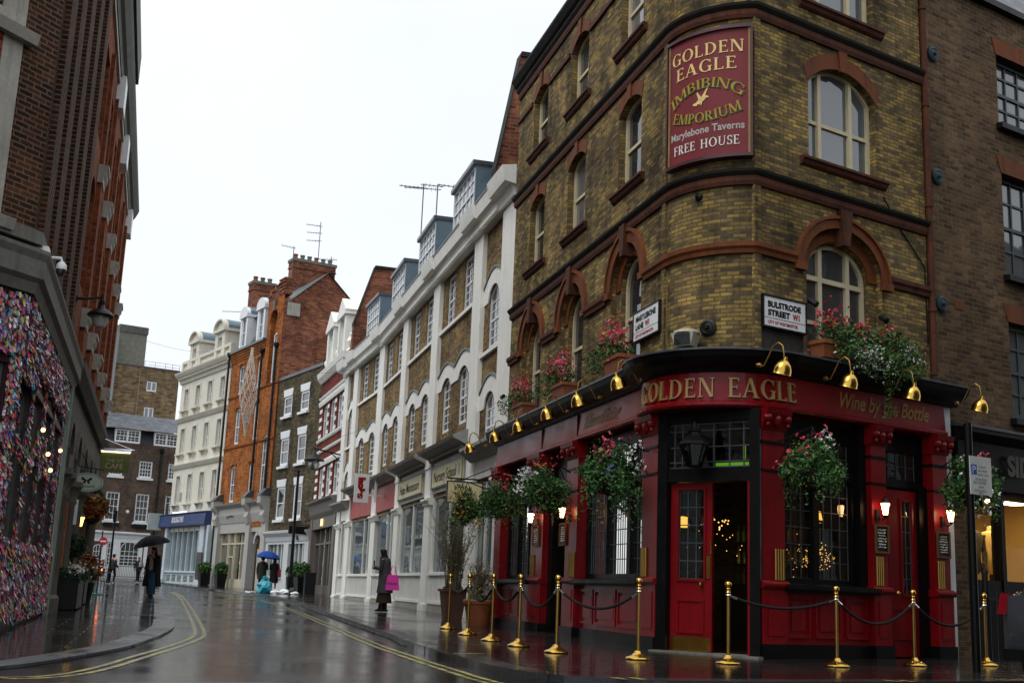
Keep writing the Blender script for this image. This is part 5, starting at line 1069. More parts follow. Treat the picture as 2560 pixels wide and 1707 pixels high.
aerial(WF2.w(3.66, -2.0, 13.1), 5.1, [(4.9, 1.1, 250, -.05), (5.05, .9, 70, .05)], 'tall thin aerial with a bar each way, taller of a close pair'); aerial(WF2.w(1.06, -2.0, 13.1), 4.2, [(4.0, 1.4, 265, 0), (1.3, .3, 90, 0)], 'tall thin aerial on the slate mansard, shorter of a close pair'); aerial(WF.w(7.9, -2.0, 13.0), 3.0, [(2.8, .9, 255, 0)], 'short aerial barely showing behind a glazed dormer of the white terrace')
# ---------------------------------------------------------------- striped brick house
sb = thing('striped_house', 'narrow red brick house banded in white with two white pedimented dormers', 'house', SF.w(3.5, 0, 0))
ops = [];  SB = [(.85, 2.1), (2.55, 4.35), (4.8, 6.85)]
SB = [(.75, 2.45), (2.95, 4.65), (5.15, 6.85)]
for a, b in SB: ops += [(a, b, 8.3, 10.1, 0, .25), (a, b, 5.1, 6.75, 0, .25)]
b = MB(); wall(b, SF, 0, 7.6, 3.6, 11.95, ops, 0); b.build('wall', crim, sb, fix=False); shell(sb, SF, 0, 7.6, 12, 9, crim)
for a, b_, c, d, r_, q in ops: window(sb, SF, a, b_, c, d, -.1, 0, white, gl_v, .12, 1, (1, 1), .55, mull=(.5,))
st = MB()
for a, b_ in [(0, .72), (2.48, 2.92), (4.68, 5.12), (6.88, 7.6)]:
    for z0_, z1_ in ((5.1, 6.8), (8.3, 10.1)):
        n = 4
        for k in range(n): z = z0_ + .12 + (z1_ - z0_) * k / n; st.box(SF, a, b_, -.02, .03, z, z + .2)
st.build('white_banding', wall_w, sb)
for z, h_ in ((6.8, .28), (7.55, .12), (8.15, .14), (10.12, .25), (10.5, .1), (4.95, .14)): m = MB(); m.prof(SF, [(-.05, z), (.08, z), (.12, z + h_ * .6), (.12, z + h_), (-.05, z + h_ + .03)], -.05, 7.65); m.build('string_course', wall_w, sb)
m = MB(); m.prof(SF, [(-.1, 11.4), (.1, 11.4), (.28, 11.65), (.34, 11.9), (-.2, 11.96)], -.05, 7.65); m.build('cornice', wall_w, sb)
for u0 in (1.0, 4.3):
    D = box_part(sb, 'dormer', wall_w, (SF, u0, u0 + .4, -.5, .1, 11.95, 14.0), (SF, u0 + 1.7, u0 + 2.1, -.5, .1, 11.95, 14.0), (SF, u0 - .15, u0 + 2.25, -.8, .2, 13.98, 14.2)); p = MB(); p.prism(SF, [(u0 - .2, 14.2), (u0 + 2.3, 14.2), (u0 + 1.05, 15.0)], -1.2, .18); p.build('pediment', wall_w, D); window(D, SF, u0 + .4, u0 + 1.7, 12.1, 13.98, -.1, 0, white, gl_d, .12, 1, (1, 1), .5, name='dormer_window')
m = MB(); m.face([SF.w(0, -.4, 11.95), SF.w(7.6, -.4, 11.95), SF.w(7.6, -2.6, 14.6), SF.w(0, -2.6, 14.6)]); m.face([SF.w(0, -2.6, 14.6), SF.w(7.6, -2.6, 14.6), SF.w(7.6, -8, 14.8), SF.w(0, -8, 14.8)]); m.build('roof', slate, sb, fix=False)
for u in (.4, 3.6, 6.9): m = MB(); m.lathe(SF.w(u, -.1, 11.95), [(.2, 0), (.2, .1), (.09, .2), (.2, .45), (.22, .55), (.08, .75), (.1, .9), (0, 1.0)], 10); m.build('urn', wall_w, sb)
m = MB(); m.box(SF, -.6, .35, -2.4, -.5, 11, 13.3); m.build('chimney_stack', redb, sb); m = MB(); m.box(SF, -1.6, 1.2, -3.2, -1.2, 14.4, 14.9); m.build('parapet_block', stucco, sb)
f = MB(); f.prof(SF, [(-.3, 4.1), (.1, 4.1), (.2, 4.3), (.28, 4.75), (.45, 4.88), (.45, 4.95), (-.3, 5.0)], .1, 7.5); f.box(SF, .1, 7.5, -.3, .08, 3.55, 4.1); F = f.build('fascia', taupe, sb); m = MB(); text(m, '100', .5, lambda x, y, d: SF.w(4.3 - x, .10 + abs(d), 3.66 + y), .02, off=.01); m.build('lit_number', emis('lit_numerals', (1, .75, .35), 2.5), F)
for u in (.1, 6.9): m = MB(); m.box(SF, u, u + .6, -.3, .12, 0, 4.1); m.build('shop_pilaster', taupe, sb)
f = MB()
for u in (.7, 2.4, 2.5, 3.6, 3.7, 5.2, 6.8): f.box(SF, u, u + .1, -.3, -.1, .3, 3.55)
f.box(SF, .7, 6.9, -.3, -.12, 2.75, 2.85); f.box(SF, .7, 6.9, -.35, -.05, .1, .75); S = f.build('shop_window', taupe, sb); g = MB(); g.face([SF.w(.7, -.2, .3), SF.w(6.9, -.2, .3), SF.w(6.9, -.2, 3.55), SF.w(.7, -.2, 3.55)]); g.build('pane', gl_c, S, fix=False)
def lit_room(par, fr, u0, u1, z0, z1, dep, wallmat, strength=None):
    m = MB(); o = -.34
    for q in ([(u0, o), (u0, -dep)], [(u0, -dep), (u1, -dep)], [(u1, -dep), (u1, o)]): m.face([fr.w(*q[0], z0), fr.w(*q[1], z0), fr.w(*q[1], z1), fr.w(*q[0], z1)])
    for z in (z0, z1): m.face([fr.w(u0, o, z), fr.w(u1, o, z), fr.w(u1, -dep, z), fr.w(u0, -dep, z)])
    r_ = m.build('shop_room', wallmat, par, fix=False)
    if strength: l = MB(); l.box(fr, u0 + (u1 - u0) * .25, u0 + (u1 - u0) * .75, -dep * .45, -dep * .25, z1 - .06, z1 - .02); l.build('ceiling_light', strength, r_)
    return r_
croom = plain('cream_shop_wall', (.55, .45, .28), .7, .1, 2)
lit_room(sb, SF, .8, 6.8, .3, 3.5, 3.0, croom, emis('soft_shop_light', (1, .8, .5), 5))
t = thing('street_lantern', 'black bracket lantern on the end of the white terrace before the striped house', 'lantern', WF2.w(8.0, .1, 6.6)); c = WF2.w(8.0, 1.25, 6.15)
m = MB(); m.tube([WF2.w(8.0, .1, 6.5), WF2.w(8.0, 1.3, 6.7)], .035, 6); m.tube([WF2.w(8.0, .1, 6.2), WF2.w(8.0, .55, 6.58)], .025, 6); m.tube([WF2.w(8.0, 1.25, 6.72), c + Vector((0, 0, .3))], .025, 6); m.build('bracket', iron, t); m = MB(); m.lathe(c, [(.45, 0), (.46, .04), (.3, .14), (.12, .3), (.06, .36), (0, .38)], 16); m.build('shade', iron, t, True); m = MB(); m.lathe(c, [(.22, -.02), (.26, -.15), (.2, -.34), (.05, -.4), (0, -.4)], 14); m.build('glass_bowl', clear('lantern_bowl_glass', (.6, .62, .6), .15), t, True)
# ---------------------------------------------------------------- sooty brick house
db = thing('sooty_house', 'dark olive-brown brick house with white-framed sash windows and white shopfront', 'house', DF.w(3.4, 0, 0))
ops = []
for a, b_ in ((1.85, 3.1), (4.5, 5.8)): ops += [(a, b_, 10.25, 11.4, 0, .12), (a, b_, 7.35, 8.95, 0, .12), (a, b_, 4.3, 6.15, 0, .12)]
b = MB(); wall(b, DF, 0, 6.9, 3.0, 12.55, ops, 0); b.build('wall', olive, db, fix=False); shell(db, DF, 0, 6.9, 12.5, 9, olive); m = MB(); m.box(DF, -.05, 6.95, -.4, .06, 12.5, 12.68); m.build('parapet_coping', lead, db)
for a, b_, c, d, r_, q in ops:
    W1 = window(db, DF, a, b_, c, d, -.02, 0, white, gl_v, .13, 1, (1, 1), .5, sill=(.12, -.1, .16, .14)); h_ = MB(); h_.prism(DF, [(a - .02, d), (b_ + .02, d), (b_ + .14, d + .42), (a - .14, d + .42)], -.02, .04); h_.build('flat_arch', white, W1)
f = MB(); f.prof(DF, [(-.1, 3.05), (.1, 3.05), (.16, 3.3), (.32, 3.5), (.34, 3.6), (-.1, 3.7)], .1, 6.85); f.box(DF, .1, 6.85, -.2, .06, 2.9, 3.1); f.build('fascia', plain('pale_grey_paint', (.56, .58, .58), .5, .1, 2), db)
f = MB(); pg = MATS['pale_grey_paint']
for u, wd in ((.1, .6), (3.1, .75), (6.4, .45)): f.box(DF, u, u + wd, -.25, .08, -.1, 2.95)
for u in (1.1, 1.7, 2.3, 4.4, 5.0, 5.7): f.box(DF, u, u + .07, -.2, -.04, 1.1, 2.95)
f.box(DF, .7, 3.1, -.25, .1, 1.02, 1.14); f.box(DF, 3.85, 6.4, -.25, .1, 1.02, 1.14); f.box(DF, .7, 3.1, -.2, -.02, -.1, 1.02); f.box(DF, 3.85, 6.4, -.2, -.02, -.1, 1.02); S = f.build('shop_window', pg, db); g = MB(); g.face([DF.w(.7, -.12, 1.1), DF.w(6.4, -.12, 1.1), DF.w(6.4, -.12, 2.95), DF.w(.7, -.12, 2.95)]); g.build('pane', gl_s, S, fix=False)
box_part(db, 'alarm_box', iron, (DF, 1.5, 1.75, .06, .2, 3.1, 3.35)); t = hang_sign(DF, .25, .1, 1.2, 3.35, 3.75, 'small black projecting sign between the striped and sooty houses', iron, th=.1)
# ---------------------------------------------------------------- orange brick house
ob = thing('orange_house', 'tall orange brick house with arched bay, gable, slate mansard and chimneys', 'house', OF.w(4.5, 0, 0))
ops = [(a, b_, c, d, .14, .16) for a, b_ in ((6.75, 7.7), (3.35, 4.2)) for c, d in ((12.6, 14.35), (9.35, 11.5), (5.65, 7.8))]
aop = (.82, 2.1, 12.5, 16.55, .64, .30); ops2 = [aop, (.95, 1.85, 5.9, 9.3, .14, .16)]
b = MB(); wall(b, OF, 0, 9.45, 4.0, 15.3, [o_ for o_ in ops if o_[0] > 3]+[], 0) if False else None
wall(b, OF, 2.75, 9.45, 4.0, 15.3, ops, 0); wall(b, OF, 0, 2.75, 4.0, 18.6, ops2, .10); b.face([OF.w(2.75, .1, 4), OF.w(2.75, 0, 4), OF.w(2.75, 0, 15.3), OF.w(2.75, .1, 15.3)]); b.face([OF.w(2.75, .1, 15.3), OF.w(2.75, -1.2, 15.3), OF.w(2.75, -1.2, 18.6), OF.w(2.75, .1, 18.6)]); b.build('wall', orange, ob, fix=False)
for o_ in ops: window(ob, OF, o_[0], o_[1], o_[2], o_[3], -.06, .14, white, gl_v, .1, 2, (2, 1), .5); h_ = MB(); h_.band(OF, arcpts(o_[0] - .05, o_[1] + .05, o_[3] + .1, .14), arcpts(o_[0] - .12, o_[1] + .12, o_[3] + .3, .16), -.02, .06); h_.build('window_arch', orange, ob)
rb_ = MB(); rb_.face([OF.w(.82, -.2, 12.5), OF.w(2.1, -.2, 12.5), OF.w(2.1, -.2, 17.2), OF.w(.82, -.2, 17.2)]); rb_.build('arch_recess', orange, ob, fix=False)
window(ob, OF, .95, 1.75, 12.6, 15.6, -.06, .12, white, gl_v, .1, 2, (2, 2), .5); window(ob, OF, .95, 1.85, 5.9, 9.3, .04, .14, white, gl_v, .1, 2, (2, 2), .5)
h_ = MB(); h_.band(OF, arcpts(.80, 2.12, 16.55, .66), arcpts(.6, 2.32, 16.55, .86), .08, .16); h_.build('window_arch', orange, ob); h_ = MB(); h_.prism(OF, [(1.36, 17.1), (1.56, 17.1), (1.64, 17.75), (1.28, 17.75)], .05, .24); h_.build('keystone', stone, ob)
for z in (12.45, 9.1): m = MB(); m.prof(OF, [(-.05, z), (.06, z), (.09, z + .1), (-.05, z + .16)], 2.75, 9.4); m.build('string_course', orange, ob); m = MB(); m.prof(OF, [(.05, z), (.16, z), (.19, z + .1), (.05, z + .16)], -.02, 2.77); m.build('string_course', orange, ob)
m = MB(); 
for k in range(4): m.box(OF, 2.75, 9.45, -.1, .05 + .05 * k, 14.85 + k * .15, 15.0 + k * .15)
m.build('corbel_table', orange, ob)
m = MB(); m.box(OF, 2.75, 9.45, -.2, .3, 15.45, 15.6); m.build('gutter', lead, ob)
m = MB(); m.face([OF.w(2.75, 0, 15.5), OF.w(9.45, 0, 15.5), OF.w(9.45, -1.2, 17.6), OF.w(2.75, -1.2, 17.6)]); m.face([OF.w(2.75, -1.2, 17.6), OF.w(9.45, -1.2, 17.6), OF.w(9.45, -3.4, 18.2), OF.w(2.75, -3.4, 18.2)]); m.build('mansard_roof', slate, ob, fix=False)
for u0 in (6.8, 3.5):
    D = box_part(ob, 'dormer', white, (OF, u0, u0 + .28, -1, .05, 15.65, 17.75), (OF, u0 + 1.1, u0 + 1.38, -1, .05, 15.65, 17.75), (OF, u0 - .08, u0 + 1.46, -1, .14, 17.7, 17.9)); p = MB(); p.prism(OF, [(u0 - .1, 17.9)] + [(u0 + .69 - .79 * math.cos(math.pi * k / 10), 17.9 + .55 * math.sin(math.pi * k / 10)) for k in range(1, 10)] + [(u0 + 1.48, 17.9)], -.1, .14); p.build('pediment', white, D); p = MB(); p.prism(OF, [(u0 - .1, 17.9)] + [(u0 + .69 - .82 * math.cos(math.pi * k / 10), 17.93 + .55 * math.sin(math.pi * k / 10)) for k in range(1, 10)] + [(u0 + 1.48, 17.9)], -2.2, -.1); p.build('dormer_roof', zinc, D); window(D, OF, u0 + .28, u0 + 1.1, 15.75, 17.7, -.02, 0, white, gl_b, .08, 2, (2, 1), .5, name='dormer_window')
m = MB()
for k, (ua, ub, zt) in enumerate(((-.02, 1.0, 18.85), (1.0, 1.7, 18.62), (1.7, 2.3, 18.36), (2.3, 2.78, 18.12))): m.box(OF, ua, ub, -.35, .12, 17.9, zt); m.box(OF, ua - .03, ub + .03, -.4, .18, zt, zt + .09)
for k in range(4): m.box(OF, -.04, .98, -.36, .14 + .02 * k, 18.0 + k * .22, 18.1 + k * .22)
m.build('stepped_gable', redb, ob)
g = Fr(*OF.w(.0, 0, 0).xy, OF.az + 90, -1)
m = MB(); m.prism(g, [(-.1, 12), (-.1, 17.4), (.35, 17.6), (2.56, 19.6), (5.0, 17.4), (9, 17.4), (9, 12)], 0, .05); G = m.build('side_gable', redb, ob); m = MB(); m.box(g, .1, .9, -.07, .02, 16.6, 17.4); m.build('gable_block', stonew, G)
m = MB()
for a, b_ in (((.35, 17.6), (2.56, 19.62)), ((2.56, 19.62), (5.0, 17.4))): m.face([g.w(a[0], -.12, a[1] + .03), g.w(b_[0], -.12, b_[1] + .03), g.w(b_[0], 8.5, b_[1] + .03), g.w(a[0], 8.5, a[1] + .03)])
m.build('gable_roof', slateg, ob, fix=False); m = MB(); m.face([OF.w(9.45, 0, 4), OF.w(9.45, -9, 4), OF.w(9.45, -9, 17), OF.w(9.45, 0, 15.5)]); m.build('side_wall', orange, ob, fix=False)
def stack(par, g, u0, u1, o0, o1, z0, z1, pots, mat):
    m = MB(); m.box(g, u0, u1, o0, o1, z0, z1 - .5); m.box(g, u0 - .06, u1 + .06, o0 - .06, o1 + .06, z1 - .5, z1 - .42); m.box(g, u0 - .02, u1 + .02, o0 - .02, o1 + .02, z1 - .42, z1 - .06); Sk = m.build('chimney_stack', mat, par); m = MB(); m.box(g, u0 - .08, u1 + .08, o0 - .08, o1 + .08, z1 - .06, z1 + .14); m.build('stack_cap', stone, Sk)
    for k in range(pots): u = u0 + (u1 - u0) * (k + .5) / pots; p = MB(); p.lathe(g.w(u, (o0 + o1) / 2, z1 + .1), [(.16, 0), (.14, .32), (.17, .34), (.17, .42), (.12, .42)], 10); p.build('chimney_pot', tpot if k % 3 == 0 else stone, Sk)
stack(ob, g, 2.7, 5.7, 6.6, 7.5, 17.5, 22.0, 6, redb)
stack(ob, g, .6, 2.1, 8.2, 9.1, 16.5, 20.4, 3, redb)
for fr_, u, z0_, z1_, nm in ((OF, 9.42, 0.5, 15.5, 'black drainpipe between the cream and orange houses'), (OF, 2.98, 5.5, 14.8, 'black drainpipe between window columns and arched bay of the orange house'), (OF, .5, 5.5, 14.8, 'black drainpipe across the arched bay of the orange house')):
    p = MB(); p.tube([fr_.w(u, .22, z0_), fr_.w(u, .22, z1_)], .075, 8); p.lathe(fr_.w(u, .22, z1_), [(.1, -.2), (.18, 0), (.18, .12)], 8); tag(p.build('drainpipe', iron), nm, 'drainpipe', 'black drainpipes on the orange house')
f = MB(); f.prof(OF, [(-.3, 4.3), (.1, 4.3), (.22, 4.8), (.22, 5.2), (.5, 5.4), (.55, 5.5), (-.3, 5.62)], -.0, 9.4); f.box(OF, 0, 9.4, -.3, .06, 3.7, 4.3); F = f.build('fascia', greyp, ob)
for u in (9.0, 3.0, .25):
    m = MB(); m.box(OF, u - .35, u + .35, -.3, .2, -.1, 4.2); m.prof(OF, [(0, 4.2), (.3, 4.2), (.42, 4.6), (.3, 4.9), (.6, 5.3), (.62, 5.75), (0, 5.75)], u - .3, u + .3); P = m.build('shop_pilaster', greyp, ob); m = MB(); m.prof(OF, [(-.1, 5.75), (.66, 5.75), (.3, 6.15), (-.1, 6.25)], u - .36, u + .36); m.build('pilaster_cap', lead, P)
m = MB(); text(m, 'jeyham', .55, lambda x, y, d: OF.w(7.1 - x * .9, .2 + abs(d), 4.68 + y), .015, off=.012); m.build('sign_lettering', plain('dark_grey_letter', (.06, .06, .06), .5, .1, 5), F)
f = MB(); cp_ = plain('cream_shop_frame', (.52, .48, .36), .5, .1, 3)
for u in (3.35, 4.6, 5.75, 6.0, 6.9, 7.15, 8.5): f.box(OF, u, u + .1, -.3, -.08, .4, 3.7)
f.box(OF, 3.35, 8.6, -.3, -.1, 3.0, 3.1); f.box(OF, 3.35, 6.0, -.35, .05, .1, .9); f.box(OF, 7.0, 8.6, -.35, .05, .1, .9); f.box(OF, 6.0, 7.0, -.3, -.1, 2.2, 2.28); S = f.build('shop_window', cp_, ob); gq = MB(); gq.face([OF.w(3.35, -.2, .3), OF.w(8.6, -.2, .3), OF.w(8.6, -.2, 3.7), OF.w(3.35, -.2, 3.7)]); gq.build('pane', gl_c, S, fix=False)
rm = lit_room(ob, OF, 3.4, 8.6, .3, 3.68, 3.2, croom, emis('cream_shop_light', (1, .82, .5), 9))
def coats(par, fr, u0, u1, o, z, n, seed, mat):
    rn = random.Random(seed); m = MB()
    for k in range(n):
        u = u0 + (u1 - u0) * (k + .5) / n; wd = .16; L_ = rn.uniform(.75, 1.05); m.hexa([fr.w(u - .04, o - .26, z - L_), fr.w(u + .04, o - .26, z - L_), fr.w(u + .04, o + .26, z - L_), fr.w(u - .04, o + .26, z - L_), fr.w(u - .02, o - .08, z), fr.w(u + .02, o - .08, z), fr.w(u + .02, o + .08, z), fr.w(u - .02, o + .08, z)])
    m.tube([fr.w(u0 - .1, o, z + .06), fr.w(u1 + .1, o, z + .06)], .015, 5); return m.build('clothes_rail', mat, par)
coats(rm, OF, 3.6, 4.4, -1.0, 1.95, 6, 1, plain('dark_cloth', (.02, .025, .03), .9, .3, 4)); coats(rm, OF, 4.5, 5.7, -1.0, 1.95, 12, 2, plain('pale_cloth', (.5, .5, .45), .9, .2, 4)); coats(rm, OF, 7.4, 8.3, -1.0, 2.0, 7, 3, plain('teal_cloth', (.02, .05, .06), .9, .3, 4))
dr = MB(); dr.box(OF, .75, 1.75, -.2, -.1, .3, 2.7); dr.band(OF, arcpts(.7, 1.8, 3.0, .5), arcpts(.5, 2.0, 3.0, .75), -.1, .12); Dd = dr.build('side_door', greyp, ob); dd = MB()
for a, b_ in ((1.0, 1.15), (1.35, 1.5)): dd.box(OF, a, b_, -.1, -.08, 1.2, 2.5)
dd.build('door_glass', gl_d, Dd)
# lit decoration hanging on wires across the lane
t = thing('hanging_star', 'long diamond-shaped lattice light decoration hung on a wire over the lane', 'decoration', (-12.35, 60, 10)); P = OF.w(-3.45, 3.0, 0)
zt, zm, zb_, rr = 13.6, 10.9, 8.65, .50; m = MB(); rn = random.Random(9)
def rad_(z): return max(.05, rr * ((zt - z) / (zt - zm)) ** 1.0) if z > zm else max(.04, rr * ((z - zb_) / (zm - zb_)))
for k in range(9):
    a = k * math.pi / 4.5; m.tube([P + Vector((rad_(z) * math.cos(a + (z - zb_) * .8), rad_(z) * math.sin(a + (z - zb_) * .8), z)) for z in [zb_ + (zt - zb_) * j / 14 for j in range(15)]], .018, 4); m.tube([P + Vector((rad_(z) * math.cos(a - (z - zb_) * .8), rad_(z) * math.sin(a - (z - zb_) * .8), z)) for z in [zb_ + (zt - zb_) * j / 14 for j in range(15)]], .018, 4)
for _ in range(90):
    z = rn.uniform(zb_ + .3, zt - .8); a = rn.uniform(0, 6.28); z2 = z + rn.uniform(-.5, .5); a2 = a + rn.uniform(.5, 1.6); m.tube([P + Vector((rad_(z) * math.cos(a), rad_(z) * math.sin(a), z)), P + Vector((rad_(z2) * math.cos(a2), rad_(z2) * math.sin(a2), z2))], .012, 3)
m.build('lattice', plain('pale_rope_light', (.55, .5, .42), .5, .2, 6), t)
m = MB()
for z0_ in range(40): z = rn.uniform(zb_ + .5, zt - 1.2); a = rn.uniform(0, 6.28); m.sph(P + Vector((rad_(z) * math.cos(a), rad_(z) * math.sin(a), z)), .05, 4)
m.build('baubles', plain('pink_bauble', (.5, .14, .1), .3, .1, 5), t)
aerial(g.w(2.62, 6.6, 20.2), 2.7, [(2.6, .85, 255, .12)], 'single-bar aerial on the near chimney stack of the orange house'); aerial(g.w(4.55, 7.0, 22.0), 3.1, [(2.8, 1.0, 250, .0), (2.3, .9, 250, -.06), (1.75, .9, 250, -.08)], 'tall aerial with three bars over the orange house chimney'); aerial(g.w(5.5, 7.0, 22.0), .8, [(.6, .4, 80, .05), (.6, .9, 260, -.05)], 'low wide aerial on the gable end of the orange house chimney')
# ---------------------------------------------------------------- cream stucco house
kb = thing('cream_house', 'cream stuccoed corner house with dentil cornice, balustrade and domed dormers', 'house', KF.w(5, 0, 0))
ops = []; KU = [(.95, 1.8), (3.45, 4.3), (5.95, 6.8), (8.45, 9.3)]
for a, b_ in KU: ops += [(a, b_, 12.72, 14.25, 0, .25), (a, b_, 9.55, 11.35, 0, .25), (a, b_, 5.95, 7.95, 0, .25)]
b = MB(); wall(b, KF, 0, 10.25, 4.0, 15.0, ops, 0); b.build('wall', stucco, kb, fix=False); shell(kb, KF, 0, 10.25, 15.3, 10, stucco)
for a, b_, c, d, r_, q in ops:
    window(kb, KF, a, b_, c, d, -.14, 0, white, gl_v, .08, 1, (1, 1), .45); m = MB(); m.band(KF, [(a, c), (a, d), (b_, d), (b_, c)], [(a - .14, c), (a - .14, d + .16), (b_ + .14, d + .16), (b_ + .14, c)], -.02, .05); m.build('architrave', stucco, kb)
    m = MB(); m.prof(KF, [(-.1, c - .14), (.28, c - .12), (.28, c - .02), (-.1, c)], a - .25, b_ + .25); m.prof(KF, [(-.02, c - .42), (.05, c - .42), (.22, c - .14), (-.02, c - .14)], a - .1, a + .06); m.prof(KF, [(-.02, c - .42), (.05, c - .42), (.22, c - .14), (-.02, c - .14)], b_ - .06, b_ + .1); m.build('window_sill', stucco, kb)
for z in (8.55, 11.95): m = MB(); m.prof(KF, [(-.05, z - .1), (.08, z - .1), (.22, z + .1), (.26, z + .18), (-.05, z + .24)], -.05, 10.35); m.build('string_course', stucco, kb)
m = MB(); m.prof(KF, [(-.05, 14.75), (.1, 14.75), (.16, 15.0), (.42, 15.2), (.55, 15.4), (.58, 15.5), (-.2, 15.56)], -.05, 10.45); m.build('cornice', stucco, kb); m = MB()
for k in range(38): u = .1 + k * .27; m.box(KF, u, u + .14, .1, .34, 15.02, 15.16)
m.build('dentil_row', stucco, kb)
m = MB(); m.box(KF, 0, 10.2, -.2, .2, 15.5, 15.72); m.box(KF, 0, 10.2, -.2, .16, 16.2, 16.4)
for a, b_ in ((0, .3), (1.3, 1.5), (2.9, 3.3), (6.2, 6.6), (8.4, 8.9), (9.9, 10.2)): m.box(KF, a, b_, -.18, .18, 15.7, 16.25)
k = 0
while k < 60:
    u = .2 + k * .165; m.tube([KF.w(u, 0, 15.72), KF.w(u, 0, 15.86), KF.w(u, 0, 16.0), KF.w(u, 0, 16.2)], [.05, .075, .045, .05], 6, False); k += 1
m.build('balustrade', stucco, kb)
for u0 in (6.75, 1.5):
    D = box_part(kb, 'dormer', stucco, (KF, u0, u0 + .55, -1.6, .14, 15.5, 17.5), (KF, u0 + 1.35, u0 + 1.9, -1.6, .14, 15.5, 17.5), (KF, u0 + .55, u0 + 1.35, -1.6, .1, 17.1, 17.5), (KF, u0 - .15, u0 + 2.05, -1.6, .3, 17.45, 17.65)); arc_ = [(u0 + .95 - 1.05 * math.cos(math.pi * q / 12), 17.65 + .72 * math.sin(math.pi * q / 12)) for q in range(13)]
    p = MB(); p.prism(KF, arc_, -.05, .12); p.build('pediment', stucco, D); p = MB(); p.band(KF, [(u0 + .95 + (u - u0 - .95) * .88, 17.65 + (z - 17.65) * .85) for u, z in arc_], arc_, .1, .32); p.build('pediment_moulding', stucco, D); p = MB(); p.prism(KF, [(u0 + .95 + (u - u0 - .95) * 1.02, z + .02) for u, z in arc_], -2.2, -.05); p.build('dormer_roof', zinc, D); window(D, KF, u0 + .55, u0 + 1.35, 15.75, 17.1, -.04, 0, white, gl_d, .07, 1, (1, 1), .5, name='dormer_window')
m = MB(); m.face([KF.w(0, -.5, 15.6), KF.w(10.2, -.5, 15.6), KF.w(10.2, -2.2, 17.7), KF.w(0, -2.2, 17.7)]); m.face([KF.w(0, -2.2, 17.7), KF.w(10.2, -2.2, 17.7), KF.w(10.2, -8, 17.9), KF.w(0, -8, 17.9)]); m.build('mansard_roof', slate, kb, fix=False)
aerial(KF.w(5.6, -2.6, 17.7), 2.4, [(2.2, 1.6, 258, -.06), (2.2, .7, 80, .04)], 'aerial on the roof of the cream house')
f = MB(); f.prof(KF, [(-.2, 4.3), (.3, 4.3), (.5, 4.36), (.42, 5.1), (.5, 5.22), (-.2, 5.3)], 1.2, 11.0); F = f.build('shop_fascia', navy, kb); fn_ = lambda u, z, k_=1: (lambda x, y, d=0: KF.w(u - x * k_, .505 - (y + z - 4.36) * .11 + abs(d), z + y))
m = MB(); roman(m, 'BURLINGTONS', .38, fn_(8.1, 4.6, .74), .012, .08); m.build('sign_lettering', wletter, F); m = MB(); text(m, 'city centre property', .14, fn_(7.0, 4.45), .004); text(m, '0207 580', .2, fn_(10.5, 4.5), .004); text(m, 'www.burlingtons.com', .17, fn_(4.4, 4.5), .004); m.build('small_lettering', plain('blue_grey_letter', (.25, .32, .45), .5, .1, 4), F)
lt = MB(); lt.box(KF, 4.9, 7.6, .5, .62, 5.24, 5.3); lt.build('strip_light', emis('strip_light', (.9, .95, 1), 2), F)
f = MB(); sw = white
for u, w_ in ((9.55, .5), (1.75, .9), (.9, .4)): f.box(KF, u, u + w_, -.3, .25, .5, 4.3)
for u in (8.75, 7.7, 6.65, 5.5, 4.35, 3.3, 2.75): f.box(KF, u, u + .09, -.25, .06, 1.3, 4.25)
f.box(KF, 2.7, 9.6, -.3, .16, 1.2, 1.32); f.box(KF, 2.7, 9.6, -.3, .04, .3, 1.2)
for u, w_ in ((9.5, .65), (1.7, 1.0), (.85, .5)): f.box(KF, u, u + w_, -.3, .35, -.1, .75)
S = f.build('shop_window', plain('pale_blue_paint', (.50, .57, .60), .5, .1, 2), kb); gq = MB(); gq.face([KF.w(2.7, -.12, 1.3), KF.w(9.6, -.12, 1.3), KF.w(9.6, -.12, 4.3), KF.w(2.7, -.12, 4.3)]); gq.build('pane', gl_s, S, fix=False); m = MB()
for u in (8.6, 7.4, 6.2, 4.9, 3.6): 
    for k in range(5): m.box(KF, u, u + .8, .04, .06, .62 + k * .09, .66 + k * .09)
m.build('vent_louvres', iron, S); m = MB(); m.box(KF, 1.62, 2.6, .26, .32, .8, 2.55); m.build('notice_panel', plain('dark_notice', (.05, .04, .045), .3, .1, 3), S); m = MB(); m.box(KF, 7.8, 8.6, .0, .03, 6.15, 6.75); m.build('wall_plaque', stonew, kb)
# ---------------------------------------------------------------- houses closing the lane
hb = thing('brown_terrace_house', 'brown brick house with white sash windows closing the far end of the lane', 'house', BF.w(0, 0, .5))
ops = []
for a in (-2.36, .02, 2.42): ops += [(a, a + 1.06, 8.72, 10.05, 0, .12), (a, a + 1.06, 5.12, 7.4, 0, .12)]
ops += [(-4.9, -3.84, 8.72, 10.05, 0, .12), (-4.9, -3.84, 5.12, 7.4, 0, .12)]
b = MB(); wall(b, BF, -9, 8, .0, 11.45, ops, 0); b.build('wall', brownfar, hb, fix=False)
for a, b_, c, d, r_, q in ops: window(hb, BF, a, b_, c, d, -.04, 0, white, gl_v, .1, 4 if c > 8 else 3, (2, 2), .5, bw=.035, sill=(.12, -.1, .2, .14))
for u in (-2.36, .02): box_part(hb, 'window_box', iron, (BF, u - .05, u + 1.15, 0, .3, 4.7, 4.96))
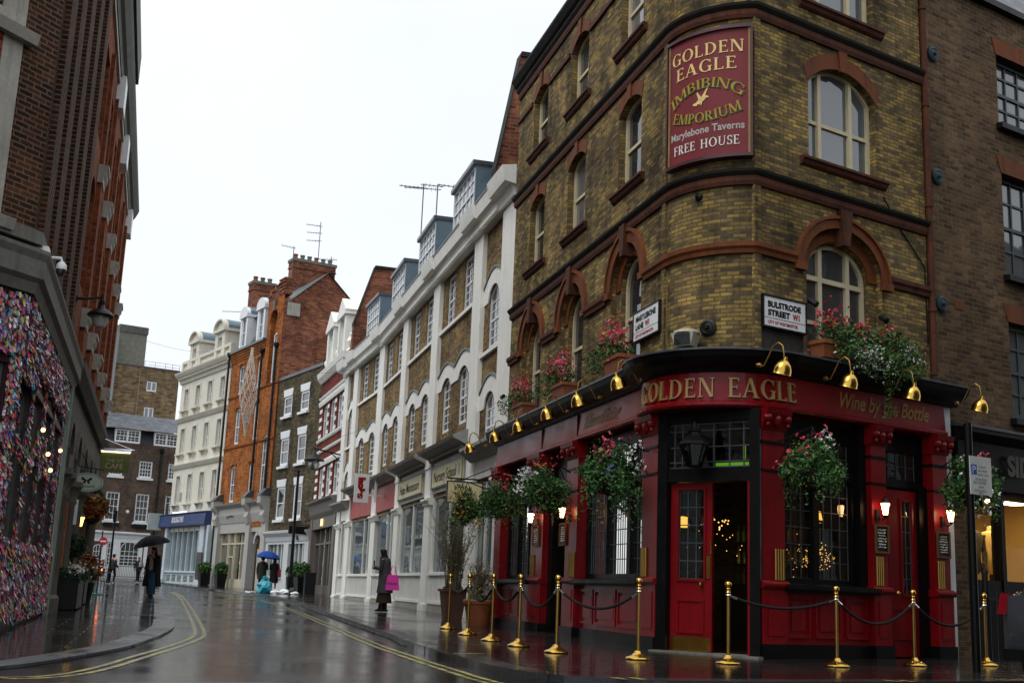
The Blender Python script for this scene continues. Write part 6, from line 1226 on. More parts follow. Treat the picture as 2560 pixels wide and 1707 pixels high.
m = MB(); m.face([BF.w(-9, 0, 11.4), BF.w(8, 0, 11.4), BF.w(8, -.5, 12.6), BF.w(-9, -.5, 12.6)]); m.build('mansard_face', plain('dark_lead_roof', (.03, .033, .04), .5, .3, 2), hb, fix=False); m = MB(); m.face([BF.w(-9, .25, 12.55), BF.w(8, .25, 12.55), BF.w(8, -3.5, 14.2), BF.w(-9, -3.5, 14.2)]); m.build('slate_roof', slate, hb, fix=False)
for a in (-2.2, 1.0, -5.6): window(hb, BF, a, a + 2.05, 11.42, 12.5, .02, 0, white, gl_d, .12, 3, (2, 2), .5, mull=(.5,), bw=.035, fd=.3, name='dormer_window')
f = MB(); f.prof(BF, [(0, 3.75), (.1, 3.75), (.15, 4.0), (.3, 4.15), (.3, 4.25), (0, 4.3)], -3.3, 1.4); f.box(BF, -3.3, 1.4, -.1, .08, 3.45, 3.76)
for u in (-3.25, -2.05, -1.25, -1.0, .8, 1.2): f.box(BF, u - .14, u + .14, -.1, .12, .6, 3.5)
F = f.build('shopfront', white, hb)
for a, b_, rs in ((-2.95, -2.2, .35), (-.84, .65, .7)): window(F, BF, a, b_, 1.6, 2.85, .06, rs, white, gl_d, .06, 4 if b_ - a > 1 else 3, (3, 2), .5, bw=.035, name='arched_window', fd=.05)
window(F, BF, -1.85, -1.4, 1.6, 3.4, .06, 0, white, gl_d, .06, 2, (3, 2), .5, bw=.035, name='sidelight', fd=.05)
box_part(F, 'stall_riser', white, (BF, -3.3, 1.4, -.1, .05, .4, 1.6))
m = MB(); c = BF.w(1.7, .12, 10.85); m.tube([c, BF.w(1.7, .12, 3.6)], .085, 8); m.lathe(c, [(.1, -.1), (.2, .12), (.22, .35), (.1, .35)], 8); tag(m.build('drainpipe', iron), 'black drainpipe with hopper head on the brown house closing the lane', 'drainpipe')
rose(BF.w(-.55, .0, 5.9), Vector((BF.out.x, BF.out.y, 0)), .14, 'small white alarm box on the brown brick house', white, 'alarm_box', 'alarm box')
t = thing('railing', 'black iron railings before the white arched shopfront at the lane end', 'railing', BF.w(0, 1.2, .55)); m = MB()
for z in (.75, 1.55): m.box(BF, -3.2, 3.0, 1.18, 1.22, z, z + .04)
for k in range(48): u = -3.2 + k * .13; m.tube([BF.w(u, 1.2, .6), BF.w(u, 1.2, 1.72)], .014, 4)
m.build('bars', iron, t); box_part(t, 'base_wall', stonew, (BF, -3.2, 3.0, 1.05, 1.3, .2, .66))
fb = thing('tan_block', 'blank tan brick flank wall with two small white windows rising behind slate roof', 'building', BF2.w(0, 0, 0))
ops = [(-.1, .85, 18.15, 19.1, 0, .12), (-.1, .8, 15.6, 16.6, 0, .12)]
b = MB(); wall(b, BF2, -7, 2.95, 0, 20.4, ops, 0); b.build('wall', tan, fb, fix=False); shell(fb, BF2, -7, 2.95, 20.4, 12, tan)
for a, b_, c, d, r_, q in ops: window(fb, BF2, a, b_, c, d, -.02, 0, white, gl_b, .1, 1, (1, 1), 0, mull=(.5,))
m = MB(); m.tube([BF2.w(-.85, .06, 19.8), BF2.w(-.85, .06, 15)], .03, 5); m.build('conduit', stonew, fb); m = MB(); m.box(BF2, -7, 3.0, -.3, .06, 20.38, 20.5); m.build('coping', lead, fb)
m = MB(); m.box(BF2, -3.0, -.42, -4, -.4, 20.4, 23.6); m.build('plant_room', plain('pebbledash', (.20, .195, .16), .9, .3, 3, bump=.4), fb); m = MB(); m.box(BF2, -3.1, -.36, -4.1, -.3, 23.6, 24.3)
for k in range(5): m.box(BF2, -3.1, -.35, -.3, -.26, 23.7 + k * .12, 23.75 + k * .12)
m.build('louvre_screen', stone, fb); m = MB()
for z in (20.75, 21.05): m.tube([BF2.w(-.4, -.3, z), BF2.w(3.0, -.3, z)], .018, 5)
for u in (-.4, .6, 1.6, 2.3, 3.0): m.tube([BF2.w(u, -.3, 20.4), BF2.w(u, -.3, 21.1)], .018, 5)
m.build('roof_rail', iron, fb)
gw = MB(); gw.box(BF2, -5.2, -3.3, -.1, .5, 12, 23.5); gw.build('glazed_stair', gl_b, fb)
# ---------------------------------------------------------------- left-hand corner building
lb = thing('red_corner_building', 'dark red brick corner building with stone cornice, capped pilasters and deep windows', 'building', LF.w(5, 0, 0))
CHF = Fr(*LF.w(-1.8, 0, 0).xy, 206, -1)      # splayed corner wall
UW = [7.35, 10.05, 12.9, 15.8, 18.6, 21.3]
ops = []
for c in UW: ops += [(c - .75, c + .45, 6.6, 8.6, .45, .5), (c - .75, c + .45, 9.9, 11.9, 0, .5)]
b = MB(); wall(b, LF, 5.6, 24, 5.0, 13.0, ops, 0); b.build('upper_wall', terra, lb, fix=False)
for o_ in ops: window(lb, LF, o_[0], o_[1], o_[2], o_[3], -.40, o_[4], white, gl_d, .08, 2, (2, 2), .5)
for c in UW:
    for z0_, z1_, zc_ in ((5.2, 5.95, 6.15), (6.3, 9.2, 9.42)):
        m = MB(); m.box(LF, c + .62, c + 1.25, -.05, .10, z0_, z1_); P_ = m.build('pilaster', terra, lb); m = MB(); m.prof(LF, [(-.05, z1_), (.12, z1_), (.13, z1_ + .12), (.18, z1_ + .2), (.18, z1_ + .28), (.22, z1_ + .32), (.22, z1_ + .4), (-.05, z1_ + .42)], c + .55, c + 1.32); m.build('capital', stonew, P_)
    m = MB(); m.box(LF, c + .7, c + 1.2, -.05, .08, 9.6, 12.3); P_ = m.build('pilaster', terra, lb)
for u in (11.2, 15.4, 22.6): m = MB(); m.box(LF, u - .4, u + .4, -.1, .2, 12.1, 12.95); m.build('white_block', white, lb)
b = MB(); wall(b, LF, -1.8, 5.6, 4.6, 13.0, [], 0); b.build('corner_wall', darkred, lb, fix=False)
for u in (-1.55, -.2, 1.3, 2.9, 4.6): m = MB(); m.box(LF, u, u + .75, -.05, .09, 5.1, 13); m.build('brick_pier', darkred, lb)
for u in (-.75, .62, 2.2, 3.8): m = MB(); m.box(LF, u, u + .16, -.05, .045, 5.1, 13); m.build('render_strip', plain('grey_brown_render', (.105, .08, .07), .8, .3, 3) if 'grey_brown_render' not in MATS else MATS['grey_brown_render'], lb)
m = MB(); m.box(LF, 5.42, 5.6, -.05, .07, 5.1, 13.0); m.build('pale_quoin', plain('salmon_render', (.36, .16, .10), .8, .2, 2), lb)
wn = [(.98, 2.9, 5.5, 6.85, 0, .22), (.98, 2.9, 8.1, 10.0, 0, .22)]
b = MB(); wall(b, CHF, 0, 9, 4.4, 13.0, wn, 0); b.build('corner_wall', darkred, lb, fix=False)
for o_ in wn:
    window(lb, CHF, o_[0], o_[1], o_[2], o_[3], -.08, 0, white, gl_d, .12, 2, (2, 2), .5); m = MB(); m.band(CHF, [(o_[0], o_[2]), (o_[1], o_[2]), (o_[1], o_[3]), (o_[0], o_[3]), (o_[0], o_[2])], [(o_[0] - .35, o_[2] - .3), (o_[1] + .35, o_[2] - .3), (o_[1] + .35, o_[3] + .3), (o_[0] - .35, o_[3] + .3), (o_[0] - .35, o_[2] - .3)], -.02, .06); m.prof(CHF, [(0, o_[2] - .35), (.16, o_[2] - .35), (.2, o_[2] - .2), (0, o_[2] - .15)], o_[0] - .5, o_[1] + .5); m.build('stone_surround', stonew, lb)
m = MB(); m.box(CHF, .62, 3.25, -.02, .05, 7.0, 7.95); m.build('stone_panel', stonew, lb); m = MB(); m.box(CHF, .95, 2.95, .04, .056, 7.22, 7.75); m.build('herringbone_panel', crim, lb)
lpath = [(CHF.w(9, 0, 0).xy, CHF.out), (CHF.w(.0, 0, 0).xy, (CHF.out + LF.out * 1.0).normalized() * 1.08), (LF.w(7.0, 0, 0).xy, LF.out)]
def lm(prof, mat, nm, pth=lpath): m = MB(); sweep(m, pth, prof); return m.build(nm, mat, lb)
lm([(-.1, 4.42), (.1, 4.42), (.14, 4.56), (.2, 4.62), (.2, 4.86), (.24, 4.95), (.24, 5.0), (-.1, 5.12)], stone, 'stone_cornice'); lm([(-.1, 5.1), (.12, 5.1), (.12, 5.28), (-.1, 5.3)], stone, 'stone_cornice'); lm([(-.1, 4.3), (.06, 4.3), (.06, 4.43), (-.1, 4.43)], dwood, 'soffit')
m = MB(); m.prof(LF, [(-.1, 4.75), (.1, 4.75), (.24, 4.95), (.26, 5.1), (-.1, 5.2)], 7.0, 24); m.build('ledge', plain('dark_weathered_stone', (.09, .085, .075), .7, .4, 2, grime=.3), lb)
upth = [(CHF.w(9, 0, 0).xy, CHF.out), (CHF.w(.0, 0, 0).xy, (CHF.out + LF.out).normalized() * 1.08), (LF.w(23.9, 0, 0).xy, LF.out)]
lm([(-.1, 12.9), (.08, 12.9), (.12, 13.05), (.2, 13.1), (.3, 13.3), (.34, 13.42), (-.1, 13.5)], plain('dark_cornice_paint', (.07, .07, .055), .6, .4, 2, grime=.3), 'roof_cornice', upth); lm([(-.1, 12.72), (.06, 12.72), (.06, 12.88), (-.1, 12.9)], stonew, 'frieze', upth)
m = MB(); m.box(LF, -1.8, 12.6, -.4, .40, 13.5, 14.3); m.build('upper_gutter', MATS['dark_cornice_paint'], lb)
m = MB(); m.face([LF.w(24, 0, 0), LF.w(24, -9, 0), LF.w(24, -9, 13.4), LF.w(24, 0, 13.4)]); m.face([LF.w(-1.8, 0, 13.4), LF.w(24, 0, 13.4), LF.w(24, -9, 13.4), LF.w(-1.8, -9, 13.4)]); m.face([CHF.w(0, 0, 13.4), CHF.w(9, 0, 13.4), CHF.w(9, -9, 13.4), CHF.w(0, -9, 13.4)]); m.build('side_wall', terra, lb, fix=False)
# ground floor: splayed shopfront frame, then a stone arcade
ops = [(a, a + 1.25, .4, 3.4, .62, .35) for a in (8.4, 11.2, 14.0, 16.8, 19.6)]
b = MB(); wall(b, LF, 6.4, 24, 0, 4.76, ops, -.02); b.build('arcade_wall', plain('arcade_stone', (.13, .122, .105), .75, .25, 1.2, bump=.2, grime=.35), lb, fix=False)
for a, b_, c, d, r_, q in ops:
    window(lb, LF, a, b_, c, d, -.28, r_, dwood, gl_s, .07, 2, (1, 1), 0, trans=(3.3,), name='arched_window'); m = MB(); m.band(LF, arcpts(a, b_, d, r_), arcpts(a - .14, b_ + .14, d, r_ + .14), -.05, .05); m.build('arch_moulding', MATS['arcade_stone'], lb)
for u in (6.5, 7.55, 10.2, 13.0, 15.8, 18.6, 21.4):
    m = MB(); m.lathe(LF.w(u + .3, .02, 0), [(.2, .0), (.2, .3), (.14, .36), (.135, 2.3), (.17, 2.36), (.15, 2.45), (.24, 2.7), (.27, 2.72), (.27, 2.84), (0, 2.85)], 14); m.build('column', MATS['arcade_stone'], lb, True)
for u0, u1 in ((6.4, 7.5), (9.9, 10.9)): m = MB(); m.box(LF, u0, u1, -.2, .04, .1, 2.35); m.build('brick_pier', orange, lb)
p = MB(); p.tube([LF.w(6.42, .1, 0), LF.w(6.42, .1, 4.4)], .05, 8); tag(p.build('drainpipe', plain('pale_green_pipe', (.25, .3, .25), .5, .2, 4)), 'pale green pipe at the end of the ribbon-covered shopfront', 'drainpipe')
sf = MB()
for k in range(5): u = -1.7 + k * 1.95; sf.box(LF, u - .07, u + .07, -.12, .03, 1.1, 4.3)
for k in range(7): u = .1 + k * 1.3; sf.box(CHF, u - .08, u + .08, -.12, .03, 1.1, 4.3)
for z in (1.1, 3.45): sf.box(LF, -1.7, 6.3, -.1, .02, z, z + .1); sf.box(CHF, 0, 9, -.1, .02, z, z + .1)
S = sf.build('shop_frame', plain('plum_shop_paint', (.03, .008, .014), .4, .2, 4), lb); g_ = MB()
for fr, a, b_ in ((LF, -1.75, 6.3), (CHF, 0, 9)): g_.face([fr.w(a, -.06, 1.1), fr.w(b_, -.06, 1.1), fr.w(b_, -.06, 4.4), fr.w(a, -.06, 4.4)])
g_.build('pane', glass('greenish_shop_glass', (.10, .13, .105), 1.6), S, fix=False); m = MB()
for fr, a, b_ in ((LF, -1.75, 6.35), (CHF, 0, 9)): m.face([fr.w(a, 0, -.1), fr.w(b_, 0, -.1), fr.w(b_, 0, 1.12), fr.w(a, 0, 1.12)]); m.face([fr.w(a, -.01, 4.3), fr.w(b_, -.01, 4.3), fr.w(b_, -.01, 3.5), fr.w(a, -.01, 3.5)])
m.build('stall_riser', dwood, lb, fix=False)
# ribbons covering the shopfront
t = thing('ribbon_display', 'mass of coloured foil ribbons covering the corner shopfront under the stone cornice', 'decoration', LF.w(2, .2, 0)); rn = random.Random(77)
def ribbons(mat, dens, sz):
    m = MB()
    def rib(fr, u, z, o):
        a = rn.uniform(-.6, .6); wd = sz * rn.uniform(.35, .8); L_ = sz * rn.uniform(.8, 2.0); tw_ = rn.uniform(-.9, .9); d = Vector((fr.d.x, fr.d.y, 0)); n = Vector((fr.out.x, fr.out.y, 0)); p = fr.w(u, o, z)
        x = (d * math.cos(tw_) + n * math.sin(tw_)); dn = Vector((0, 0, -1)) + d * a * .5 + n * rn.uniform(-.1, .45); q = p + dn * L_ * .5; e = q + (dn + n * rn.uniform(-.5, .5)) * L_ * .5
        m.face([p - x * wd * .5, p + x * wd * .5, q + x * wd * .6, q - x * wd * .6]) ; i = len(m.v); m.v += [e + x * wd * .4, e - x * wd * .4]; m.f.append((i - 1, i - 2, i, i + 1))
    def area(fr, u0, u1, z0_, z1_, n, o0=.01, o1=.09):
        for _ in range(int(n * dens)): rib(fr, rn.uniform(u0, u1), rn.uniform(z0_, z1_), rn.uniform(o0, o1))
    area(LF, -1.75, 6.35, .12, 1.22, 3600); area(LF, -1.75, 5.9, 3.75, 4.42, 2200); area(CHF, 0, 5, .12, 1.2, 2000); area(CHF, 0, 5, 3.62, 4.4, 1500); area(CHF, 0, 5, 2.5, 2.7, 300, .01, .05); area(LF, -1.7, .2, 3.4, 3.8, 160)
    for k in range(5): u = -1.7 + k * 1.95; area(LF, u - .13, u + .13, 1.2, 3.9, 170, .0, .035)
    for k in range(5): u = .1 + k * 1.3; area(CHF, u - .1, u + .06, 1.2, 3.7, 130, .01, .04)
    for k in range(5):       # looping swags across the glass
        u0_ = -1.6 + k * 1.5
        for _ in range(int(45 * dens)): f_ = rn.random(); rib(LF, u0_ + f_ * 1.5, 2.9 - .5 * math.sin(math.pi * f_) + rn.gauss(0, .05), .05)
    return m
r1 = ribbons(ragcol, 4.2, .052).build('bright_ribbons', ragcol, t, fix=False); r1['kind'] = 'stuff'; r2 = ribbons(ragdull, 1.8, .048).build('faded_ribbons', ragdull, t, fix=False); r2['kind'] = 'stuff'
m = MB()
for u, z in ((1.2, 2.95), (2.5, 2.7), (3.3, 2.5), (4.9, 3.0)): m.sph(LF.w(u, .14, z), .035, 6)
m.build('glowing_bulbs', warm, t)
# things on the left building
t = thing('dome_camera', 'white dome security camera on a bracket above the stone cornice', 'camera', LF.w(-1.6, 0, 5.3)); m = MB(); m.box(LF, -1.75, -1.45, .0, .20, 4.92, 5.12); m.tube([LF.w(-1.6, .18, 5.0), LF.w(-1.6, .36, 5.01), LF.w(-1.6, .375, 4.95)], .022, 8); m.build('bracket', signw, t); c = LF.w(-1.6, .375, 4.87); m = MB(); m.lathe(c, [(.03, .09), (.065, .05), (.072, 0), (.072, -.02)], 16); m.build('housing', signw, t, True); m = MB(); m.lathe(c, [(.068, -.02), (.062, -.07), (.035, -.11), (0, -.12)], 16); m.build('dome', gl_d, t, True)
t = thing('street_lantern', 'black wall lantern with conical shade beside the white dome camera on dark brick', 'lantern', LF.w(5.07, 0, 5.9)); m = MB(); m.tube([LF.w(5.07, .02, 5.93), LF.w(5.07, .3, 5.95), LF.w(5.07, .56, 6.0)], [.04, .02, .02], 8); m.lathe(LF.w(5.07, .05, 5.93), [(.07, -.06), (.07, .06)], 8); m.lathe(LF.w(5.07, .56, 6.0), [(.03, -.03), (.03, .05)], 8); m.build('bracket', iron, t); c = LF.w(5.07, .56, 5.66); m = MB(); m.lathe(c, [(.24, -.04), (.25, -.01), (.2, .05), (.08, .12), (.05, .2), (.06, .22), (.03, .32), (0, .33)], 20); m.build('shade', iron, t, True); m = MB(); m.lathe(c, [(.15, -.03), (.15, -.12), (.1, -.24), (0, -.28)], 16); m.build('glass_bowl', plain('frosted_glass', (.42, .43, .42), .2, .1, 4), t, True)
t = thing('oval_sign', 'pale green oval hanging sign with a butterfly on a scrolled bracket', 'sign', LF.w(13, .2, 3)); U_ = 13.0; oc, zc_ = .21, 3.03
m = MB(); m.prism(Fr(*LF.w(U_, 0, 0).xy, LF.az + 90, 1), [(oc + .40 * math.cos(a), zc_ + .235 * math.sin(a)) for a in [2 * math.pi * k / 28 for k in range(28)]], -.03, .03); m.build('sign_panel', plain('pale_green_enamel', (.45, .52, .42), .45, .06, 4), t); G_ = Fr(*LF.w(U_, 0, 0).xy, LF.az + 90, 1); e = MB(); q1 = [(oc + .37 * math.cos(a), zc_ + .21 * math.sin(a)) for a in [2 * math.pi * k / 28 for k in range(29)]]; q2 = [(oc + .36 * math.cos(a), zc_ + .2 * math.sin(a)) for a in [2 * math.pi * k / 28 for k in range(29)]]
e.band(G_, q2, q1, .03, .034); e.build('sign_rule', iron, t); m = MB()
for s_ in (-1, 1):
    m.prism(G_, [(oc, zc_ + .05), (oc + s_ * .11, zc_ + .14), (oc + s_ * .13, zc_ + .07), (oc + s_ * .05, zc_ + .03)], .03, .034); m.prism(G_, [(oc, zc_ + .05), (oc + s_ * .08, zc_ + .02), (oc + s_ * .07, zc_ - .04), (oc + s_ * .02, zc_ - .01)], .0305, .0345)
m.build('butterfly_emblem', iron, t); m = MB(); wd, x0 = tw('papouelli', .12); text(m, 'papouelli', .12, lambda x, y, d: G_.w(oc - .2 + (x - x0) * .4 / wd, .032 + abs(d), zc_ - .13 + y), .001); m.build('sign_lettering', iron, t)
m = MB(); m.tube([LF.w(U_, -.02, 3.42), LF.w(U_, .6, 3.36)], .014, 6); m.tube([LF.w(U_, .02, 3.75), LF.w(U_, .16, 3.55), LF.w(U_, .22, 3.3)], .012, 6); m.tube([LF.w(U_, .04, 3.38), LF.w(U_, .04, 3.2)], .008, 4); m.tube([LF.w(U_, .4, 3.38), LF.w(U_, .4, 3.2)], .008, 4); m.build('bracket', iron, t)
t = thing('cafe_sign', 'green projecting sign with a lit strip along its top beyond the oval sign', 'sign', LF.w(20, .2, 4)); U_ = 20.0; m = MB(); m.box(LF, U_ - .05, U_ + .05, .14, 1.01, 3.88, 4.52); m.build('sign_panel', plain('olive_green_enamel', (.10, .125, .012), .45, .25, 1.5), t); m = MB(); m.box(LF, U_ - .09, U_ + .09, .12, 1.03, 4.52, 4.57); m.tube([LF.w(U_, .05, 4.95), LF.w(U_, 1.08, 4.6)], .01, 5); m.tube([LF.w(U_, 0, 4.6), LF.w(U_, 1.12, 4.6)], .018, 6); m.build('bracket', steel, t); m = MB(); m.box(LF, U_ - .085, U_ - .055, .15, 1.0, 4.49, 4.52); m.build('strip_light', emis('sign_strip_light', (1, .75, .45), 6), t)
G_ = Fr(*LF.w(U_, 0, 0).xy, LF.az + 90, 1)
for txt, x, z, w_, h_ in (('THE IVY', .33, 4.20, .5, .09), ('CAFE', .31, 4.0, .52, .16)): m = MB(); wd, x0 = tw(txt, h_ / .7, off=.003); text(m, txt, h_ / .7, lambda a, c, d: G_.w(x + (a - x0) * w_ / wd, .052 + abs(d), z + c), .002, off=.003); m.build('sign_lettering', signc, t)
t = thing('shop_awning', 'dark green domed awning behind the oval sign', 'awning', LF.w(17, .3, 3)); m = MB()
for k in range(10):
    a0, a1 = math.pi / 2 * k / 10, math.pi / 2 * (k + 1) / 10; P1 = lambda a, u: LF.w(u, .0 + .62 * math.sin(a), 2.62 + .6 * math.cos(a)); m.face([P1(a0, 16), P1(a1, 16), P1(a1, 18.5), P1(a0, 18.5)])
m.face([LF.w(16, 0, 2.62)] + [LF.w(16, .62 * math.sin(math.pi / 2 * k / 10), 2.62 + .6 * math.cos(math.pi / 2 * k / 10)) for k in range(11)]); m.face([LF.w(16, .62, 2.62), LF.w(18.5, .62, 2.62), LF.w(18.5, .63, 2.42), LF.w(16, .63, 2.42)]); m.build('canvas', plain('dark_green_canvas', (.008, .06, .045), .7, .2, 3), t)
t = thing('hanging_basket', 'hanging basket of autumn orange leaves by the green awning', 'hanging basket', LF.w(15.5, .3, 2.5)); rn = random.Random(4); c = LF.w(15.5, .32, 2.55); m = MB(); m.leafcloud(c, (.42, .42, .36), 1100, .08, rn, .3); m.build('foliage', autumn, t, fix=False); m = MB(); m.lathe(c + Vector((0, 0, -.35)), [(.05, -.1), (.2, 0), (.26, .15), (.1, .16)], 12); m.tube([c, c + Vector((0, 0, .7))], .012, 5); m.tube([c + Vector((0, 0, .7)), LF.w(15.5, 0, 3.2)], .015, 5); m.build('basket', dwood, t)
t = thing('wall_lantern', 'lit amber wall lantern under the autumn-leaf basket', 'lantern', LF.w(15, .05, 2.1)); c = LF.w(14.6, .06, 2.12); m = MB(); m.lathe(c, [(.07, -.12), (.12, .12)], 6); m.build('lit_glass', emis('amber_lantern_glass', (1, .5, .1), 7), t); m = MB(); m.lathe(c, [(.15, .12), (.05, .26), (0, .3)], 6); m.lathe(c, [(0, -.2), (.08, -.12)], 6); m.tube([c + Vector((0, 0, .3)), LF.w(14.6, -.02, 2.5)], .015, 5); m.build('lantern_frame', iron, t)
box_part(None, 'menu_case', signw, (LF, 12.2, 12.26, -.02, .12, 1.95, 2.55)); o_ = C.objects['menu_case']; tag(o_, 'slim white menu case on the stone arcade beyond the oval sign', 'menu case')
def trough(fr, u0, u1, o0, o1, h, lab, seed, fl=None):
    rn = random.Random(seed); p0 = fr.w((u0 + u1) / 2, (o0 + o1) / 2, 0); z = gz(p0.x, p0.y) - .05; t = thing('planter', lab, 'planter', (p0.x, p0.y, z)); m = MB(); m.box(fr, u0, u1, o0, o1, z + .03, z + h)
    m.box(fr, u0 - .02, u1 + .02, o0 - .02, o1 + .02, z + h - .05, z + h)
    for u in (u0 + .05, u1 - .15): m.box(fr, u, u + .1, o0 + .05, o1 - .05, z, z + .04)
    m.build('planter_box', iron, t); m = MB(); n = max(2, int((u1 - u0) / .35))
    for k in range(n): m.leafcloud(fr.w(u0 + (u1 - u0) * (k + .5) / n, (o0 + o1) / 2, z + h + .08), (.3, (o1 - o0) * .55, .2), 240, .06, rn, .1)
    m.build('foliage', leafd, t, fix=False)
    if fl: blooms(t, rn, fr, [(u0 + (u1 - u0) * (k + .5) / n, (o0 + o1) / 2 + .1, z + h + .22, .14, .06, 16) for k in range(n)], fl, sz=.05)
    return t
trough(LF, 8.7, 10.8, .08, .52, .62, 'black planter box with small white flowers beside the ribbon-covered shop', 51, fl_white); trough(LF, 12.6, 14.0, .06, .46, .6, 'black planter box of dark leaves behind the white-flowered one', 52)
t = thing('topiary_ball', 'clipped dark green topiary ball on a stem in a black pot', 'topiary', LF.w(10.9, .2, 0)); rn = random.Random(6); c = LF.w(10.95, .2, 1.42); z = gz(c.x, c.y) - .05; m = MB(); m.leafcloud(c, (.29, .29, .28), 1700, .05, rn, .75); m.build('crown', leafd, t, fix=False); m = MB(); m.tube([(c.x, c.y, z + .5), c], .03, 6); m.build('trunk', dwood, t); m = MB(); m.lathe((c.x, c.y, z), [(.16, 0), (.22, .5), (.24, .52), (.2, .52)], 14); m.build('pot', iron, t)
t = thing('autumn_bush', 'low bush of orange autumn leaves behind the topiary ball', 'bush', LF.w(15, .3, 1)); m = MB(); m.leafcloud(LF.w(15.4, .3, .95), (.5, .4, .42), 600, .09, rn, .2); m.build('foliage', autumn, t, fix=False); m = MB(); c = LF.w(15.4, .3, 0); m.lathe((c.x, c.y, gz(c.x, c.y) - .05), [(.2, 0), (.28, .5), (.25, .52)], 12); m.build('pot', iron, t)
teal = plain('teal_metal', (.02, .13, .14), .4, .15, 4)
def chair(x, y, rz, lab):
    t = thing('cafe_chair', lab, 'chair', (x, y, gz(x, y) - .05), 'teal cafe chairs', 0); q = Fr(x, y, rz, -1); z = gz(x, y) - .05; m = MB(); m.box(q, -.2, .2, -.2, .2, z + .43, z + .46); m.build('seat', teal, t)
    for a, b_ in ((-.18, -.18), (.18, -.18), (-.18, .18), (.18, .18)): m = MB(); m.tube([q.w(a, b_, z), q.w(a * .95, b_ * .95, z + .44)], .015, 5); m.build('leg', teal, t)
    m = MB(); m.tube([q.w(-.18, -.2, z + .45), q.w(-.17, -.25, z + .85), q.w(.17, -.25, z + .85), q.w(.18, -.2, z + .45)], .014, 5); m.box(q, -.16, .16, -.25, -.235, z + .62, z + .82); m.build('backrest', teal, t)
tx, ty = -13.75, 41.3; z = gz(tx, ty) - .05; t = thing('cafe_table', 'teal cafe table with a glowing candle by the autumn bush', 'table', (tx, ty, z)); m = MB(); m.lathe((tx, ty, z), [(.42, .73), (.43, .75), (.42, .765), (0, .765)], 20); m.build('table_top', teal, t); m = MB(); m.tube([(tx, ty, z + .03), (tx, ty, z + .74)], .035, 8); m.lathe((tx, ty, z), [(.26, 0), (.25, .03), (.05, .06)], 14); m.build('pedestal', teal, t)
chair(tx - .1, ty - .75, 0, 'teal cafe chair on the near side of the candle-lit table'); chair(tx + .1, ty + .75, 180, 'teal cafe chair on the far side of the candle-lit table'); chair(tx - 1.2, ty + 2.6, 20, 'teal cafe chair at the farther empty spot beyond the candle-lit table')
m = MB(); m.lathe((tx + .1, ty - .1, z + .77), [(.03, 0), (.045, .05), (.03, .16), (0, .18)], 10); tag(m.build('candle', emis('candle_glow', (1, .2, .05), 7)), 'glowing orange candle on the teal cafe table', 'candle')
# ---------------------------------------------------------------- right-hand brick building
rbd = thing('brown_brick_building', 'plain brown brick building with dark sash windows and black lit shopfront', 'building', PR.w(6, 0, 0))
ops = [(6.2, 7.9, 9.45, 10.8, 0, .2), (6.2, 7.9, 6.55, 8.5, 0, .2), (6.2, 7.9, 4.1, 6.0, 0, .2), (9.4, 11.1, 9.45, 10.8, 0, .2), (9.4, 11.1, 6.55, 8.5, 0, .2)]
ops = [(6.2, 7.9, 9.45, 10.8, 0, .2), (6.2, 7.9, 6.6, 8.5, 0, .2), (6.2, 7.9, 4.05, 5.75, 0, .2)]
b = MB(); wall(b, PR, 4.06, 14, 2.6, 11.75, ops, -.03); b.build('wall', brown, rbd, fix=False); shell(rbd, PR, 4.06, 14, 11.8, 8, brown, True, True, 0, -.03)
for a, b_, c, d, r_, q in ops:
    W1 = window(rbd, PR, a, b_, c, d, -.16, 0, plain('dark_green_paint', (.012, .02, .02), .4, .2, 4) if 'dark_green_paint' not in MATS else MATS['dark_green_paint'], gl_b, .09, 4, (2, 2), .5, bw=.04, sill=(.08, -.15, .12, .1), smat=iron); h_ = MB(); h_.prism(PR, [(a - .02, d), (b_ + .02, d), (b_ + .14, d + .32), (a - .14, d + .32)], -.05, -.012); h_.build('flat_arch', rub, W1)
m = MB(); m.face([PR.w(4.06, .05, 11.75), PR.w(14, .05, 11.75), PR.w(14, -1.2, 13.6), PR.w(4.06, -1.2, 13.6)]); m.build('slate_roof', slate, rbd, fix=False); m = MB(); m.box(PR, 4.1, 14, -.05, .1, 11.68, 11.8); m.build('gutter', iron, rbd)
for z, nm in ((10.25, 'upper'), (8.0, 'middle'), (5.76, 'lowest')): rose(PR.w(4.35, -.02, z), Vector((PR.out.x, PR.out.y, 0)), .14, nm + ' of three round blue-grey wall tie plates on the brown brick', teald)
box_part(rbd, 'air_brick', rub, (PR, 4.72, 4.95, -.05, -.02, 5.75, 5.9)); m = MB(); m.box(PR, 4.22, 4.45, -.2, -.005, .0, 4.05); m.build('white_pier', white, rbd); m = MB(); m.box(PR, 4.45, 4.8, -.3, -.02, 0, 2.7); m.build('brick_pier', brown, rbd)
f = MB(); f.prof(PR, [(-.2, 2.75), (.06, 2.75), (.1, 3.5), (.3, 3.62), (.3, 3.68), (-.2, 3.74)], 4.5, 14); F = f.build('shop_fascia', blk, rbd); f = MB(); f.prof(PR, [(-.1, 3.75), (.32, 3.69), (.32, 3.72), (-.1, 3.85)], 4.5, 14); f.build('fascia_flashing', lead, rbd); m = MB(); text(m, 'SID', .46, lambda x, y, d: PR.w(5.72 + x, .12 + abs(d), 3.02 + y), .03, off=.02); m.build('sign_lettering', plain('dull_silver_letter', (.20, .19, .16), .4, .15, 4), F)
f = MB()
for u in (4.8, 5.72, 6.9, 8.4): f.box(PR, u, u + .1, -.22, -.02, 0, 2.75)
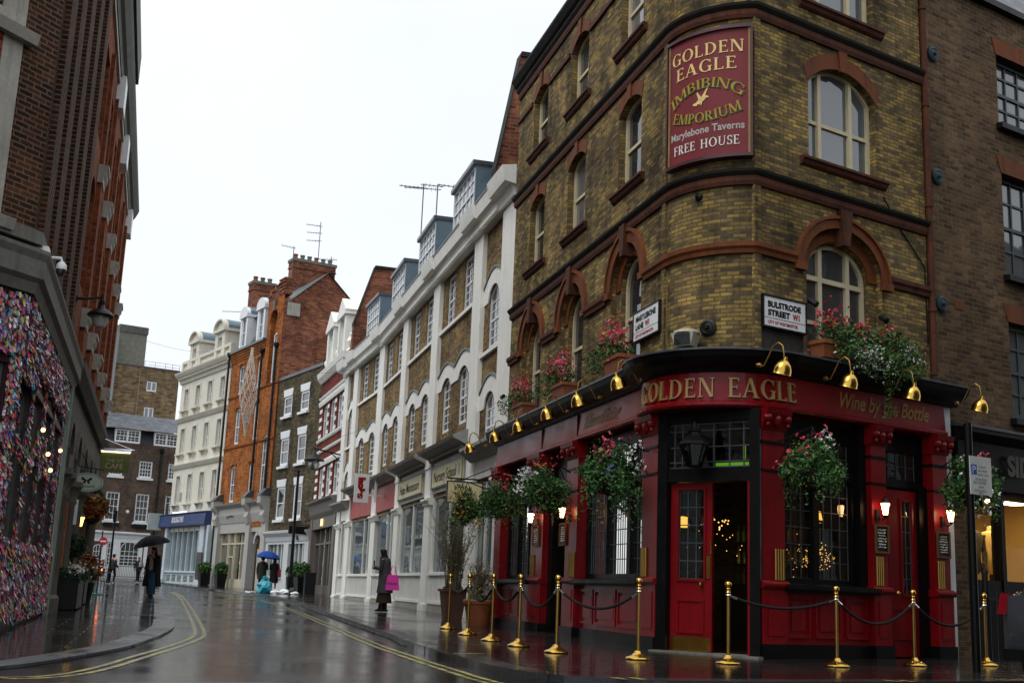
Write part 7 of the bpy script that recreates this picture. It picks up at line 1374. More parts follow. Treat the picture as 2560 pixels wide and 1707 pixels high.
f.box(PR, 4.8, 8.5, -.3, -.04, 0, 1.28); S = f.build('shop_window', blk, rbd); gq = MB(); gq.face([PR.w(4.9, -.1, .95), PR.w(8.4, -.1, .95), PR.w(8.4, -.1, 2.75), PR.w(4.9, -.1, 2.75)]); gq.build('pane', gl_c, S, fix=False)
rm = lit_room(rbd, PR, 4.85, 8.4, .95, 2.74, 2.2, plain('ochre_shop_wall', (.5, .36, .14), .7, .1, 2), emis('ochre_shop_light', (1, .7, .32), 22))
def mannequin(u, o, lab, mat, pm):
    p = PR.w(u, o, 1.32); t = thing('mannequin', lab, 'mannequin', p, 'mannequins in the lit shop window'); m = MB(); m.lathe(p + Vector((0, 0, .1)), [(.1, .0), (.16, .08), (.13, .3), (.19, .62), (.16, .72), (.06, .76), (.05, .84), (0, .85)], 14, None, 1.15, .75); m.build('torso', mat, t, True); m = MB(); m.tube([p + Vector((.2, 0, .78)), p + Vector((.25, .03, .5)), p + Vector((.2, -.05, .25))], [.06, .05, .04], 8); m.tube([p + Vector((-.2, 0, .78)), p + Vector((-.25, .03, .5)), p + Vector((-.2, -.05, .25))], [.06, .05, .04], 8); m.build('sleeves', mat, t, True); m = MB(); m.tube([p - Vector((0, 0, .36)), p + Vector((0, 0, .12))], .05, 8); m.build('stand', pm, t)
mannequin(6.75, -.95, 'mannequin in a pale yellow top in the lit shop window', plain('yellow_jersey', (.7, .5, .2), .8, .15, 5), iron); mannequin(6.4, -1.1, 'mannequin in a dark checked top in the lit shop window', plain('dark_check', (.06, .05, .04), .8, .5, 14), iron)
m = MB(); m.box(PR, 4.5, 8.5, .5, .54, .95, 1.0)
for k in range(24): m.tube([PR.w(4.55 + k * .16, .52, .02), PR.w(4.55 + k * .16, .52, 1.10)], .009, 4)
t = thing('railing', 'black spiked railing in front of the lit clothes shop', 'railing', PR.w(6, .52, 0)); m.build('bars', iron, t); m = MB(); m.tube([PR.w(4.45, .52, 0), PR.w(4.45, .52, 1.35)], .045, 8); m.lathe(PR.w(4.45, .52, 1.35), [(.06, 0), (.05, .05), (.0, .14)], 8); m.build('post', iron, t)
pp = Vector((6.1, 15.62, 0)); pp.z = gz(pp.x, pp.y); t = thing('parking_sign', 'white parking sign with a blue P on a black post', 'road sign', pp); q = Fr(pp.x, pp.y, 62, 1); m = MB(); m.tube([pp, pp + Vector((0, 0, 3.2))], .052, 12); m.build('post', blk, t, True); m = MB(); m.box(q, -.07, .33, .06, .075, 2.27, 2.77); P_ = m.build('sign_plate', plain('aged_white_plate', (.50, .52, .50), .45, .1, 5), t); m = MB(); m.box(q, -.05, .05, .075, .0775, 2.53, 2.66); m.build('blue_square', plain('sign_blue', (.01, .07, .38), .4, .1, 5), P_); m = MB(); text(m, 'P', .14, lambda x, y, d: q.w(-.04 + x, .078 + abs(d), 2.545 + y), .001, off=.004); m.build('white_letter', signw, P_); m = MB()
for tx_, x, z, s_ in (('4 hours', .1, 2.62, .05), ('No return', .08, 2.57, .05), ('within 1 hour', .07, 2.52, .045), ('Pay by phone', .02, 2.46, .05), ('020 7125 0020', -.02, 2.41, .05), ('or text', .07, 2.36, .045), ('parking location', -.01, 2.31, .045), ('8704', .08, 2.275, .04)): text(m, tx_, s_, lambda a, c, d: q.w(x + a * .8, .077 + abs(d), z + c), .001)
m.build('sign_lettering', plain('grey_letter', (.1, .1, .1), .5, .1, 5), P_)
# parked car
cq = Fr(5.38, 13.2, 60, 1); z = gz(5.4, 13.2) - .02
t = thing('parked_car', 'dark grey hatchback parked at the kerb, tail towards the pub corner', 'car', cq.w(2, .9, z)); cp2 = plain('charcoal_car_paint', (.06, .066, .078), .25, .1, 3, metal=.5, coat=.6)
def loft(m, rings):
    n = len(rings[0]); ids = []
    for r_ in rings: ids.append(len(m.v)); m.v += [Vector(p) for p in r_]
    for a, b_ in zip(ids, ids[1:]):
        for k in range(n): j = (k + 1) % n; m.f.append((a + k, a + j, b_ + j, b_ + k))
    m.f.append(tuple(ids[0] + k for k in range(n))); m.f.append(tuple(ids[-1] + k for k in reversed(range(n))))
def sect(u, w_, z0_, z1_, rnd_=.12):   # rounded car cross-section at u
    h = w_ / 2; P = []
    for a, (cx_, cz_) in zip((180, 270, 0, 90), ((-h + rnd_, z0_ + rnd_), (h - rnd_, z0_ + rnd_), (h - rnd_, z1_ - rnd_), (-h + rnd_, z1_ - rnd_))):
        for k in range(5): q_ = R_(a + 90 * k / 4); P.append((cx_ + rnd_ * math.cos(q_), cz_ + rnd_ * math.sin(q_)))
    return [cq.w(u, .9 + a, z + b_) for a, b_ in P]
m = MB(); loft(m, [sect(.0, 1.5, .42, .74), sect(.06, 1.7, .34, .98), sect(.25, 1.76, .28, 1.03), sect(1.2, 1.78, .24, 1.03), sect(2.6, 1.78, .24, .98), sect(3.5, 1.74, .26, .92), sect(4.0, 1.62, .3, .78), sect(4.12, 1.4, .36, .66)]); m.build('body', cp2, t, True)
m = MB(); loft(m, [sect(.12, 1.36, .9, 1.02, .05), sect(.5, 1.42, .9, 1.40, .14), sect(1.1, 1.40, .9, 1.48, .16), sect(1.9, 1.36, .9, 1.44, .16), sect(2.9, 1.42, .9, .97, .03)]); m.build('cabin_glass', gl_d, t, True)
m = MB(); loft(m, [sect(.42, 1.3, 1.36, 1.44, .035), sect(1.1, 1.28, 1.44, 1.51, .03), sect(1.95, 1.22, 1.4, 1.47, .03)]); m.build('roof', cp2, t, True)
for u in (.75, 3.3):
    for o in (.06, 1.74): m = MB(); m.lathe(cq.w(u, o, z + .31), [(.2, -.1), (.31, -.1), (.32, -.05), (.32, .05), (.31, .1), (.2, .1)], 22, Vector((cq.out.x, cq.out.y, 0))); W1 = m.build('wheel', plain('tyre_rubber', (.012, .012, .012), .8, .2, 6) if 'tyre_rubber' not in MATS else MATS['tyre_rubber'], t); m = MB(); m.lathe(cq.w(u, o, z + .31), [(.0, -.105), (.2, -.105), (.2, .105), (0, .105)], 16, Vector((cq.out.x, cq.out.y, 0))); m.build('rim', steel, W1)
for s0, s1 in ((.03, .13), (1.67, 1.77)): m = MB(); m.hexa([cq.w(-.015, s0, z + .78), cq.w(-.015, s1, z + .78), cq.w(.18, s1, z + .78), cq.w(.18, s0, z + .78), cq.w(.05, s0, z + 1.0), cq.w(.05, s1, z + 1.0), cq.w(.3, s1, z + 1.0), cq.w(.3, s0, z + 1.0)]); m.build('tail_light', plain('red_lens', (.14, .003, .007), .15, .1, 8, coat=.5) if 'red_lens' not in MATS else MATS['red_lens'], t)
m = MB(); m.box(cq, -.02, .01, .6, 1.14, z + .55, z + .67); P_ = m.build('number_plate', plain('yellow_plate', (.6, .42, .02), .4, .08, 5), t); m = MB(); m.box(cq, -.024, -.018, .6, .68, z + .552, z + .668); m.build('blue_band', MATS['sign_blue'], P_); m = MB(); m.box(cq, -.06, .12, .12, 1.68, z + .3, z + .42); m.build('bumper', blk, t)
# unseen terrace added across the side street, to shade the pub and fill reflections
ob2 = thing('unseen_shade_terrace', 'unseen brick terrace added across the side street for shade and reflections', 'building', PR.w(8, 13, 0)); OT = Fr(*PR.w(-3, 11.5, 0).xy, 57, -1); ops = [(2 + 3 * k, 3.2 + 3 * k, z0_, z0_ + 1.9, 0, .15) for k in range(9) for z0_ in (1, 4.3, 7.5, 10.4)]
b = MB(); wall(b, OT, 0, 30, -.2, 13.5, ops, 0); b.build('wall', brown, ob2, fix=False); shell(ob2, OT, 0, 30, 13.5, 8, brown)
gq = MB()
for o_ in ops: gq.face([OT.w(o_[0], -.1, o_[2]), OT.w(o_[1], -.1, o_[2]), OT.w(o_[1], -.1, o_[3]), OT.w(o_[0], -.1, o_[3])])
gq.build('window_panes', gl_d, ob2, fix=False)
# ---------------------------------------------------------------- people
skin_m = plain('skin', (.42, .22, .15), .55, .08, 6)
hairm = plain('dark_hair', (.012, .008, .006), .55, .3, 10)
def cloth(nm, c): return MATS.get(nm) or plain(nm, c, .85, .3, 6, bump=.15)
def ring(c, rx, ry, n=14, rot=0): return [Vector((c[0] + rx * math.cos(2 * math.pi * k / n) * math.cos(rot) - ry * math.sin(2 * math.pi * k / n) * math.sin(rot), c[1] + rx * math.cos(2 * math.pi * k / n) * math.sin(rot) + ry * math.sin(2 * math.pi * k / n) * math.cos(rot), c[2])) for k in range(n)]
def person(label, loc, rz, H, arms, legs, lean=(0, 0), headf=(0, 0), group=None, shoes=None):
    """skeleton faces +y; arms/legs: (elbow, wrist) and (knee, ankle) for right (+x) then left (-x), metres for a 1.70 m figure"""
    t = thing('person', label, 'person', loc, group, rz); k = H / 1.70
    V = [(0, 0, .93), (lean[0] * .5, lean[1] * .5, 1.12), (lean[0], lean[1], 1.32), (lean[0], lean[1] + .005, 1.44), (lean[0] + headf[0] * .4, lean[1] + .02 + headf[1] * .4, 1.50), (lean[0] + headf[0], lean[1] + .03 + headf[1], 1.575), (lean[0] + headf[0], lean[1] + .025 + headf[1], 1.645)]
    E = [(0, 1), (1, 2), (2, 3), (3, 4), (4, 5), (5, 6)]; Rr = [.125, .115, .13, .07, .05, .082, .068]
    def add(v, r, p): V.append(v); Rr.append(r); E.append((p, len(V) - 1)); return len(V) - 1
    for s_, (el, wr) in zip((1, -1), arms):
        sh = add((lean[0] + s_ * .175, lean[1], 1.385), .06, 2); e_ = add(el, .042, sh); w_ = add(wr, .028, e_); d = (Vector(wr) - Vector(el)).normalized(); pl = add(tuple(Vector(wr) + d * .06), .032, w_)
        sd_ = d.cross(Vector((0, 1, .2))).normalized(); bn = d.cross(sd_).normalized()
        for f_, ln in ((-.026, .062), (-.009, .075), (.009, .07), (.025, .055)):
            b_ = add(tuple(Vector(V[pl]) + d * .045 + sd_ * f_), .010, pl); m_ = add(tuple(Vector(V[b_]) + d * ln * .5 + bn * .012), .009, b_); add(tuple(Vector(V[m_]) + d * ln * .4 + bn * .024), .008, m_)
        tb = add(tuple(Vector(wr) + d * .03 + sd_ * -.035 + bn * .015), .011, w_); add(tuple(Vector(V[tb]) + d * .04 + bn * .015), .009, tb)
    for s_, (kn, an) in zip((1, -1), legs):
        hp = add((s_ * .09, 0, .88), .095, 0); kk = add(kn, .06, hp); a_ = add(an, .038, kk); add((an[0], an[1] + .12, max(.03, an[2] - .05)), .036, a_)
    me = bpy.data.meshes.new('body'); me.from_pydata([Vector(v) * k for v in V], E, []); o = bpy.data.objects.new('body', me); C.objects.link(o); o.parent = t
    md = o.modifiers.new('skin', 'SKIN'); md.use_smooth_shade = True
    for i, sv in enumerate(me.skin_vertices[0].data): sv.radius = (Rr[i] * k, Rr[i] * k); sv.use_root = (i == 0)
    ss = o.modifiers.new('sub', 'SUBSURF'); ss.levels = 1; ss.render_levels = 2; me.materials.append(skin_m)
    hd = Vector(V[5]) * k; fc = MB()      # features: nose, eyes, mouth, ears
    fc.lathe(hd + Vector((0, .085, -.005)) * k, [(.004, .03), (.012, 0), (.016, -.02), (.006, -.028)], 8); F = fc.build('nose', skin_m, o, True); fc = MB()
    for s_ in (-1, 1): fc.sph(hd + Vector((s_ * .032, .076, .018)) * k, .011 * k, 6); fc.box(ID, hd.x + s_ * .032 * k - .015, hd.x + s_ * .032 * k + .015, hd.y + .078 * k, hd.y + .084 * k, hd.z + .036 * k, hd.z + .042 * k)
    fc.build('eyes', hairm, o); fc = MB(); fc.lathe(hd + Vector((0, .075, -.045)) * k, [(.002, -.006), (.02, -.003), (.022, .002), (.002, .007)], 8); fc.build('mouth', plain('lips', (.3, .09, .08), .5, .1, 6) if 'lips' not in MATS else MATS['lips'], o); fc = MB()
    for s_ in (-1, 1): fc.sph(hd + Vector((s_ * .083, 0, 0)) * k, .022 * k, 6, 1.4)
    fc.build('ears', skin_m, o); return t, V, k
def lo(m, rings):
    n = len(rings[0]); ids = []
    for r_ in rings: ids.append(len(m.v)); m.v += [Vector(p) for p in r_]
    for a, b_ in zip(ids, ids[1:]):
        for q in range(n): j = (q + 1) % n; m.f.append((a + q, a + j, b_ + j, b_ + q))
    m.f.append(tuple(ids[0] + q for q in range(n))); m.f.append(tuple(ids[-1] + q for q in reversed(range(n))))
def garment(t, nm, mat, rings): m = MB(); lo(m, rings); rl = root_loc(t); m.v = [v + rl for v in m.v]; return m.build(nm, mat, t, True)
def sleeve(t, mat, pts, rr, nm='sleeve'): m = MB(); m.tube(pts, rr, 10); rl = root_loc(t); m.v = [v + rl for v in m.v]; return m.build(nm, mat, t, True)
def shoes_(t, V, k, mat, legs, h=.09):
    m = MB(); rl = root_loc(t)
    for s_, (kn, an) in zip((1, -1), legs):
        a = Vector(an) * k; lo(m, [ring((a.x, a.y + .05 * k, a.z - .075 * k), .048 * k, .13 * k), ring((a.x, a.y + .05 * k, a.z - .04 * k), .05 * k, .135 * k), ring((a.x, a.y + .02 * k, a.z + .0 * k), .045 * k, .075 * k), ring((a.x, a.y, a.z + h * k), .045 * k, .05 * k)])
    m.v = [v + rl for v in m.v]; m.build('shoes', mat, t, True)
def hair(t, V, k, long_=0, mat=hairm):
    h = Vector(V[5]) * k; m = MB(); rs = [ring((h.x, h.y - .03 * k, h.z + .112 * k), .03 * k, .035 * k), ring((h.x, h.y - .018 * k, h.z + .098 * k), .07 * k, .078 * k), ring((h.x, h.y - .02 * k, h.z + .05 * k), .094 * k, .096 * k), ring((h.x, h.y - .035 * k, h.z), .096 * k, .082 * k)]
    if long_: rs += [ring((h.x, h.y - .055 * k, h.z - .1 * k), .105 * k, .075 * k), ring((h.x, h.y - .08 * k, h.z - .1 * k - long_ * .5), .12 * k, .06 * k), ring((h.x, h.y - .075 * k, h.z - .1 * k - long_), .07 * k, .04 * k)]
    else: rs += [ring((h.x, h.y - .05 * k, h.z - .07 * k), .075 * k, .045 * k)]
    lo(m, rs); rl = root_loc(t); m.v = [v + rl for v in m.v]; m.build('hair', mat, t, True)
S_ = lambda p, k: Vector(p) * k
def at(x, y, up=0): return Vector((x, y, gz(x, y) + up))
# woman with the bright pink bag, looking down at her phone
legs = [((.10, .03, .49), (.11, .0, .09)), ((-.10, .06, .49), (-.11, .02, .09))]; arms = [((.22, .02, 1.12), (.10, .26, 1.16)), ((-.22, .04, 1.12), (-.07, .29, 1.17))]
t, V, k = person('woman in long grey coat and dark skirt looking down at her phone', at(-3.13, 32.34), R_(72), 1.66, arms, legs, (0, .02), (0, .06)); gm = cloth('grey_wool_coat', (.075, .068, .074)); sk = cloth('brown_patterned_skirt', (.05, .032, .02))
garment(t, 'coat', gm, [ring((0, -.01, .50), .25, .22), ring((0, -.02, .7), .235, .2), ring((0, 0, .95), .20, .17), ring((0, .01, 1.12), .185, .15), ring((0, .02, 1.3), .205, .15), ring((0, .02, 1.38), .18, .12), ring((0, .03, 1.44), .08, .08)]); garment(t, 'skirt', sk, [ring((0, 0, .24), .25, .21), ring((0, 0, .4), .225, .19), ring((0, 0, .62), .19, .16)])
for a, s_ in zip(arms, (1, -1)): sleeve(t, gm, [(s_ * .17, .02, 1.36), a[0], Vector(a[1]) - (Vector(a[1]) - Vector(a[0])).normalized() * .03], [.075, .06, .05])
shoes_(t, V, k, iron, legs, .22); hair(t, V, k, .34); rz_ = R_(72); px = at(-3.13, 32.34) + Vector((.34 * -math.sin(rz_), .34 * math.cos(rz_), 1.2)); q = Fr(px.x, px.y, 18, 1); m = MB(); m.box(q, -.035, .035, -.006, .006, px.z, px.z + .14); tag(m.build('phone', iron), 'dark phone held up by the woman in the long grey coat', 'phone')
garment(t, 'scarf', cloth('dark_scarf', (.02, .012, .012)), [ring((0, .04, 1.33), .13, .12), ring((0, .05, 1.42), .12, .11), ring((0, .05, 1.49), .08, .08)])
bx = at(-2.92, 32.2); t = thing('tote_bag', 'bright pink tote bag hanging from the woman on the pavement', 'bag', bx); m = MB(); q = Fr(bx.x, bx.y, 78, 1); z = bx.z; m.hexa([q.w(-.19, -.07, z + .58), q.w(.19, -.07, z + .58), q.w(.19, .07, z + .58), q.w(-.19, .07, z + .58), q.w(-.13, -.03, z + .98), q.w(.15, -.03, z + .98), q.w(.15, .03, z + .98), q.w(-.13, .03, z + .98)]); pk = plain('pink_plastic', (.85, .03, .42), .4, .15, 4); m.build('bag_body', pk, t); m = MB(); m.tube([q.w(-.08, .02, z + .95), q.w(-.03, .02, z + 1.2), q.w(.05, .02, z + 1.2), q.w(.10, .02, z + .95)], .014, 6); m.build('bag_handle', pk, t); m = MB(); text(m, 'FOREVER', .08, lambda x, y, d: q.w(-.14 + x * .8, .062 - y * .05 + abs(d), z + .72 + y), .001); m.build('bag_lettering', ink, t)
# woman in black coat walking towards the camera under a black umbrella
legs = [((.09, -.02, .5), (.08, -.12, .12)), ((-.09, .1, .5), (-.10, .10, .09))]; arms = [((.23, -.04, 1.13), (.22, .08, .92)), ((-.22, .06, 1.15), (-.12, .2, 1.34))]
t, V, k = person('woman in long black coat, cream top and blue jeans walking under a black umbrella', at(-11.64, 40.3, -.07), R_(180 - 14), 1.68, arms, legs); bc = cloth('black_coat', (.008, .008, .009)); jn = cloth('blue_denim', (.02, .06, .11)); ct = cloth('cream_knit', (.38, .32, .26))
garment(t, 'top', ct, [ring((0, .01, .92), .16, .125), ring((0, .01, 1.15), .16, .135), ring((0, .01, 1.34), .17, .13), ring((0, .01, 1.43), .07, .07)])
for s_, (kn, an) in zip((1, -1), legs): sleeve(t, jn, [(s_ * .09, 0, .98), kn, (an[0], an[1], an[2] + .03)], [.125, .11, .12], 'trouser_leg')
m = MB(); rl = root_loc(t)
for s_ in (1, -1): lo(m, [[Vector((s_ * a, b_, z)) for a, b_ in P_] for z, P_ in ((.38, ((.10, .15), (.28, .1), (.3, -.12), (.02, -.2))), (.9, ((.10, .15), (.22, .1), (.23, -.1), (.02, -.17))), (1.25, ((.08, .15), (.22, .1), (.22, -.1), (.01, -.15))), (1.42, ((.05, .09), (.16, .05), (.14, -.07), (.0, -.09))))])
m.v = [v + rl for v in m.v]; m.build('coat', bc, t)
for a, s_ in zip(arms, (1, -1)): sleeve(t, bc, [(s_ * .17, 0, 1.37), a[0], Vector(a[1]) - (Vector(a[1]) - Vector(a[0])).normalized() * .02], [.08, .065, .055])
shoes_(t, V, k, iron, legs); hair(t, V, k, .2)
def umbrella(label, top, axis, rad, mat, handle):
    t = thing('umbrella', label, 'umbrella', handle); top, handle = Vector(top), Vector(handle); ax = Vector(axis).normalized(); qt = ax.to_track_quat('Z', 'Y'); m = MB(); n = 8; P = lambda j, i: top + qt @ Vector((rad * math.sin(R_(62) * j / 5) / math.sin(R_(62)) * math.cos(2 * math.pi * i / 16) * (1 - .07 * (i % 2) * j / 5), rad * math.sin(R_(62) * j / 5) / math.sin(R_(62)) * math.sin(2 * math.pi * i / 16) * (1 - .07 * (i % 2) * j / 5), -rad * .55 * (1 - math.cos(R_(62) * j / 5)) / (1 - math.cos(R_(62)))))
    for j in range(5):
        for i in range(16): m.face([P(j, i), P(j, i + 1), P(j + 1, i + 1), P(j + 1, i)])
    m.build('canopy', mat, t, True, fix=False); m = MB()
    for i in range(0, 16, 2): m.tube([P(j, i) - ax * .012 for j in range(6)], .004, 4)
    m.build('ribs', steel, t); m = MB(); m.tube([top + ax * .06, handle], .007, 6); m.tube([handle + (top - handle).normalized() * .1, handle - (top - handle).normalized() * .08], .015, 6); m.build('shaft', iron, t)
px = at(-11.64, 40.3); umbrella('black umbrella tilted over the walking woman in the black coat', px + Vector((-.12, -.2, 1.98)), (-.22, -.12, 1), .62, cloth('black_nylon', (.006, .006, .007)), px + Vector((.02, -.22, 1.32)))
# couple from behind under a blue umbrella
legs = [((.09, .02, .5), (.10, .0, .09)), ((-.09, -.02, .5), (-.10, -.06, .09))]; arms = [((.23, .05, 1.13), (.14, .24, 1.25)), ((-.23, .0, 1.12), (-.22, .06, .88))]
t, V, k = person('man seen from behind in knee-length dark olive coat under a blue umbrella', at(-11.95, 60.2), R_(12), 1.74, arms, legs); oc_ = cloth('dark_olive_coat', (.022, .026, .018))
garment(t, 'coat', oc_, [ring((0, 0, .62), .23, .19), ring((0, 0, .9), .215, .17), ring((0, 0, 1.15), .21, .16), ring((0, 0, 1.34), .215, .15), ring((0, 0, 1.45), .09, .09)])
for a, s_ in zip(arms, (1, -1)): sleeve(t, oc_, [(s_ * .18, 0, 1.38), a[0], a[1]], [.08, .068, .055])
for s_, (kn, an) in zip((1, -1), legs): sleeve(t, iron, [(s_ * .09, 0, .95), kn, an], [.11, .075, .06], 'trouser_leg')
shoes_(t, V, k, iron, legs); hair(t, V, k)
t, V, k = person('person in long black coat with red bag strap beside the man in olive coat', at(-11.35, 60.2), R_(-8), 1.64, [((.22, .02, 1.12), (.2, .12, .92)), ((-.22, .04, 1.12), (-.12, .2, 1.1))], legs)
garment(t, 'coat', bc, [ring((0, 0, .45), .23, .19), ring((0, 0, .9), .205, .17), ring((0, 0, 1.15), .2, .15), ring((0, 0, 1.33), .2, .14), ring((0, 0, 1.44), .09, .09)]); hair(t, V, k, .3); shoes_(t, V, k, iron, legs)
for s_, a in ((1, ((.22, .02, 1.12), (.2, .12, .95))), (-1, ((-.22, .04, 1.12), (-.12, .2, 1.1)))): sleeve(t, bc, [(s_ * .17, 0, 1.36), a[0], a[1]], [.075, .062, .055])
t = thing('shoulder_bag', 'red checked shoulder bag carried by the person in the long black coat', 'bag', root_loc(t)); m = MB(); rl = root_loc(t); m.hexa([rl + Vector(p) for p in ((.2, -.14, .72), (.34, -.14, .72), (.34, .02, .72), (.2, .02, .72), (.2, -.12, 1.1), (.33, -.12, 1.1), (.33, 0, 1.1), (.2, 0, 1.1))]); m.build('bag_body', plain('red_check_bag', (.25, .02, .03), .7, .5, 20), t); m = MB(); m.tube([rl + Vector((.26, -.06, 1.08)), rl + Vector((.2, -.08, 1.38)), rl + Vector((.05, -.1, 1.42))], .025, 6); m.build('strap', MATS['red_check_bag'], t)
px = at(-11.7, 60.2); umbrella('blue umbrella held over the couple on the far pavement', px + Vector((.0, .1, 2.0)), (.08, .05, 1), .64, cloth('blue_nylon', (.012, .06, .28)), px + Vector((-.12, .25, 1.3)))
# two distant walkers
legs = [((.1, .12, .5), (.09, .05, .12)), ((-.09, -.1, .5), (-.1, -.28, .16))]; arms = [((.24, -.04, 1.14), (.28, .08, .95)), ((-.24, .0, 1.14), (-.25, .1, .92))]
t, V, k = person('distant man in dark jacket walking beside the black post with a signal head', at(-24.1, 74.9, -.05), R_(-20), 1.78, arms, legs); dj = cloth('dark_jacket', (.025, .025, .028)); garment(t, 'jacket', dj, [ring((0, 0, .84), .2, .16), ring((0, 0, 1.1), .215, .17), ring((0, 0, 1.34), .22, .15), ring((0, 0, 1.45), .08, .08)])
for a, s_ in zip(arms, (1, -1)): sleeve(t, dj, [(s_ * .18, 0, 1.38), a[0], a[1]], [.08, .066, .055])
for s_, (kn, an) in zip((1, -1), legs): sleeve(t, iron, [(s_ * .09, 0, .95), kn, an], [.11, .075, .06], 'trouser_leg')
shoes_(t, V, k, iron, legs); hair(t, V, k)
legs = [((.1, .06, .5), (.09, .05, .1)), ((-.09, -.04, .5), (-.1, -.1, .1))]
t, V, k = person('distant walker in dark clothes with a pale backpack and pink hat near the railings', at(-24.8, 82.5), R_(40), 1.62, arms, legs); garment(t, 'jacket', dj, [ring((0, 0, .84), .2, .16), ring((0, 0, 1.1), .21, .17), ring((0, 0, 1.34), .21, .15), ring((0, 0, 1.45), .08, .08)])
for s_, (kn, an) in zip((1, -1), legs): sleeve(t, iron, [(s_ * .09, 0, .95), kn, an], [.11, .075, .06], 'trouser_leg')
for a, s_ in zip(arms, (1, -1)): sleeve(t, dj, [(s_ * .18, 0, 1.38), a[0], a[1]], [.08, .066, .055])
garment(t, 'hat', cloth('pink_wool', (.3, .06, .12)), [ring((0, .02, 1.52), .085, .09), ring((0, .02, 1.6), .1, .1), ring((0, .02, 1.66), .06, .06)]); garment(t, 'backpack', cloth('pale_pack', (.3, .25, .28)), [ring((.05, -.22, 1.0), .13, .1), ring((.05, -.24, 1.2), .14, .11), ring((.05, -.2, 1.38), .1, .07)]); shoes_(t, V, k, iron, legs)
# ---------------------------------------------------------------- loose things in the street
bx = at(-11.0, 56.2); t = MB(); rn = random.Random(2); prof = [(.05, 0), (.3, .0), (.35, .1), (.33, .24), (.29, .38), (.22, .5), (.13, .6), (.07, .65), (.11, .72), (.04, .74)]; t.lathe(bx, prof, 14)
t.v = [v + Vector((rn.gauss(0, .055), rn.gauss(0, .055), rn.gauss(0, .035) if v.z > bx.z + .05 else 0)) for v in t.v]; tag(t.build('rubbish_sack', plain('cyan_plastic', (.01, .30, .40), .3, .35, 6)), 'cyan plastic rubbish sack at the kerb by the lamp post', 'rubbish sack')
for k, (x, y, s_, lab) in enumerate(((-10.35, 55.6, .2, 'small crumpled white bag beside the cyan sack'), (-10.0, 56.0, .26, 'larger crumpled white bag at the foot of the lamp post'), (-9.45, 55.6, .16, 'small white crumpled paper at the pavement edge beside the small black rubbish bag'), (-11.7, 56.6, .22, 'flat white sheet on the kerb at the couple\u2019s feet'))):
    m = MB(); p = at(x, y); m.lathe(p, [(.02, 0), (s_, .0), (s_ * 1.1, s_ * (.35 if k < 3 else .06)), (s_ * .5, s_ * (.75 if k < 3 else .1)), (.02, s_ * (.8 if k < 3 else .11))], 9); m.v = [v + Vector((rn.gauss(0, .035), rn.gauss(0, .035), abs(rn.gauss(0, .02)))) for v in m.v]; tag(m.build('litter', signw), lab, 'litter', 'white litter by the lamp post')
m = MB(); p = at(-9.65, 56.1); m.lathe(p, [(.02, 0), (.22, 0), (.24, .16), (.1, .3), (.02, .32)], 9); m.v = [v + Vector((rn.gauss(0, .03), rn.gauss(0, .03), 0)) for v in m.v]; tag(m.build('rubbish_sack', iron), 'small black rubbish bag among the white litter', 'rubbish sack')
def post(x, y, h, r, lab, nm='lamp_post', cat='post', extra=None):
    p = at(x, y); t = thing(nm, lab, cat, p); m = MB(); m.tube([p, p + Vector((0, 0, h))], [r, r * .7], 10); m.lathe(p, [(r * 1.7, 0), (r * 1.7, .8), (r * 1.1, .95)], 10); m.build('column', blk, t); return t, p
t, p = post(-9.95, 56.9, 5.7, .085, 'slim black post rising in front of the sooty brick house'); m = MB(); m.lathe(p + Vector((0, 0, 5.7)), [(.08, 0), (.1, .05), (.03, .12), (0, .14)], 10); m.build('cap', blk, t)
t, p = post(-22.8, 70.3, 3.9, .07, 'black post with a dark signal head beside the no-entry sign'); m = MB(); m.box(Fr(p.x, p.y, 75, 1), -.1, .1, -.1, .1, p.z + 3.5, p.z + 4.15); m.build('signal_head', blk, t)
p = at(-20.0, 60.0); t = thing('no_entry_sign', 'round red no-entry sign with white bar on a dark post', 'road sign', p); q = Fr(p.x, p.y, 75, 1); m = MB(); m.tube([p, p + Vector((0, 0, 2.65))], .035, 8); m.build('post', blk, t); m = MB(); m.lathe(q.w(.08, .06, p.z + 2.14), [(0, -.01), (.2, -.01), (.2, .012), (0, .012)], 24, Vector((q.out.x, q.out.y, 0))); P_ = m.build('sign_disc', plain('sign_red', (.42, .012, .02), .4, .08, 5), t); m = MB(); m.box(q, -.06, .22, .072, .078, p.z + 2.11, p.z + 2.175); m.build('white_bar', signw, P_)
def box_bush(x, y, lab, seed, kind=0):
    rn = random.Random(seed); p = at(x, y); t = thing('potted_bush', lab, 'potted bush', p, 'black pots with bushes along the shops'); m = MB(); q = Fr(x, y, -30, -1); m.hexa([q.w(-.24, -.24, p.z), q.w(.24, -.24, p.z), q.w(.24, .24, p.z), q.w(-.24, .24, p.z), q.w(-.33, -.33, p.z + .78), q.w(.33, -.33, p.z + .78), q.w(.33, .33, p.z + .78), q.w(-.33, .33, p.z + .78)]); m.build('pot', iron, t); m = MB()
    c = p + Vector((0, 0, 1.05)); m.leafcloud(c, (.44, .44, .4), 700, .11, rn, .25); m.leafcloud(c + Vector((.1, 0, .15)), (.32, .32, .34), 300, .1, rn, .3, -.8); m.build('foliage', leaf, t, fix=False)
for k, (fr, u, lab) in enumerate(((OF, 8.75, 'black pot with green bush between the blue-fronted and clothes shops'), (OF, 5.4, 'black pot with green bush before the lit clothes window'), (SF, 7.3, 'black pot with green bush at the white shop end of the taupe front'), (SF, 4.6, 'black pot with green bush under the lit number of the taupe front'))): p = fr.w(u, .8, 0); box_bush(p.x, p.y, lab, 60 + k)
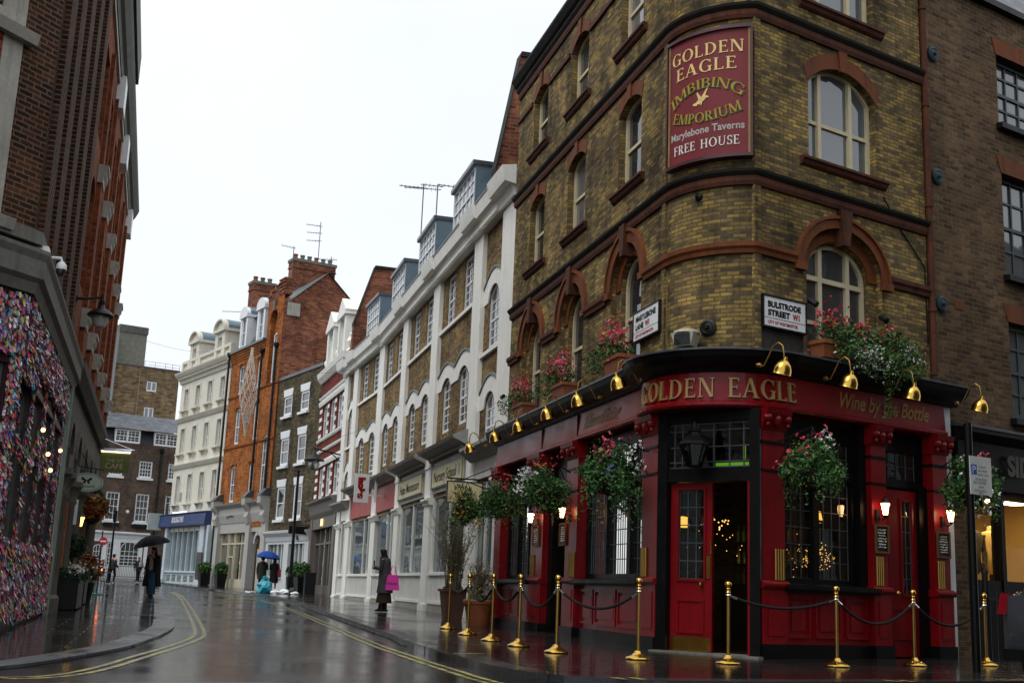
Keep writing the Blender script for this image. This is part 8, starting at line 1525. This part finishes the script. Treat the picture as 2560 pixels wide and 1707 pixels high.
p = SF.w(2.6, .7, 0); m = MB(); m.box(Fr(p.x, p.y, -18, -1), -.25, .25, -.25, .25, gz(p.x, p.y), gz(p.x, p.y) + .95); m.box(Fr(p.x, p.y, -18, -1), -.28, .28, -.28, .28, gz(p.x, p.y) + .95, gz(p.x, p.y) + 1.02); tag(m.build('litter_bin', iron), 'black square litter bin beside the potted bush and white terrace', 'bin')
p = KF.w(10.6, 1.9, 0); t = thing('hanging_sign', 'blank pale square sign on a bracket at the corner of the cream house', 'sign', KF.w(10.3, 0, 4.5)); m = MB(); q = Fr(*KF.w(11.2, .2, 0).xy, 60, 1); m.box(q, -1.0, -.02, -.12, .12, 4.15, 5.35); m.build('sign_box', plain('pale_lightbox', (.42, .46, .45), .4, .1, 3), t); m = MB(); m.tube([KF.w(10.2, .0, 5.6), q.w(-1.1, 0, 5.6)], .03, 5); m.tube([KF.w(10.2, .0, 6.8), q.w(-.9, 0, 5.6)], .015, 4); m.tube([q.w(-.5, 0, 5.6), q.w(-.5, 0, 5.3)], .02, 4); m.build('bracket', iron, t)
def wire(a, b, sag, lab, r=.006):
    a, b = Vector(a), Vector(b); m = MB(); m.tube([a.lerp(b, k / 12) - Vector((0, 0, sag * (1 - (2 * k / 12 - 1) ** 2))) for k in range(13)], r, 4); tag(m.build('cable', iron), lab, 'cable', 'cables strung across the lane')
wire(LF.w(23, .1, 8.9), KF.w(3, .1, 16.2), .3, 'thin cable from the red corner building to the cream house roof'); wire(OF.w(4.4, .1, 15.4), OF.w(-3.45, 3.0, 13.6), .1, 'short cable holding up the lattice decoration'); wire(OF.w(1, .2, 13.7), WF2.w(1.0, .1, 9.5), .5, 'thin cable along the lane between orange house and white terrace'); wire(OF.w(1, .2, 8.9), WF2.w(1.2, .1, 7.0), .4, 'lower thin cable between orange house and white terrace')
m = MB(); m.tube([PR.w(2.9, .03, 7.3), PR.w(3.3, .02, 6.85), PR.w(3.9, .02, 6.3), PR.w(3.93, .02, 5.0), PR.w(3.6, .03, 4.75), PR.w(3.3, .03, 4.72)], .012, 5); tag(m.build('wall_cable', iron), 'dark cable looping down the yellow brick beside the drainpipe', 'cable')
